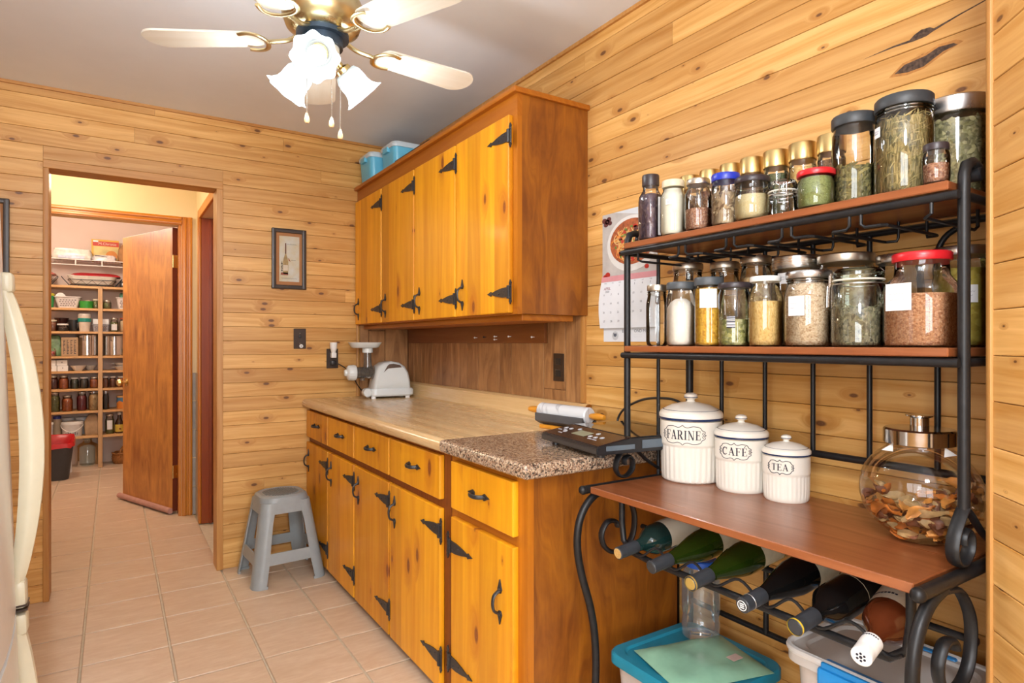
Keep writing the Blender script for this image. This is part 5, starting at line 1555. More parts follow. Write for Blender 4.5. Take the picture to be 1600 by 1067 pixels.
M_CHROME = metal('polished_chrome', (0.52, 0.52, 0.52), 0.10)
lid = obj('lid', bm, M_CHROME, VS)
bm = B(); lathe(bm, [(0.0165, 0.220), (0.0165, 0.240), (0.024, 0.243), (0.024, 0.2455), (0, 0.2465)], 28); obj('knob', bm, M_CHROME, lid)
for a in (R(150), R(-110)):
    bm = B()
    c_, s_ = math.cos(a), math.sin(a)
    v = [Vector((0.053 * c_, 0.055 * s_, 0.190)), Vector((0.064 * c_ - 0.016 * s_, 0.066 * s_ + 0.016 * c_, 0.176)), Vector((0.066 * c_ + 0.016 * s_, 0.068 * s_ - 0.016 * c_, 0.174))]
    bm.faces.new([bm.verts.new(p) for p in v])
    obj('plastic_wrap', bm, M_WHITE, VS)
rp = random.Random(11)
pep_m = [plain('dried_pepper_orange', (0.44, 0.125, 0.014), 0.55, var=0.35, sc=45, bump=0.4), plain('dried_pepper_brown', (0.15, 0.05, 0.02), 0.5, var=0.4, sc=45, bump=0.4), plain('dried_pepper_tan', (0.38, 0.24, 0.10), 0.6, var=0.35, sc=45, bump=0.4), plain('dried_pepper_amber', (0.52, 0.21, 0.04), 0.5, var=0.35, sc=45, bump=0.4)]
pep = []
for k in range(8):
    bm = B()
    n = 7
    ln = rp.uniform(0.013, 0.022)
    bend = rp.uniform(-0.008, 0.008)
    loops = []
    for i in range(n):
        t_ = i / (n - 1)
        w = (0.0015 + rp.uniform(0.0055, 0.0085) * math.sin(math.pi * min(1, t_ * 1.15 + 0.05)) ** 0.8) * (0.35 if t_ > 0.93 else 1)
        th = w * rp.uniform(0.35, 0.6)
        tw = t_ * rp.uniform(0.3, 1.2)
        lp = []
        for j in range(7):
            a = 2 * math.pi * j / 7
            y, z_ = w * math.cos(a) * (1 + 0.3 * math.cos(2 * a + k)), th * math.sin(a) + 0.002 * math.cos(2 * a)
            lp.append(((t_ - 0.5) * 2 * ln, y * math.cos(tw) - z_ * math.sin(tw) + bend * math.sin(math.pi * t_), y * math.sin(tw) + z_ * math.cos(tw) + bend * 0.5 * math.sin(math.pi * t_)))
        loops.append(lp)
    loft(bm, loops)
    pep.append(mesh_of(bm, 'dried_pepper', pep_m[(0, 1, 3, 2, 0, 3, 1, 2)[k]], True, 60))
cnt = 0
for tr in range(4000):
    if cnt >= 110: break
    z_ = rp.uniform(0.016, 0.110)
    top = 0.112 + 0.020 * math.sin(3 + 9 * z_) 
    a = rp.uniform(0, 2 * math.pi)
    q = rp.random()
    rr = (vprof(z_) - 0.10) * (rp.uniform(0.86, 0.97) if q < 0.72 else rp.uniform(0.1, 0.85))
    x_, y_ = VRX * rr * math.cos(a), VRY * rr * math.sin(a)
    if z_ > 0.082 + 0.022 * (x_ / VRX) - 0.01 * math.sin(40 * y_): continue
    pk = rp.randrange(8)
    o = bpy.data.objects.new('dried_pepper', pep[pk])
    COL.objects.link(o)
    o.location = (VX + x_, VY + y_, ZL + z_)
    o.rotation_euler = (rp.uniform(-1.2, 1.2), rp.uniform(-0.6, 0.6) + (0.9 if z_ < 0.05 else 0.0) * 0, a + math.pi / 2 + rp.uniform(-0.7, 0.7))
    s_ = rp.uniform(1.0, 1.45)
    o.scale = (s_, s_, s_)
    tag(o, ('orange', 'dark brown', 'amber', 'tan', 'orange', 'amber', 'dark brown', 'tan')[pk] + ' wrinkled dried pepper piece inside the glass vase', 'dried pepper', 'dried peppers in the glass vase')
    cnt += 1

# ---------------------------------------------------------------- wine bottles
def gbottle(name, col, tint, dens=0.25):
    return glass(name, tint, 0.9, 0.03, dens)
MB_TEAL = plain('dark_teal_bottle_glass', (0.006, 0.022, 0.020), 0.06, spec=0.9)
MB_GREEN = gbottle('green_bottle_glass', None, (0.07, 0.145, 0.014), 0.14)
MB_BLACK = plain('black_bottle_glass', (0.004, 0.004, 0.004), 0.07, spec=0.45)
MB_AMBER = plain('amber_bottle_glass', (0.085, 0.019, 0.006), 0.07, spec=0.7)
def bottle(label, y, kind, mat, cap, capend, lab, r=0.0375, L=0.300, z=0.6905, tip=1.036, cap_r=0.0150, wine=None, band=None, capsule=0.062, pitch=6.5, yaw=0.0):
    t = thing('wine_bottle', label, 'bottle', (tip, y, z), group='wine bottles in the rack')
    t.rotation_euler = (0, R(90 - pitch), R(yaw))       # local +z runs from the cap into the rack
    if kind == 'bordeaux': pr = [(0.0128, 0.006), (0.0132, 0.060), (0.0150, 0.078), (0.026, 0.096), (r * 0.96, 0.114), (r, 0.130), (r, L - 0.006), (r * 0.9, L), (0, L - 0.012)]
    else: pr = [(0.0128, 0.006), (0.0135, 0.055), (0.0165, 0.080), (0.0235, 0.108), (0.031, 0.138), (r * 0.98, 0.168), (r, 0.186), (r, L - 0.006), (r * 0.9, L), (0, L - 0.012)]
    bm = B(); lathe(bm, pr, 28, cap0=True); obj('glass_body', bm, mat, t, ang=60)
    if wine:
        bm = B(); lathe(bm, [(max(0.002, a - 0.0025), min(b + 0.002, L - 0.004)) for a, b in pr[1:-1]], 24); obj('wine', bm, wine, t, ang=60)
    bm = B(); lathe(bm, [(cap_r * 0.90, 0.0), (cap_r, 0.0012), (cap_r, 0.018), (cap_r * 0.985, 0.0195), (cap_r * 1.0, 0.021), (cap_r * 1.03, capsule), (cap_r * 0.99, capsule + 0.001)], 24, cap0=True, cap1=True); c_ = obj('capsule', bm, cap, t)
    bm = B(); lathe(bm, [(cap_r * 0.80, -0.0010), (cap_r * 0.84, 0.0004), (0, 0.0004)], 24, cap0=True); obj('cap_disc', bm, capend, c_)
    if band:
        bm = B(); lathe(bm, [(cap_r * 1.05, 0.000), (cap_r * 1.06, 0.001), (cap_r * 1.05, 0.004), (cap_r * 0.98, 0.0045)], 24, cap0=False, cap1=False); obj('cap_ring', bm, band, c_)
    if lab:
        lm, z0, z1, a0, a1 = lab
        bm = B(); n = 16
        rws = [[bm.verts.new(((r + 0.0008) * math.cos(R(a0 + (a1 - a0) * i / n)), (r + 0.0008) * math.sin(R(a0 + (a1 - a0) * i / n)), zz)) for i in range(n + 1)] for zz in (z0, z1)]
        for i in range(n): bm.faces.new((rws[0][i], rws[0][i + 1], rws[1][i + 1], rws[1][i]))
        obj('paper_label', bm, lm, t)
    return t
M_WLAB = plain('aged_wine_label', (0.46, 0.40, 0.28), 0.7, var=0.12, sc=60)
M_WLABT = plain('cream_wine_label', (0.50, 0.44, 0.34), 0.7, var=0.05)
M_CAPB = plain('black_capsule_foil', (0.030, 0.034, 0.040), 0.35)
M_CORK = plain('tan_cork', (0.46, 0.28, 0.09), 0.7, var=0.25, sc=300)
M_CAPS = plain('dark_capsule_top', (0.06, 0.065, 0.07), 0.3, 0.6)
M_GOLDC = plain('gold_cap_top', (0.55, 0.38, 0.10), 0.35, 0.5)
M_YEL = plain('yellow_ring', (0.62, 0.42, 0.03), 0.4)
bottle('leftmost wine bottle, dark teal glass with a tan cork end', BY[0], 'bordeaux', MB_TEAL, M_CAPB, M_CORK, (M_WLABT, 0.150, 0.255, 60, 300))
bottle('green wine bottle with grey capsule, second from the left', BY[1], 'burgundy', MB_GREEN, M_CAPB, M_CAPS, (M_WLAB, 0.208, 0.282, 60, 300))
bottle('green wine bottle with gold cap end, third from the left', BY[2], 'burgundy', MB_GREEN, M_CAPB, M_GOLDC, (M_WLAB, 0.208, 0.282, 60, 300), cap_r=0.0155, band=M_GOLDC)
t = bottle('black wine bottle with round emblem on its black capsule, fourth from the left', BY[3], 'burgundy', MB_BLACK, M_CAPB, M_CAPS, (M_WLAB, 0.208, 0.282, 60, 300), cap_r=0.0155)
bm = B(); tube(bm, [(0.0096 * math.cos(2 * math.pi * i / 20), 0.0096 * math.sin(2 * math.pi * i / 20), -0.0010) for i in range(20)], 0.0009, 6, closed=True)
for q in (-0.004, 0.0, 0.004): bx(bm, q - 0.001, q + 0.001, -0.005, 0.005, -0.0016, -0.0008)
obj('cap_emblem', bm, M_WHITE, t)
bm = B(); lathe(bm, [(0.0158, 0.0212), (0.0162, 0.0216), (0.0162, 0.0226), (0.0158, 0.023)], 24, cap0=False, cap1=False); obj('capsule_line', bm, M_STEEL, t)
bottle('black wine bottle with yellow ringed cap, fifth from the left', BY[4], 'bordeaux', MB_BLACK, M_CAPB, M_CAPB, (M_WLAB, 0.185, 0.187, 0, 360), cap_r=0.0150, band=M_YEL)
t = bottle('amber wine bottle with white capsule at the right end of the holder', BY[5], 'bordeaux', MB_AMBER, M_WHITE, M_WHITE, (M_WLABT, 0.140, 0.255, 60, 300), r=0.0385, tip=1.030, cap_r=0.0165, capsule=0.052, pitch=9, yaw=9)
bm = B()
for k in range(6):          # ring of small round petals
    a = R(60 * k)
    cyl(bm, 0.0021, -0.0016, -0.0008, 10, (0.0064 * math.cos(a), 0.0064 * math.sin(a), 0))
cyl(bm, 0.0026, -0.0016, -0.0008, 12)
obj('cap_emblem', bm, M_BLACKINK, t)
def wrap_text(t, s, size, zpos, r, a0, mat, flip=False):
    bm = text_bm(s, size, 0.0)
    for v in bm.verts:
        a = a0 - v.co.x / r
        v.co = Vector(((r) * math.cos(a), (r) * math.sin(a), zpos - v.co.y))
    obj('printed_lettering', bm, mat, t, smooth=False)
def wrap_marks(t, n, size, zpos, r, a0, mat):
    # illegible line of print: small upright strokes round the bottle
    bm = B(); rk = random.Random(n)
    for k in range(n):
        a = a0 + (k - n / 2) * size * 0.9 / r
        M_ = RZ(a) @ T(r, 0, zpos)
        bx(bm, -0.0002, 0.0004, -size * 0.3, size * 0.3, -size * rk.uniform(0.2, 0.5), size * rk.uniform(0.2, 0.5), M=M_)
    o = obj('printed_marks', bm, mat, t); o['kind'] = 'stuff'
wrap_marks(t, 9, 0.0040, 0.046, 0.0172, R(180), M_BLACKINK)
wrap_marks(t, 8, 0.0065, 0.160, 0.0396, R(165), M_BLACKINK)

# ---------------------------------------------------------------- bins, packet and plastic jar under the rack
def bin_(name, label, cx, cy, w, d, z1, body_m, lid_m, rim=0.018, hgt=None):
    t = thing(name, label, 'bin', (cx, cy, 0))
    bm = B(); lo = []
    for z_, g in ((0.0, -0.09), (0.012, -0.08), (z1 - 0.05, -0.035), (z1 - 0.022, -0.030)): lo.append([(x, y, z_) for x, y in rrect(w + g, d + g, 0.035, 5)])
    loft(bm, lo); obj('tub', bm, body_m, t)
    bm = B(); lo = []
    for z_, g in ((z1 - 0.030, -0.004), (z1 - 0.028, 0.0), (z1 - 0.006, 0.0), (z1, -0.008), (z1, -0.050), (z1 - 0.006, -0.060)): lo.append([(x, y, z_) for x, y in rrect(w + g, d + g, 0.040, 6)])
    loft(bm, lo); obj('lid', bm, lid_m, t)
    return t
M_TEAL = plain('teal_blue_plastic', (0.010, 0.20, 0.30), 0.4, var=0.05)
M_FROST = plain('milky_clear_plastic', (0.50, 0.45, 0.42), 0.4, var=0.06)
tb = bin_('storage_bin', 'clear plastic bin with teal blue lid under the wine bottles', 1.295, 1.115, 0.335, 0.325, 0.372, M_FROST, M_TEAL)
PK = thing('plastic_packet', 'pale green plastic packet lying on the teal bin lid', 'packet', (1.290, 1.085, 0.3735), R(-14))
bm = B(); NX, NY = 14, 12
g = [[None] * (NY + 1) for _ in range(NX + 1)]
rp2 = random.Random(5)
topv, botv = [], []
GG = []
for side in (1, -1):
    gr = []
    for i in range(NX + 1):
        row = []
        for j in range(NY + 1):
            u_, v_ = i / NX, j / NY
            e = min(1.0, 6 * min(u_, 1 - u_)) * min(1.0, 6 * min(v_, 1 - v_))
            th = (0.016 * e ** 0.6 + 0.0022 * math.sin(13 * u_ + 7 * v_) * e + rp2.uniform(-1, 1) * 0.0009 * e)
            z_ = 0.0016 + th if side > 0 else 0.0004
            row.append(bm.verts.new(((u_ - 0.5) * 0.275, (v_ - 0.5) * 0.215, z_)))
        gr.append(row)
    for i in range(NX):
        for j in range(NY): bm.faces.new((gr[i][j], gr[i + 1][j], gr[i + 1][j + 1], gr[i][j + 1]))
    GG.append(gr)
ring = [(i, 0) for i in range(NX)] + [(NX, j) for j in range(NY)] + [(i, NY) for i in range(NX, 0, -1)] + [(0, j) for j in range(NY, 0, -1)]
for (a_, b_) in zip(ring, ring[1:] + ring[:1]): bm.faces.new((GG[0][a_[0]][a_[1]], GG[0][b_[0]][b_[1]], GG[1][b_[0]][b_[1]], GG[1][a_[0]][a_[1]]))
obj('packet_body', bm, plain('pale_green_film', (0.25, 0.47, 0.33), 0.22, var=0.12, sc=14), PK, ang=60)
bm = B(); bx(bm, 0.040, 0.075, -0.070, -0.045, 0.0215, 0.0225, M=RZ(0.2)); obj('price_sticker', bm, plain('pale_pink_sticker', (0.62, 0.47, 0.42), 0.6), PK)
PJ = thing('plastic_jar', 'tall clear plastic jar with blue lid behind the wine bottles', 'jar', (1.405, 1.185, 0.3735))
bm = B(); lathe(bm, [(0, 0.004), (0.046, 0.0), (0.052, 0.006), (0.053, 0.040), (0.050, 0.060), (0.053, 0.080), (0.053, 0.165), (0.047, 0.185), (0.040, 0.192), (0.040, 0.205)], 32, cap0=False, cap1=False); obj('jar_body', bm, glass('clear_pet_plastic', (0.93, 0.96, 0.97), 0.8, 0.06, 0.06), PJ, ang=60)
bm = B(); lathe(bm, [(0.044, 0.200), (0.045, 0.202), (0.045, 0.218), (0.042, 0.221), (0, 0.221)], 32); obj('lid', bm, plain('bright_blue_lid', (0.012, 0.09, 0.50), 0.35), PJ)
M_CLEARLID = plain('grey_white_lid_plastic', (0.56, 0.54, 0.52), 0.3, var=0.03)
rb_ = bin_('latch_bin', 'clear latching bin with white lid at the foot of the right leg', 1.358, 0.655, 0.250, 0.330, 0.545, M_FROST, M_CLEARLID)
M_LATCH = plain('bright_blue_latch', (0.015, 0.24, 0.62), 0.3)
bm = B()
bx(bm, -0.140, -0.118, -0.085, 0.075, 0.500, 0.538, 0.006); bx(bm, -0.134, -0.105, -0.080, 0.070, 0.532, 0.549, 0.004)
obj('latch', bm, M_LATCH, rb_)
bm = B(); bx(bm, 0.105, 0.134, -0.080, 0.070, 0.532, 0.549, 0.004); obj('latch', bm, M_LATCH, rb_)
bm = B()
tube(bm, [(x, y, 0.543) for x, y in rrect(0.246, 0.326, 0.042, 6)], 0.0085, 8, closed=True)
obj('lid_rim', bm, plain('white_rim', (0.66, 0.66, 0.66), 0.3), rb_)

# ---------------------------------------------------------------- induction hob on the granite
HB = thing('induction_hob', 'black portable induction hob with control panel on the granite top', 'hob', (1.142, 1.598, 0.888), R(-8.0))
M_HOBB = plain('black_hob_plastic', (0.016, 0.016, 0.018), 0.3)
bm = B()
w_ = 0.325
prism(bm, [(0.004, 0.012), (0.0, 0.020), (0.002, 0.034), (0.110, 0.052), (0.345, 0.052), (0.350, 0.046), (0.345, 0.012)], -w_, 0.0, 'XZ')
bmesh.ops.bevel(bm, geom=list(bm.edges), offset=0.003, segments=2, affect='EDGES')
obj('casing', bm, M_HOBB, HB)
M_HOBG = plain('black_hob_glass', (0.010, 0.009, 0.010), 0.05, spec=0.8)
bm = B(); bx(bm, 0.118, 0.344, -w_ + 0.006, -0.006, 0.0515, 0.055, 0.0015); obj('glass_plate', bm, M_HOBG, HB)
tl = math.atan2(0.018, 0.108)
Mp = T(0.004, 0, 0.0345) @ RY(-tl)
bm = B(); bx(bm, 0.004, 0.108, -w_ + 0.006, -0.006, -0.001, 0.0022, 0.001, M=Mp)
pan = obj('control_panel', bm, plain('brown_black_panel', (0.030, 0.016, 0.013), 0.22), HB)
bm = B(); bx(bm, 0.040, 0.078, -0.185, -0.115, 0.0015, 0.0030, M=Mp); obj('display', bm, plain('grey_green_display', (0.26, 0.28, 0.19), 0.3), HB)
M_PRINT = plain('silver_print', (0.55, 0.56, 0.60), 0.4)
bm = B()
for (bx_, by_) in ((0.070, -0.035), (0.072, -0.062), (0.045, -0.070), (0.082, -0.098), (0.080, -0.205), (0.052, -0.205), (0.052, -0.232), (0.060, -0.255)):
    tube(bm, [Mp @ Vector((bx_ + 0.0065 * math.cos(2 * math.pi * i / 16), by_ + 0.0065 * math.sin(2 * math.pi * i / 16), 0.0026)) for i in range(16)], 0.0009, 5, closed=True)
    bx(bm, bx_ - 0.0025, bx_ + 0.0025, by_ - 0.002, by_ + 0.002, 0.002, 0.003, M=Mp)
for (bx_, by_) in ((0.050, -0.030), (0.055, -0.055), (0.028, -0.068), (0.036, -0.225), (0.036, -0.250)): bx(bm, bx_ - 0.0018, bx_ + 0.0018, by_ - 0.010, by_ + 0.010, 0.002, 0.003, M=Mp)
o = obj('button_print', bm, M_PRINT, HB); o['kind'] = 'stuff'
M_VENT = plain('smoked_side_window', (0.10, 0.13, 0.16), 0.15)
bm = B(); bx(bm, 0.030, 0.125, -w_ - 0.0012, -w_ + 0.001, 0.022, 0.036, 0.001); bx(bm, 0.150, 0.260, -w_ - 0.0012, -w_ + 0.001, 0.022, 0.046, 0.001); obj('side_window', bm, M_VENT, HB)
for (x_, y_) in ((0.035, -0.035), (0.035, -w_ + 0.035), (0.31, -0.035), (0.31, -w_ + 0.035)):
    bm = B(); cyl(bm, 0.012, 0.0, 0.014, 14, (x_, y_, 0)); obj('foot', bm, M_HOBB, HB)
HC = thing('power_cord', 'black power cord looping up behind the induction hob', 'cord', (1.5, 1.55, 0.888))
bm = B(); tube(bm, smooth_path([(1.500, 1.600, 0.915), (1.512, 1.640, 0.905), (1.522, 1.655, 0.935), (1.524, 1.620, 0.975), (1.526, 1.540, 1.010), (1.528, 1.460, 1.022), (1.530, 1.385, 1.018), (1.532, 1.33, 0.98), (1.535, 1.315, 0.90)], 6), 0.0042, 8)
wobj('cord', bm, M_BLACKPL, HC)

# ---------------------------------------------------------------- rolling pin on its cradle
RP = thing('rolling_pin', 'grey veined marble rolling pin with orange wooden handles', 'rolling pin', (1.385, 1.79, 0.888), R(7))
mt = NT('veined_marble')
wv = mt.noise(mt.coords(), 7, 3, 0.5, 0.8)
mt.out(col=mt.mix(mt.mr(mt.math('ABSOLUTE', mt.math('SUBTRACT', wv, 0.5)), 0.0, 0.03), (0.42, 0.43, 0.46), (0.64, 0.66, 0.68)), rough=0.15)
M_HDL = plain('orange_wood_handle', (0.62, 0.25, 0.02), 0.35, var=0.08)
My = T(0, 0, 0.062) @ RX(R(90))
bm = B(); lathe(bm, [(0.0, -0.125), (0.026, -0.125), (0.030, -0.120), (0.030, 0.120), (0.026, 0.125), (0, 0.125)], 32, M=My); obj('marble_roller', bm, mt.m, RP)
for s in (1, -1):
    bm = B(); lathe(bm, [(0.006, s * 0.125), (0.009, s * 0.130), (0.012, s * 0.150), (0.0125, s * 0.170), (0.009, s * 0.192), (0.0, s * 0.198)] if s > 0 else [(0.0, -0.198), (0.009, -0.192), (0.0125, -0.170), (0.012, -0.150), (0.009, -0.130), (0.006, -0.125)], 18, M=My); obj('handle', bm, M_HDL, RP)
CR = thing('rolling_pin_stand', 'grey and orange wooden cradle under the marble rolling pin', 'stand', (1.385, 1.79, 0.888), R(7))
bm = B(); bx(bm, -0.030, 0.030, -0.105, 0.105, 0.0, 0.014, 0.002); obj('base', bm, M_HDL, CR)
bm = B()
prism(bm, [(-0.036, 0.030), (-0.033, 0.026), (-0.010, 0.014), (0.010, 0.014), (0.033, 0.026), (0.036, 0.030), (0.036, 0.056), (0.031, 0.056), (0.028, 0.044), (0.018, 0.034), (0, 0.0300), (-0.018, 0.034), (-0.028, 0.044), (-0.031, 0.056), (-0.036, 0.056)], -0.122, 0.122, 'XZ')
obj('trough', bm, plain('grey_trough', (0.075, 0.075, 0.08), 0.5), CR, smooth=False)

# ---------------------------------------------------------------- juicer
JU = thing('juicer', 'white slow juicer with clear auger barrel and feeding tray', 'juicer', (1.355, 3.44, 0.887), R(-6))
M_JW = plain('glossy_white_plastic', (0.70, 0.74, 0.74), 0.25, var=0.01)
# local x: +x towards the wall, the barrel points to -x
def body_loop(y, g):
    pts = [(-0.105, 0.040), (-0.098, 0.075), (-0.085, 0.150), (-0.070, 0.185), (-0.040, 0.205), (0.005, 0.213), (0.050, 0.205), (0.085, 0.182), (0.106, 0.145), (0.116, 0.100), (0.120, 0.045)]
    c = (0.01, 0.11)
    return [(c[0] + (a - c[0]) * g, y, c[1] + (b - c[1]) * g) for a, b in pts]
bm = B(); loft(bm, [body_loop(y, g) for y, g in ((-0.074, 0.86), (-0.068, 0.95), (-0.055, 1.0), (0.055, 1.0), (0.068, 0.95), (0.074, 0.86))]); obj('motor_body', bm, M_JW, JU, ang=50)
bm = B()
lo = []
for z_, g in ((0.012, -0.015), (0.020, 0.0), (0.046, 0.0), (0.056, -0.012)): lo.append([(x + 0.008, y, z_) for x, y in rrect(0.262 + g, 0.165 + g, 0.04, 6)])
loft(bm, lo); obj('base', bm, M_JW, JU)
bm = B(); cyl(bm, 0.024, -0.03, 0.03, 20, M=T(-0.135, -0.045, 0.036) @ RX(R(90)), bev=0.004); obj('base_dial', bm, M_JW, JU)
for x_ in (-0.10, 0.10):
    for y_ in (-0.06, 0.06): obj('foot', cyl(B(), 0.014, 0.0, 0.014, 14, (x_, y_, 0)), M_WHITE, JU)
bm = B(); prism(bm, [(-0.045, 0.150), (-0.020, 0.192), (0.010, 0.196), (0.045, 0.190), (0.062, 0.178), (-0.020, 0.172)], -0.0765, -0.0745, 'XZ'); prism(bm, [(-0.020, 0.176), (-0.014, 0.196), (0.012, 0.199), (0.050, 0.191), (0.058, 0.181)], -0.0780, -0.0745, 'XZ')
obj('handle_recess', bm, plain('dark_handle_recess', (0.10, 0.06, 0.04), 0.5), JU, smooth=False)
Mb = T(-0.085, 0, 0.148) @ RY(R(-90))
M_SMOKE = glass('smoky_clear_plastic', (0.62, 0.58, 0.52), 0.8, 0.05, 0.10)
bm = B(); lathe(bm, [(0.040, 0.0), (0.040, 0.018), (0.034, 0.022), (0.033, 0.100), (0.036, 0.104)], 28, M=Mb, cap0=False, cap1=False); obj('barrel', bm, M_SMOKE, JU)
bm = B()
lathe(bm, [(0.018, 0.0), (0.022, 0.05), (0.016, 0.10)], 18, M=Mb)
hel = [Mb @ Vector(((0.022) * math.cos(i * 0.5), 0.022 * math.sin(i * 0.5), 0.005 + i * 0.0022)) for i in range(42)]
tube(bm, hel, 0.005, 6); obj('auger', bm, plain('dark_auger', (0.06, 0.05, 0.045), 0.4), JU)
def knurl(r_, z_, a): return r_ * (1 + 0.03 * math.cos(16 * a)) if 0.112 < z_ < 0.148 else r_
bm = B(); lathe(bm, [(0.036, 0.100), (0.043, 0.104), (0.044, 0.116), (0.042, 0.144), (0.034, 0.152), (0.020, 0.154), (0.018, 0.166), (0.012, 0.168), (0, 0.168)], 64, M=Mb, fn=knurl); obj('end_cap', bm, M_JW, JU)
bm = B(); lathe(bm, [(0.024, 0.030), (0.022, 0.10), (0.021, 0.125)], 24, (-0.120, 0, 0.148), cap0=False, cap1=False); obj('feed_tube', bm, M_SMOKE, JU)
bm = B(); lathe(bm, [(0.027, 0.262), (0.030, 0.264), (0.030, 0.288), (0.026, 0.290)], 24, (-0.120, 0, 0), cap0=False, cap1=False)
lo = []
for z_, g in ((0.290, -0.05), (0.294, -0.03), (0.322, 0.0), (0.322, -0.006), (0.298, -0.036)): lo.append([(x - 0.135, y, z_) for x, y in rrect(0.185 + g, 0.13 + g, 0.045, 6)])
loft(bm, lo); obj('hopper_tray', bm, M_JW, JU)
bm = B(); lathe(bm, [(0.014, -0.045), (0.012, -0.030)], 16, (-0.150, 0, 0.148)); obj('juice_outlet', bm, M_SMOKE, JU)

# ---------------------------------------------------------------- wall calendar
CA = thing('wall_calendar', 'wall calendar showing April and a pasta bowl photo behind the rack', 'calendar', (1.5555, 1.632, 1.21))
# local frame: a to the right (-Y), b up (z), c out of the wall (-X)
def cmx(c=0.0): return Matrix(((0, 0, -1, -c), (-1, 0, 0, 0), (0, 1, 0, 0), (0, 0, 0, 1)))
def flat(poly, c0, c1):
    bm = B(); prism(bm, poly, c0, c1, 'XY')
    bmesh.ops.transform(bm, matrix=cmx(), verts=bm.verts)
    return bm
def rectp(a0, a1, b0, b1): return [(a0, b0), (a1, b0), (a1, b1), (a0, b1)]
def ell(cx, cy, rx, ry, n=32, a0=0, a1=360): return [(cx + rx * math.cos(R(a0 + (a1 - a0) * i / n)), cy + ry * math.sin(R(a0 + (a1 - a0) * i / n))) for i in range(n)]
M_CPAPER = plain('calendar_paper', (0.70, 0.73, 0.77), 0.6, var=0.02)
hw = 0.140
obj('backing_sheet', flat(rectp(-hw + 0.004, hw - 0.004, 0.0, 0.26), 0.0, 0.002), M_CPAPER, CA)
pg = obj('photo_page', flat(rectp(-hw, hw, 0.235, 0.475), 0.002, 0.004), plain('grey_table_print', (0.46, 0.44, 0.42), 0.5, var=0.12, sc=18), CA)
obj('printed_sky_corner', flat([(-hw * 0.55, 0.475), (hw, 0.475), (hw, 0.43), (-0.02, 0.465)], 0.004, 0.0044), plain('photo_pale_cloth', (0.60, 0.64, 0.68), 0.5), pg)
obj('printed_bowl', flat(ell(0.015, 0.352, 0.128, 0.100), 0.0042, 0.0050), plain('photo_white_bowl', (0.66, 0.66, 0.64), 0.4), pg)
obj('printed_sauce', flat(ell(0.016, 0.358, 0.112, 0.082), 0.0050, 0.0056), plain('photo_sauce', (0.34, 0.09, 0.03), 0.5, var=0.4, sc=90), pg)
rc = random.Random(2)
pm = [plain('photo_pasta_orange', (0.66, 0.22, 0.03), 0.5), plain('photo_pasta_pale', (0.66, 0.46, 0.18), 0.5), plain('photo_tomato', (0.46, 0.03, 0.02), 0.4), plain('photo_olive', (0.10, 0.03, 0.03), 0.4), plain('photo_basil', (0.12, 0.22, 0.04), 0.5)]
for mi in range(2):
    bm = B()
    for k in range(70):
        a = rc.uniform(0, 6.28); q = rc.random() ** 0.5
        cx_, cy_ = 0.016 + 0.085 * q * math.cos(a), 0.356 + 0.058 * q * math.sin(a)
        r_ = rc.uniform(0.012, 0.028); b0 = rc.uniform(0, 6.28)
        tube(bm, [(cx_ + r_ * math.cos(b0 + i * 0.35), cy_ + r_ * 0.7 * math.sin(b0 + i * 0.35), 0.0060 + 0.0003 * mi) for i in range(8)], 0.0016, 5)
    bmesh.ops.transform(bm, matrix=cmx(), verts=bm.verts)
    o = obj('printed_pasta', bm, pm[mi], pg); o['kind'] = 'stuff'
for mi, n_, r0 in ((2, 20, 0.010), (3, 14, 0.008), (4, 22, 0.006)):
    bm = B()
    for k in range(n_):
        a = rc.uniform(0, 6.28); q = rc.random() ** 0.5
        prism(bm, ell(0.016 + 0.09 * q * math.cos(a), 0.356 + 0.062 * q * math.sin(a), r0 * rc.uniform(0.7, 1.2), r0 * rc.uniform(0.5, 0.9), 10), 0.0062, 0.0078, 'XY')
    bmesh.ops.transform(bm, matrix=cmx(), verts=bm.verts)
    o = obj('printed_topping', bm, pm[mi], pg, smooth=False); o['kind'] = 'stuff'
bm = B()
for (a_, b_, s_) in ((-0.128, 0.452, 0.013), (-0.112, 0.447, 0.012), (-0.120, 0.437, 0.012), (-0.103, 0.455, 0.012), (-0.098, 0.440, 0.011)): prism(bm, ell(a_, b_, s_, s_ * 0.75, 12), 0.0042, 0.0056, 'XY')
bmesh.ops.transform(bm, matrix=cmx(), verts=bm.verts); o = obj('printed_olives', bm, pm[3], pg, smooth=False); o['kind'] = 'stuff'
bm = B()
for (a_, b_, s_) in ((-0.110, 0.248, 0.013), (0.090, 0.262, 0.010), (-0.125, 0.243, 0.009)): prism(bm, ell(a_, b_, s_, s_ * 0.8, 14), 0.0042, 0.0056, 'XY')
bmesh.ops.transform(bm, matrix=cmx(), verts=bm.verts); o = obj('printed_tomatoes', bm, pm[2], pg, smooth=False); o['kind'] = 'stuff'
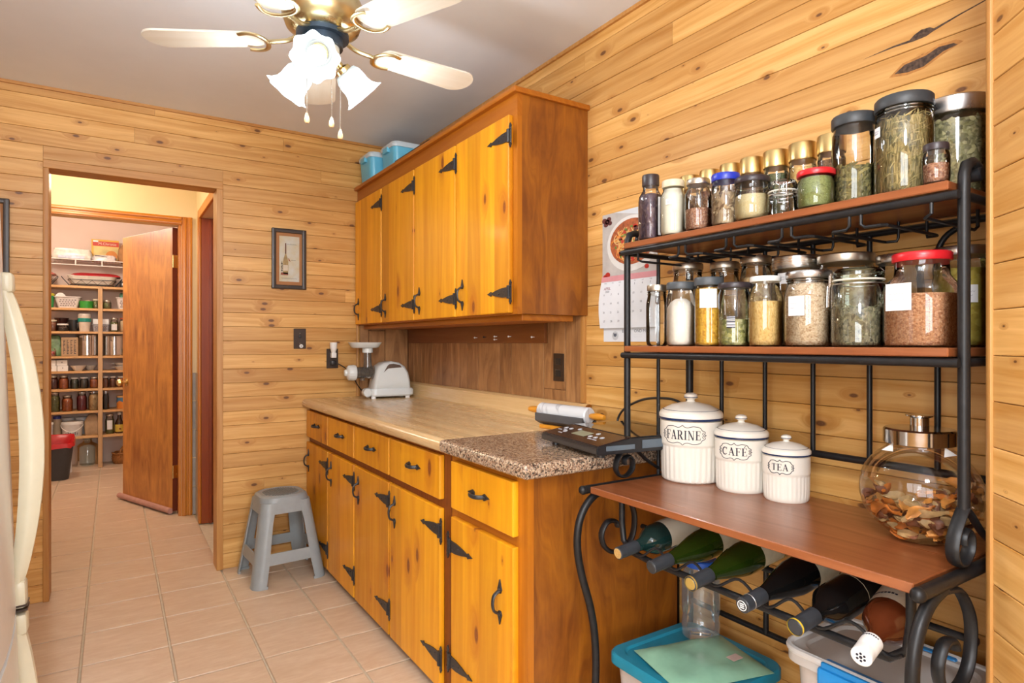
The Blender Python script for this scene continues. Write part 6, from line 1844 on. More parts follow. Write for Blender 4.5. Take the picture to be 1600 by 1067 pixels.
# month page, hanging slightly bowed
bm = B(); lo = []
nseg = 8
for i in range(nseg + 1):
    t_ = i / nseg
    b_ = 0.243 - 0.193 * t_
    c_ = 0.0040 + 0.010 * math.sin(math.pi * t_) + 0.010 * t_
    wv_ = hw * (1.0 + 0.03 * math.sin(math.pi * t_ * 0.8))
    lo.append([(-c_ - 0.0006, wv_, b_), (-c_ - 0.0006, -wv_, b_), (-c_ + 0.0002, -wv_, b_), (-c_ + 0.0002, wv_, b_)])
loft(bm, lo)
mp = obj('month_page', bm, M_CPAPER, CA, ang=50)
def pagec(b_):
    t_ = (0.243 - b_) / 0.193
    return 0.0040 + 0.010 * math.sin(math.pi * t_) + 0.010 * t_ + 0.0011
def put(s, size, a, b, mat, name='printed_lettering', par=None):
    bm = text_bm(s, size, 0.0)
    for v in bm.verts:
        bb = b + v.co.y
        v.co = Vector((-(pagec(bb) if b > 0.05 else 0.0027), -(a + v.co.x), bb))
    obj(name, bm, mat, par or mp, smooth=False)
bm = B(); lo = []
for b_ in (0.243, 0.237, 0.230, 0.222):
    c_ = pagec(b_)
    lo.append([(-c_ - 0.0002, hw * 1.01, b_), (-c_ - 0.0002, -hw * 1.01, b_), (-c_ + 0.0003, -hw * 1.01, b_), (-c_ + 0.0003, hw * 1.01, b_)])
loft(bm, lo); obj('printed_pink_band', bm, plain('pink_print', (0.58, 0.26, 0.28), 0.6), mp)
M_NUM = plain('number_print', (0.10, 0.11, 0.14), 0.6)
M_APR = plain('plum_print', (0.25, 0.03, 0.08), 0.6)
cw = 0.0385
for d_ in range(1, 31):
    w_i = (d_ + 1) // 7; c_i = (d_ + 1) % 7
    put(str(d_), 0.0105, -0.1155 + cw * c_i, 0.205 - 0.0325 * w_i, M_NUM, 'printed_number')
put('APRIL', 0.0145, -0.102, 0.196, M_APR)
put('2020', 0.011, -0.100, 0.184, M_NUM)
for c_i, s_ in enumerate(('MON', 'TUE', 'WED', 'THU', 'FRI', 'SAT', 'SUN')): put(s_, 0.0055, -0.1155 + cw * c_i, 0.216, M_NUM)
put('ELZO', 0.0165, -0.015, 0.038, M_NUM, par=CA)
put('OND MEN', 0.0165, 0.065, 0.038, M_NUM, par=CA)
for k_, b_ in enumerate((0.024, 0.017)): put('__________________', 0.0045, 0.045, b_ + 0.002, M_NUM, par=CA)
bm = flat(ell(-0.072, 0.022, 0.017, 0.0165, 24), 0.002, 0.0022); obj('printed_badge', bm, plain('badge_grey', (0.50, 0.53, 0.56), 0.6), CA, smooth=False)
bm = flat([(-0.080, 0.020), (-0.070, 0.018), (-0.064, 0.024), (-0.066, 0.032), (-0.073, 0.029), (-0.082, 0.033)], 0.0022, 0.0028); obj('printed_emblem', bm, M_NUM, CA, smooth=False)
# ---------------------------------------------------------------- pantry shelving
PS = thing('pantry_shelf', 'pale wooden pantry shelving with seven boards and upright posts', 'shelf', (-0.1, 7.35, 0))
SZ = (1.754, 1.540, 1.317, 1.081, 0.938, 0.767, 0.553, 0.311)
for z_ in SZ: wobj('shelf_board', box(-0.995, 0.70, 7.205, 7.515, z_ - 0.022, z_, 0.002, 1), M_SHELFW, PS)
for x_ in (-0.995, -0.122, 0.66): wobj('post', box(x_, x_ + 0.036, 7.195, 7.2045, 0, 1.754, 0.001, 1), M_SHELFV, PS)
for x_ in (-0.995, -0.122, 0.66): wobj('divider', box(x_ + 0.008, x_ + 0.028, 7.2047, 7.5155, 0.0, 0.289, 0.0), M_SHELFV, PS)
WS = thing('wire_shelf', 'white wire shelf on the pantry back wall above the boards', 'shelf', (-0.1, 7.35, 1.95))
M_WIRE = plain('white_coated_wire', (0.78, 0.74, 0.70), 0.4)
for z_ in (2.003, 1.952): wobj('front_rod', tube(B(), [(-0.99, 7.205, z_), (0.88, 7.205, z_)], 0.005, 8), M_WIRE, WS)
for k in range(9): wobj('front_strut', tube(B(), [(-0.93 + k * 0.21, 7.205, 1.952), (-0.93 + k * 0.21, 7.205, 2.003)], 0.006, 8), M_WIRE, WS)
bm = B()
for k in range(72): tube(bm, [(-0.98 + k * 0.026, 7.205, 2.001), (-0.98 + k * 0.026, 7.518, 2.001)], 0.002, 5)
for y_ in (7.31, 7.41, 7.51): tube(bm, [(-0.99, y_, 1.997), (0.88, y_, 1.997)], 0.003, 6)
o = wobj('deck_wires', bm, M_WIRE, WS); o['kind'] = 'stuff'

# ---------------------------------------------------------------- pantry goods
def lump(w, d, h, seed, top=0.6, n=16, wrinkle=0.06):
    """crumpled bag / wrapped pack"""
    rr = random.Random(seed)
    bm = B(); lo = []
    for k, (zz, g) in enumerate(((0.0, 0.90), (0.08, 1.0), (0.35, 1.03), (0.65, 1.0), (0.85, 0.5 + top * 0.5), (0.97, top), (1.0, top * 0.6))):
        lp = []
        for (x, y) in rrect(w * g, d * g, min(w, d) * 0.22 * g, 3):
            q = 1 + rr.uniform(-wrinkle, wrinkle)
            lp.append((x * q, y * q, h * zz + rr.uniform(-wrinkle, wrinkle) * h * 0.25 * (0 < zz)))
        lo.append(lp)
    return loft(bm, lo)
def item(name, label, cat, x, y, z, grp=None): return thing(name, label, cat, (x, y, z), group=grp)
M_BAGC = plain('crinkled_clear_bag', (0.60, 0.56, 0.55), 0.25, var=0.25, sc=40)
M_FOILP = plain('silver_white_wrap', (0.66, 0.64, 0.56), 0.3, var=0.2, sc=30)
M_KRAFT = plain('brown_kraft_paper', (0.36, 0.18, 0.07), 0.8, var=0.12, sc=30)
M_KRAFT2 = plain('tan_kraft_paper', (0.42, 0.28, 0.16), 0.8, var=0.12, sc=30)
Z0 = 2.0035
t = item('wrapped_pack', 'plastic wrapped pack of white goods on the wire shelf', 'pack', -0.330, 7.33, Z0)
obj('wrap', lump(0.31, 0.15, 0.11, 1, 0.92, wrinkle=0.04), M_FOILP, t)
bm = B(); bx(bm, -0.11, 0.10, -0.079, -0.074, 0.012, 0.042, 0.002); obj('printed_panel', bm, plain('blue_white_print', (0.50, 0.54, 0.66), 0.4, var=0.3, sc=30), t)
t = item('clear_bag', 'small clear bag at the left end of the wire shelf', 'bag', -0.545, 7.31, Z0); obj('bag', lump(0.10, 0.12, 0.075, 2, 0.6), M_BAGC, t)
t = item('cracker_box', 'yellow and red cracker box on the wire shelf', 'box', -0.062, 7.42, Z0)
bm = B(); bx(bm, -0.118, 0.112, -0.032, 0.032, 0, 0.232, 0.001); obj('carton', bm, plain('yellow_carton', (0.72, 0.40, 0.03), 0.5), t)
bm = B(); bx(bm, -0.108, 0.110, -0.0332, -0.032, 0.168, 0.214); obj('red_band', bm, plain('red_carton_band', (0.52, 0.035, 0.015), 0.5), t)
bm = B(); bx(bm, -0.100, 0.106, -0.0330, -0.032, 0.020, 0.165); obj('pale_panel', bm, plain('pale_yellow_panel', (0.70, 0.55, 0.20), 0.5, var=0.2, sc=12), t)
bm = B(); lathe(bm, [(0.050, 0), (0.050, 0.001), (0, 0.001)], 24, M=T(0.05, -0.0332, 0.075) @ RX(R(90))); obj('biscuit_print', bm, plain('biscuit_print', (0.62, 0.22, 0.02), 0.5), t)
bm = text_bm('M.Christie', 0.036, 0.0003); bmesh.ops.transform(bm, matrix=T(0.015, -0.0338, 0.190) @ RX(R(90)), verts=bm.verts); obj('printed_lettering', bm, plain('cream_lettering', (0.75, 0.65, 0.5), 0.5), t, smooth=False)
bm = B(); bx(bm, -0.104, -0.062, -0.0340, -0.0325, 0.205, 0.222, 0.001); obj('corner_badge', bm, M_WHITE, t)
t = item('clear_bag', 'crinkled clear bag in front of the cracker box', 'bag', -0.070, 7.285, Z0); obj('bag', lump(0.19, 0.11, 0.062, 3, 0.8), M_BAGC, t)
bm = B(); tube(bm, smooth_path([(-0.08, -0.057, 0.052), (-0.03, -0.059, 0.050), (0.02, -0.058, 0.042)], 4), 0.0025, 6); obj('dark_tie', bm, M_BLACKPL, t)
t = item('paper_bag', 'brown paper bag with folded top on the wire shelf', 'bag', 0.128, 7.32, Z0); obj('bag', lump(0.17, 0.12, 0.205, 4, 0.35, wrinkle=0.07), M_KRAFT, t)

# casserole shelf
def dish(label, x, lid_m, w=0.40, lid=True):
    t = item('casserole_dish', label, 'dish', x, 7.345, 1.754)
    bm = B(); lo = []
    for z_, g in ((0.024, -0.07), (0.030, -0.06), (0.100, 0.0), (0.104, -0.006), (0.100, -0.012), (0.034, -0.066)): lo.append([(p, q, z_) for p, q in rrect(w + g, 0.24 + g, 0.05, 5)])
    loft(bm, lo); obj('dish', bm, plain('white_stoneware', (0.70, 0.66, 0.58), 0.3), t)
    if lid:
        bm = B(); lo = []
        for z_, g in ((0.100, 0.006), (0.108, 0.008), (0.126, -0.05), (0.134, -0.12)): lo.append([(p + 0.03, q, z_) for p, q in rrect(w + g, 0.24 + g, 0.05, 5)])
        loft(bm, lo); obj('lid', bm, lid_m, t)
    bm = B()
    W2, D2 = w / 2 + 0.004, 0.127
    for z_, g in ((0.012, -0.045), (0.062, -0.012)): tube(bm, [(p, q, z_) for p, q in rrect(w + g, 0.24 + g + 0.012, 0.05, 5)], 0.0032, 6, closed=True)
    zig = [(-W2 + 0.03 + (2 * W2 - 0.06) * k / 8, -D2 + 0.004, 0.014 if k % 2 else 0.058) for k in range(9)]
    tube(bm, zig, 0.0025, 6)
    for s in (-1, 1): tube(bm, smooth_path([(s * (W2 - 0.018), -0.06, 0.012), (s * (W2 + 0.035), -0.055, 0.080), (s * (W2 + 0.040), 0.0, 0.092), (s * (W2 + 0.035), 0.055, 0.080), (s * (W2 - 0.018), 0.06, 0.012)], 5), 0.0032, 6)
    for p in (-0.11, 0.11):
        for q in (-0.08, 0.08): tube(bm, [(p, q, 0.0), (p, q, 0.018)], 0.003, 6)
    obj('wire_cradle', bm, M_IRON, t)
dish('oblong white casserole with red lid in a black wire cradle', -0.170, plain('red_silicone_lid', (0.42, 0.012, 0.02), 0.35))
dish('white casserole with pink lid at the left of the casserole shelf', -0.690, plain('pink_silicone_lid', (0.55, 0.18, 0.16), 0.4))
t = item('rolled_mat', 'black rolled mat with white core beside the casserole', 'roll', 0.090, 7.37, 1.754)
bm = B(); cyl(bm, 0.034, -0.12, 0.12, 20, M=T(0, 0, 0.034) @ RX(R(90)), bev=0.006); obj('mat', bm, M_BLACKPL, t)
bm = B(); cyl(bm, 0.016, 0.116, 0.124, 16, M=T(0, 0, 0.034) @ RX(R(90))); obj('core', bm, M_WHITE, t)
t = item('serving_dish', 'white square serving dish at the right of the casserole shelf', 'dish', 0.250, 7.35, 1.754)
bm = B(); lo = []
for z_, g in ((0.0, -0.06), (0.006, -0.05), (0.105, 0.0), (0.108, -0.008), (0.01, -0.06)): lo.append([(p, q, z_) for p, q in rrect(0.20 + g, 0.20 + g, 0.03, 4)])
loft(bm, lo); obj('dish', bm, plain('white_stoneware_square', (0.70, 0.66, 0.58), 0.3), t)

# basket shelf
def basket(name, label, x, y, z_, w0, w1, d, h, col, holes=True):
    t = item(name, label, 'basket', x, y, z_)
    bm = B(); lo = []
    for zz, k in ((0.0, 0.0), (h, 1.0)):
        ww = w0 + (w1 - w0) * k
        lo.append([(p, q, zz) for p, q in rrect(ww, d * ww / w1, 0.025, 4)])
    for zz, k in ((h, 1.0), (0.005, 0.05)):
        ww = w0 + (w1 - w0) * k - 0.008
        lo.append([(p, q, zz) for p, q in rrect(ww, d * ww / w1, 0.022, 4)])
    loft(bm, lo, cap0=True, cap1=True)
    obj('tub', bm, col, t)
    bm = B(); tube(bm, [(p, q, h) for p, q in rrect(w1 + 0.006, d + 0.006, 0.026, 4)], 0.005, 6, closed=True); obj('rim', bm, col, t)
    bm = B()
    for r_ in range(4):
        zz = h * (0.22 + 0.17 * r_)
        ww = w0 + (w1 - w0) * zz / h
        yf = -d * ww / w1 / 2
        nh = 6
        for k in range(nh):
            xx = (-0.5 + (k + 0.5) / nh + (0.03 if r_ % 2 else -0.03)) * ww * 0.72
            bx(bm, xx - 0.007, xx + 0.007, yf - 0.0014, yf + 0.003, zz - 0.005, zz + 0.005, 0.001, 1)
    o = obj('slots', bm, plain(name + '_slot_grey', (0.20, 0.17, 0.17), 0.7), t); o['kind'] = 'stuff'
    return t
M_BASKW = plain('white_basket_plastic', (0.68, 0.64, 0.62), 0.4)
M_CUPG = plain('green_plastic', (0.02, 0.24, 0.07), 0.4)
t = item('tumbler', 'green tumbler with yellow lid at the left of the basket shelf', 'tumbler', -0.505, 7.27, 1.54)
bm = B(); lathe(bm, [(0, 0), (0.030, 0.0), (0.042, 0.115), (0.042, 0.118), (0, 0.118)], 20); obj('cup', bm, M_CUPG, t)
bm = B(); lathe(bm, [(0.044, 0.112), (0.044, 0.124), (0.034, 0.136), (0, 0.138)], 20); obj('lid', bm, plain('lime_yellow_lid', (0.50, 0.46, 0.04), 0.4), t)
t = basket('plastic_basket', 'white plastic basket with a round disc standing in it', -0.365, 7.33, 1.54, 0.150, 0.205, 0.19, 0.105, M_BASKW)
bm = B(); cyl(bm, 0.040, -0.004, 0.004, 24, M=T(-0.055, -0.06, 0.105) @ RX(R(80)) @ RY(0.2)); obj('disc', bm, M_WHITE, t)
t = item('green_tub', 'bright green tub with pale food showing above the rim', 'tub', -0.218, 7.29, 1.54)
bm = B(); lathe(bm, [(0, 0), (0.054, 0.0), (0.061, 0.070), (0.060, 0.072), (0, 0.060)], 24); obj('tub', bm, plain('grass_green_plastic', (0.03, 0.27, 0.03), 0.35, var=0.2, sc=30), t)
bm = B(); ball(bm, (0.01, 0, 0.062), 0.036, 12, 0.6); obj('contents', bm, plain('pale_pink_food', (0.60, 0.40, 0.32), 0.7), t)
PJG = 'jars on the pantry shelves'
def pj(label, x, z_, r, h, lid, fill, f=0.8, shape='mason', y=7.285, paper=None, **k):
    return jar(label, (x, y, z_), r, h, lid, 0.014, None, shape, fill, f, PJG, paper, **k)
F_OLIVE = plain('olive_pickle', (0.14, 0.15, 0.04), 0.5, var=0.4, sc=40)
F_RED = plain('dark_red_preserve', (0.09, 0.008, 0.010), 0.4, var=0.3)
F_WINE = plain('beet_red_preserve', (0.17, 0.006, 0.020), 0.4, var=0.3)
F_ORNG = plain('tomato_orange_preserve', (0.40, 0.095, 0.012), 0.45, var=0.35, sc=50)
F_DARK = plain('dark_preserve', (0.030, 0.022, 0.018), 0.4, var=0.4)
F_DKG = plain('dark_green_preserve', (0.030, 0.040, 0.022), 0.4, var=0.4)
F_BEIGE = grains('dried_pasta_pieces', [(0.52, 0.33, 0.14), (0.62, 0.44, 0.22), (0.34, 0.19, 0.07)], 60, (1, 1, 0.6))
F_CREAM = plain('cream_spread', (0.58, 0.46, 0.30), 0.6)
F_HONEY = plain('brown_red_sauce', (0.20, 0.06, 0.02), 0.4, var=0.2)
pj('small jar with cream lid beside the green tub', -0.141, 1.54, 0.029, 0.094, M_LIDCREAM, F_OLIVE)
pj('small jar with gold lid right of the shelf post', -0.050, 1.54, 0.036, 0.084, M_TIN, F_OLIVE, 0.7)
t = basket('plastic_basket', 'white plastic basket with green packets at the right of the shelf', 0.115, 7.33, 1.54, 0.140, 0.180, 0.18, 0.112, M_BASKW)
bm = B(); bx(bm, -0.06, 0.05, -0.03, 0.03, 0.05, 0.165, 0.01); obj('packets', bm, plain('teal_green_packet', (0.05, 0.22, 0.13), 0.5, var=0.4, sc=30), t)

pj('little jar of red sauce with cream lid, left end of its shelf', -0.480, 1.317, 0.036, 0.108, M_LIDCREAM, F_HONEY)
t = item('bowl', 'dark glazed bowl behind the white lidded jar', 'bowl', -0.420, 7.41, 1.317)
bm = B(); lathe(bm, [(0, 0.0), (0.026, 0.0), (0.030, 0.06), (0.052, 0.095), (0.060, 0.132), (0.056, 0.132), (0.045, 0.09), (0, 0.07)], 24); obj('bowl', bm, plain('brown_glaze', (0.08, 0.03, 0.025), 0.2), t)
pj('squat clear jar with white lid before the dark bowl', -0.402, 1.317, 0.044, 0.072, M_LIDWHITE, F_DARK, 0.5, 'straight', y=7.26)
t = item('mug', 'black mug on the jar shelf', 'mug', -0.318, 7.31, 1.317)
bm = B(); lathe(bm, [(0, 0), (0.038, 0.0), (0.042, 0.012), (0.043, 0.112), (0.039, 0.112), (0.037, 0.012), (0, 0.01)], 24); obj('cup', bm, M_BLACKPL, t)
bm = B(); tube(bm, smooth_path([(0.02, -0.036, 0.09), (0.03, -0.062, 0.082), (0.033, -0.066, 0.056), (0.03, -0.058, 0.032), (0.02, -0.036, 0.026)], 4), 0.005, 8); obj('handle', bm, M_BLACKPL, t)
t = item('travel_cup', 'tall pale travel cup with teal band', 'cup', -0.232, 7.265, 1.317)
bm = B(); lathe(bm, [(0, 0), (0.042, 0.0), (0.050, 0.10), (0.053, 0.150), (0, 0.150)], 24); obj('cup', bm, plain('pale_beige_cup', (0.62, 0.52, 0.42), 0.4), t)
bm = B(); lathe(bm, [(0.0515, 0.092), (0.0545, 0.094), (0.0560, 0.126), (0.053, 0.128)], 24, cap0=False, cap1=False); obj('band', bm, plain('teal_silicone', (0.01, 0.24, 0.19), 0.4), t)
bm = B(); lathe(bm, [(0.054, 0.148), (0.054, 0.160), (0.046, 0.172), (0, 0.174)], 24); obj('lid', bm, plain('grey_beige_lid', (0.52, 0.47, 0.42), 0.4), t)
t = basket('mesh_basket', 'small grey mesh basket behind the shelf post', -0.100, 7.34, 1.317, 0.125, 0.145, 0.13, 0.070, plain('grey_mesh_plastic', (0.38, 0.38, 0.42), 0.5))
t = item('white_box', 'white carton resting on the grey mesh basket', 'box', -0.100, 7.34, 1.317 + 0.0755)
bm = B(); bx(bm, -0.066, 0.066, -0.05, 0.05, 0, 0.050, 0.002); obj('carton', bm, M_WHITE, t)
pj('jar with gold lid and white label on the right of the post', 0.010, 1.317, 0.036, 0.136, M_TIN, F_OLIVE, 0.7, paper=(R(0), 0.05, 0.015, 0.075))
pj('fat jar of cream spread with red lid', 0.098, 1.317, 0.047, 0.138, plain('rust_red_lid', (0.36, 0.07, 0.04), 0.4), F_CREAM, 0.78)

# pot shelf
t = item('plastic_bag', 'crumpled green and blue bag left of the kraft bag', 'bag', -0.478, 7.33, 1.081); obj('bag', lump(0.14, 0.14, 0.20, 6, 0.7), plain('green_blue_film', (0.14, 0.25, 0.12), 0.3, var=0.6, sc=14), t)
t = item('candy_jar', 'little jar of red sweets before the green bag', 'jar', -0.480, 7.232, 1.081)
bm = B(); lathe(bm, [(0, 0), (0.026, 0.0), (0.030, 0.012), (0.030, 0.052), (0.022, 0.064), (0.022, 0.075)], 20, cap0=False, cap1=False); obj('glass_body', bm, M_GLASS, t)
bm = B(); lathe(bm, [(0.025, 0.004), (0.027, 0.012), (0.027, 0.046), (0, 0.050)], 20); obj('sweets', bm, grains('red_pink_sweets', [(0.45, 0.03, 0.03), (0.6, 0.25, 0.3), (0.2, 0.3, 0.06)], 70), t)
t = item('kraft_bag', 'tan kraft bag printed with black lettering', 'bag', -0.348, 7.275, 1.081)
bm = B(); bx(bm, -0.066, 0.066, -0.042, 0.042, 0, 0.178, 0.006); obj('bag', bm, M_KRAFT2, t)
bm = B(); rk = random.Random(4)
for c_ in range(4):
    for k in range(13): bx(bm, -0.050 + c_ * 0.028, -0.050 + c_ * 0.028 + rk.uniform(0.006, 0.018), -0.0432, -0.0415, 0.020 + k * 0.0105, 0.0245 + k * 0.0105 + rk.uniform(0, 0.002))
o = obj('printed_lettering', bm, M_BLACKINK, t); o['kind'] = 'stuff'
M_POT = metal('polished_pot_steel', (0.60, 0.58, 0.55), 0.16)
def pot(label, x, r, h):
    t = item('stock_pot', label, 'pot', x, 7.35, 1.081, 'stock pots in the pantry')
    bm = B(); lathe(bm, [(0, 0), (r * 0.95, 0.0), (r, 0.006), (r, h - 0.012), (r * 1.03, h - 0.008), (r * 1.03, h - 0.003), (r * 0.97, h), (0, h + 0.008)], 36); obj('pot', bm, M_POT, t)
    bm = B()
    a0 = R(-100)
    u = Vector((math.cos(a0), math.sin(a0), 0)); w = Vector((-u.y, u.x, 0))
    tube(bm, [u * (r + 0.006) + w * 0.014 + Vector((0, 0, h - 0.010)), u * (r + 0.008) + w * 0.012 + Vector((0, 0, h - 0.055)), u * (r + 0.008) - w * 0.012 + Vector((0, 0, h - 0.055)), u * (r + 0.006) - w * 0.014 + Vector((0, 0, h - 0.010))], 0.0032, 6, closed=True)
    obj('clasp', bm, M_CHROME, t)
pot('steel stock pot left of the pantry post', -0.214, 0.090, 0.205)
pot('steel stock pot right of the pantry post', 0.010, 0.090, 0.198)
t = item('cup', 'small white cup at the right of the pot shelf', 'cup', 0.150, 7.28, 1.081)
bm = B(); lathe(bm, [(0, 0), (0.032, 0.0), (0.043, 0.066), (0.040, 0.066), (0.030, 0.006), (0, 0.006)], 24); obj('cup', bm, plain('white_porcelain', (0.72, 0.70, 0.66), 0.2), t)

# bowl shelf
for (x_, z_, l_) in ((-0.490, 0.938, 'white flat carton, lower left of the carton stack'), (-0.402, 0.938, 'white flat carton, lower right of the carton stack'), (-0.496, 0.9915, 'white flat carton, upper left of the carton stack'), (-0.408, 0.9915, 'white flat carton, upper right of the carton stack')):
    t = item('carton', l_, 'box', x_, 7.32, z_, 'white cartons in the pantry')
    bm = B(); bx(bm, -0.042, 0.042, -0.07, 0.07, 0, 0.052, 0.002); obj('carton', bm, M_WHITE, t)
    bm = B(); bx(bm, -0.004, 0.004, -0.0712, -0.07, 0.024, 0.036); obj('tab', bm, plain('grey_tab', (0.3, 0.3, 0.32), 0.5), t)
def wbowl(label, x, y, r, h):
    t = item('bowl', label, 'bowl', x, y, 0.938, 'white bowls in the pantry')
    bm = B(); lathe(bm, [(0, 0), (r * 0.45, 0.0), (r * 0.62, h * 0.3), (r * 0.9, h * 0.8), (r, h), (r * 0.96, h), (r * 0.55, h * 0.28), (0, h * 0.12)], 28); obj('bowl', bm, plain('white_bowl_glaze', (0.70, 0.66, 0.60), 0.25), t)
wbowl('larger white bowl beside the carton stack', -0.282, 7.285, 0.068, 0.052)
wbowl('smaller white bowl next to the pantry post', -0.190, 7.385, 0.056, 0.050)
t = item('tureen', 'stack of white eared dishes right of the post', 'dish', 0.085, 7.32, 0.938)
for k in range(2):
    bm = B(); lo = []
    for z_, g in ((0.0, -0.05), (0.034, 0.0), (0.036, -0.008), (0.008, -0.05)): lo.append([(p, q, z_ + k * 0.036) for p, q in rrect(0.15 + g, 0.13 + g, 0.03, 4)])
    loft(bm, lo)
    for s in (-1, 1): bx(bm, s * 0.072, s * 0.098, -0.02, 0.02, 0.026 + k * 0.036, 0.033 + k * 0.036, 0.002)
    obj('eared_dish', bm, plain('white_dish_glaze%d' % k, (0.70, 0.66, 0.60), 0.25), t)

# preserve shelves
for (x_, r_, h_, fl, l_) in ((-0.476, 0.038, 0.130, F_RED, 'preserve jar of dark red fruit, leftmost on the upper preserve shelf'), (-0.396, 0.041, 0.126, F_ORNG, 'preserve jar of orange vegetables beside the dark red fruit'), (-0.312, 0.035, 0.108, F_DKG, 'preserve jar with dark green filling on the upper preserve shelf'), (-0.236, 0.037, 0.110, F_DARK, 'preserve jar with near black filling on the upper preserve shelf'), (-0.156, 0.036, 0.108, F_ORNG, 'preserve jar of orange vegetables close to the pantry post')):
    pj(l_, x_, 0.767, r_, h_, M_LIDWHITE if fl in (F_DKG, F_DARK) else M_TIN, fl, 0.80)
for (x_, r_, h_, fl, l_) in ((-0.062, 0.026, 0.112, F_HONEY, 'narrow preserve jar of brown sauce right of the post'), (-0.002, 0.030, 0.110, F_HONEY, 'preserve jar of brown red sauce, second right of the post'), (0.070, 0.038, 0.109, F_ORNG, 'preserve jar of bright orange sauce, third right of the post'), (0.152, 0.040, 0.130, plain('green_preserve', (0.02, 0.12, 0.04), 0.4, var=0.4), 'preserve jar of green filling near the open door')):
    pj(l_, x_, 0.767, r_, h_, M_LIDWHITE, fl, 0.80)
for (x_, r_, h_, fl, l_, ld) in ((-0.464, 0.041, 0.184, F_OLIVE, 'tall preserve jar of green pickles', M_TIN), (-0.368, 0.044, 0.150, F_ORNG, 'preserve jar of orange chutney on the lower preserve shelf', M_TIN), (-0.254, 0.041, 0.180, F_WINE, 'tall preserve jar of beet red fruit', M_ZINC), (-0.158, 0.046, 0.184, F_BEIGE, 'tall jar of dried pasta by the post', M_ZINC), (-0.060, 0.026, 0.180, F_DARK, 'slim dark bottle shaped jar right of the post', M_ZINC)):
    pj(l_, x_, 0.553, r_, h_, ld, fl, 0.82)
t = item('tin', 'round tin painted blue and orange', 'tin', 0.082, 7.30, 0.553)
nt_ = NT('painted_tin'); xx_, yy_, zz_ = nt_.xyz(); sw = nt_.noise(nt_.coords(), 14, 1)
nt_.out(col=nt_.mix(nt_.mr(nt_.math('ADD', zz_, nt_.math('MULTIPLY', sw, 0.12)), 0.118, 0.122), (0.60, 0.20, 0.03), (0.06, 0.17, 0.30)), rough=0.35)
bm = B(); cyl(bm, 0.052, 0, 0.112, 28, bev=0.002); obj('tin_body', bm, nt_.m, t)
bm = B(); cyl(bm, 0.054, 0.110, 0.130, 28, bev=0.003); obj('lid', bm, plain('tan_tin_lid', (0.52, 0.30, 0.12), 0.4), t)
pj('slim dark jar beside the painted tin', 0.172, 0.553, 0.028, 0.172, M_ZINC, F_DARK)

# lowest shelf
t = item('tub', 'white tub at the left end of the lowest shelf', 'tub', -0.520, 7.26, 0.311)
bm = B(); lathe(bm, [(0, 0), (0.042, 0.0), (0.046, 0.13), (0, 0.13)], 24); obj('tub', bm, plain('milky_tub', (0.58, 0.58, 0.60), 0.4), t)
bm = B(); lathe(bm, [(0.048, 0.126), (0.048, 0.142), (0.044, 0.148), (0, 0.148)], 24); obj('lid', bm, M_WHITE, t)
t = item('bottle', 'cream bottle with blue cap behind the white tub', 'bottle', -0.452, 7.36, 0.311)
bm = B(); lathe(bm, [(0, 0), (0.036, 0.0), (0.038, 0.14), (0.034, 0.165), (0, 0.168)], 24); obj('bottle', bm, plain('cream_bottle', (0.55, 0.46, 0.34), 0.4), t)
bm = B(); lathe(bm, [(0.033, 0.160), (0.034, 0.194), (0, 0.196)], 24); obj('cap', bm, plain('navy_cap', (0.02, 0.04, 0.28), 0.4), t)
def bucket(label, x, y, r, h, handle):
    t = item('bucket', label, 'bucket', x, y, 0.311)
    bm = B(); lathe(bm, [(0, 0), (r * 0.86, 0.0), (r * 0.96, h - 0.02), (0, h - 0.02)], 28); obj('bucket', bm, plain('white_bucket_plastic', (0.62, 0.60, 0.58), 0.4), t)
    bm = B(); lathe(bm, [(r, h - 0.026), (r, h - 0.004), (r * 0.94, h), (0, h)], 28); obj('lid', bm, M_WHITE, t)
    if handle:
        bm = B(); tube(bm, smooth_path([(-r, -0.01, h - 0.03), (-r * 0.85, -r * 0.75, h - 0.055), (-r * 0.3, -r * 1.03, h - 0.09), (r * 0.3, -r * 1.03, h - 0.085), (r * 0.85, -r * 0.75, h - 0.05), (r, -0.01, h - 0.03)], 5), 0.003, 8); obj('handle', bm, M_WHITE, t)
        bm = B(); rk = random.Random(9)
        for k in range(6): bx(bm, -0.05 + k * 0.018, -0.05 + k * 0.018 + rk.uniform(0.006, 0.013), -r * 0.925, -r * 0.85, 0.018, 0.032 + rk.uniform(0, 0.02))
        o = obj('printed_lettering', bm, plain('grey_print', (0.2, 0.2, 0.22), 0.6), t); o['kind'] = 'stuff'
bucket('white lidded bucket with wire handle on the lowest shelf', -0.330, 7.300, 0.090, 0.140, True)
bucket('white lidded tub behind the bucket, on the left', -0.375, 7.448, 0.055, 0.165, False)
bucket('white lidded tub behind the bucket, on the right', -0.258, 7.445, 0.055, 0.165, False)
t = item('paper_sack', 'tan paper sack beside the white bucket', 'sack', -0.170, 7.32, 0.311); obj('sack', lump(0.125, 0.12, 0.20, 8, 0.5, wrinkle=0.05), M_KRAFT2, t)
pj('tall jar with paper label right of the post on the lowest shelf', -0.028, 0.311, 0.038, 0.192, M_TIN, F_OLIVE, 0.7, paper=(0, 0.045, 0.045, 0.135))
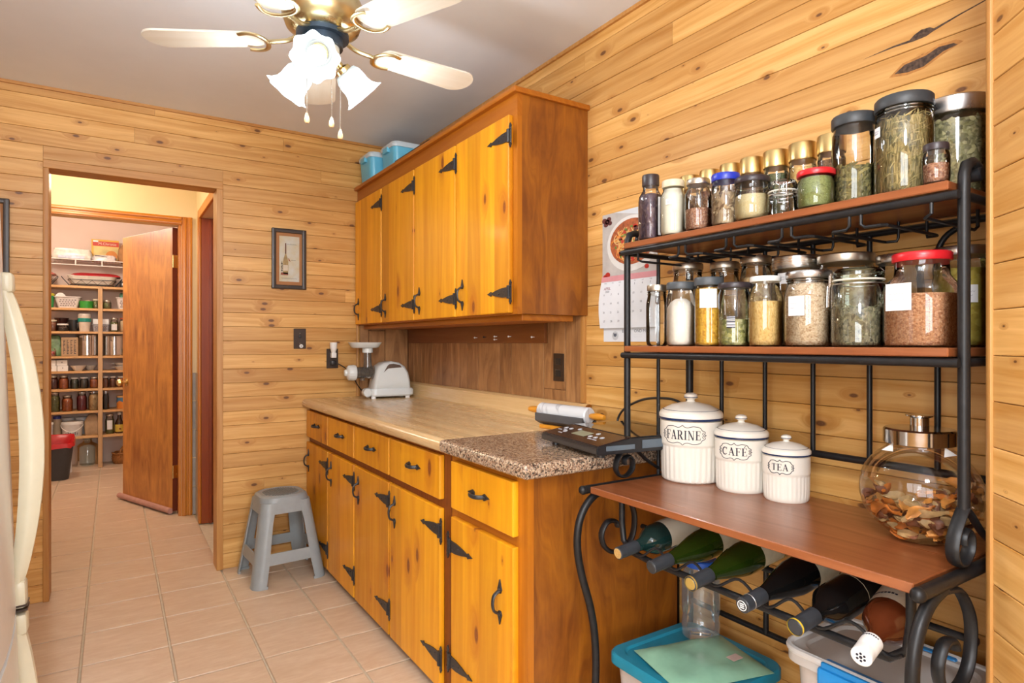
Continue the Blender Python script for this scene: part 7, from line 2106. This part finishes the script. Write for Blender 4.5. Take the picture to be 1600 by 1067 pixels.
def syrup(label, x):
    t = item('syrup_bottle', label, 'bottle', x, 7.29, 0.311, 'syrup bottles in the pantry')
    bm = B(); lathe(bm, [(0, 0), (0.034, 0.0), (0.037, 0.006), (0.037, 0.098), (0.030, 0.118), (0.0165, 0.150), (0.0150, 0.185), (0, 0.185)], 24); obj('glass_body', bm, plain('dark_syrup_glass', (0.045, 0.018, 0.008), 0.1), t)
    bm = B(); lathe(bm, [(0.0165, 0.182), (0.0168, 0.205), (0.015, 0.208), (0, 0.208)], 20); obj('cap', bm, M_LIDWHITE, t)
    bm = B(); lathe(bm, [(0.0374, 0.016), (0.0380, 0.017), (0.0380, 0.086), (0.0374, 0.087)], 24, cap0=False, cap1=False); l_ = obj('paper_label', bm, plain('yellow_syrup_label', (0.58, 0.42, 0.06), 0.5, var=0.15), t)
    a = math.atan2(-7.29, -x) + 0.2
    bm = B(); ball(bm, (0.038 * math.cos(a), 0.038 * math.sin(a), 0.045), 0.010, 10, 0.8); obj('label_emblem', bm, plain('dark_red_emblem', (0.2, 0.03, 0.02), 0.5), l_)
syrup('dark syrup bottle with yellow label next to the labelled jar', 0.052)
syrup('dark syrup bottle with yellow label next to the open door', 0.138)

# on the pantry floor
t = item('carboy', 'large empty clear glass carboy on the pantry floor', 'carboy', -0.212, 7.365, 0.0)
bm = B(); lathe(bm, [(0, 0.006), (0.080, 0.0), (0.094, 0.010), (0.096, 0.020), (0.096, 0.185), (0.088, 0.205), (0.060, 0.225), (0.040, 0.235), (0.036, 0.262), (0.040, 0.268)], 36, cap0=False, cap1=False); obj('glass_body', bm, M_GLASSG, t, ang=60)
bm = B(); cyl(bm, 0.041, 0.262, 0.280, 24, bev=0.003); obj('cap', bm, plain('grey_carboy_cap', (0.28, 0.27, 0.24), 0.5), t)
t = item('wicker_basket', 'small round wicker basket with arched handle on the pantry floor', 'basket', 0.082, 7.35, 0.0)
M_WICK = plain('honey_wicker', (0.36, 0.15, 0.04), 0.6, var=0.3, sc=60)
bm = B()
for k in range(9):
    z_ = 0.006 + k * 0.0115; rr = 0.060 + 0.028 * math.sin(math.pi * min(1, k / 8 * 0.62 + 0.12))
    tube(bm, [((rr + 0.0035 * math.cos(12 * 2 * math.pi * i / 48 + k * math.pi)) * math.cos(2 * math.pi * i / 48), (rr + 0.0035 * math.cos(12 * 2 * math.pi * i / 48 + k * math.pi)) * math.sin(2 * math.pi * i / 48), z_) for i in range(48)], 0.0062, 6, closed=True)
cyl(bm, 0.058, 0.0, 0.006, 24)
obj('woven_body', bm, M_WICK, t)
bm = B(); tube(bm, smooth_path([(-0.090 * math.cos(2 * math.pi * i / 20), 0.090 * math.sin(2 * math.pi * i / 20), 0.105 + 0.004 * math.cos(i * 2)) for i in range(20)], 2, True), 0.008, 8, closed=True); obj('rim', bm, M_WICK, t)
bm = B(); tube(bm, smooth_path([(-0.025, -0.085, 0.06), (-0.022, -0.080, 0.12), (-0.005, -0.04, 0.160), (0.015, 0.02, 0.168), (0.03, 0.07, 0.125), (0.03, 0.083, 0.06)], 5), 0.0085, 8); obj('handle', bm, M_WICK, t)
t = item('waste_bin', 'dark grey bin with bright red bag liner on the pantry floor', 'bin', -0.425, 6.78, 0.0)
bm = B(); lo = []
for z_, g in ((0.0, -0.075), (0.010, -0.07), (0.315, 0.0), (0.315, -0.012), (0.02, -0.08)): lo.append([(p, q, z_ + (0.020 * (q / 0.12) if z_ > 0.3 else 0)) for p, q in rrect(0.260 + g, 0.250 + g, 0.06, 6)])
loft(bm, lo); obj('bin_body', bm, plain('charcoal_bin_plastic', (0.035, 0.035, 0.040), 0.45), t)
bm = B(); rk = random.Random(12); lo = []
for (z_, g) in ((0.270, 0.012), (0.318, 0.022), (0.352, 0.006), (0.345, -0.030), (0.300, -0.060), (0.20, -0.09)): lo.append([(p * (1 + rk.uniform(-0.02, 0.02)), q * (1 + rk.uniform(-0.02, 0.02)), z_ + 0.028 * (q / 0.12) * (z_ > 0.25) + (rk.uniform(-0.008, 0.008) if g != -0.09 else 0)) for p, q in rrect(0.262 + g, 0.252 + g, 0.06, 6)])
lo = [lo[1], lo[2], lo[3], lo[4], lo[5]]
loft(bm, lo, cap0=False, cap1=True); obj('bag_liner', bm, plain('red_bag_liner', (0.46, 0.010, 0.014), 0.35), t)
t = item('detergent_bottle', 'slim white bottle behind the waste bin', 'bottle', -0.352, 7.08, 0.0)
bm = B(); lathe(bm, [(0, 0), (0.030, 0.0), (0.031, 0.010), (0.026, 0.120), (0.016, 0.200), (0.011, 0.235), (0, 0.248)], 20); obj('bottle', bm, M_WHITE, t)
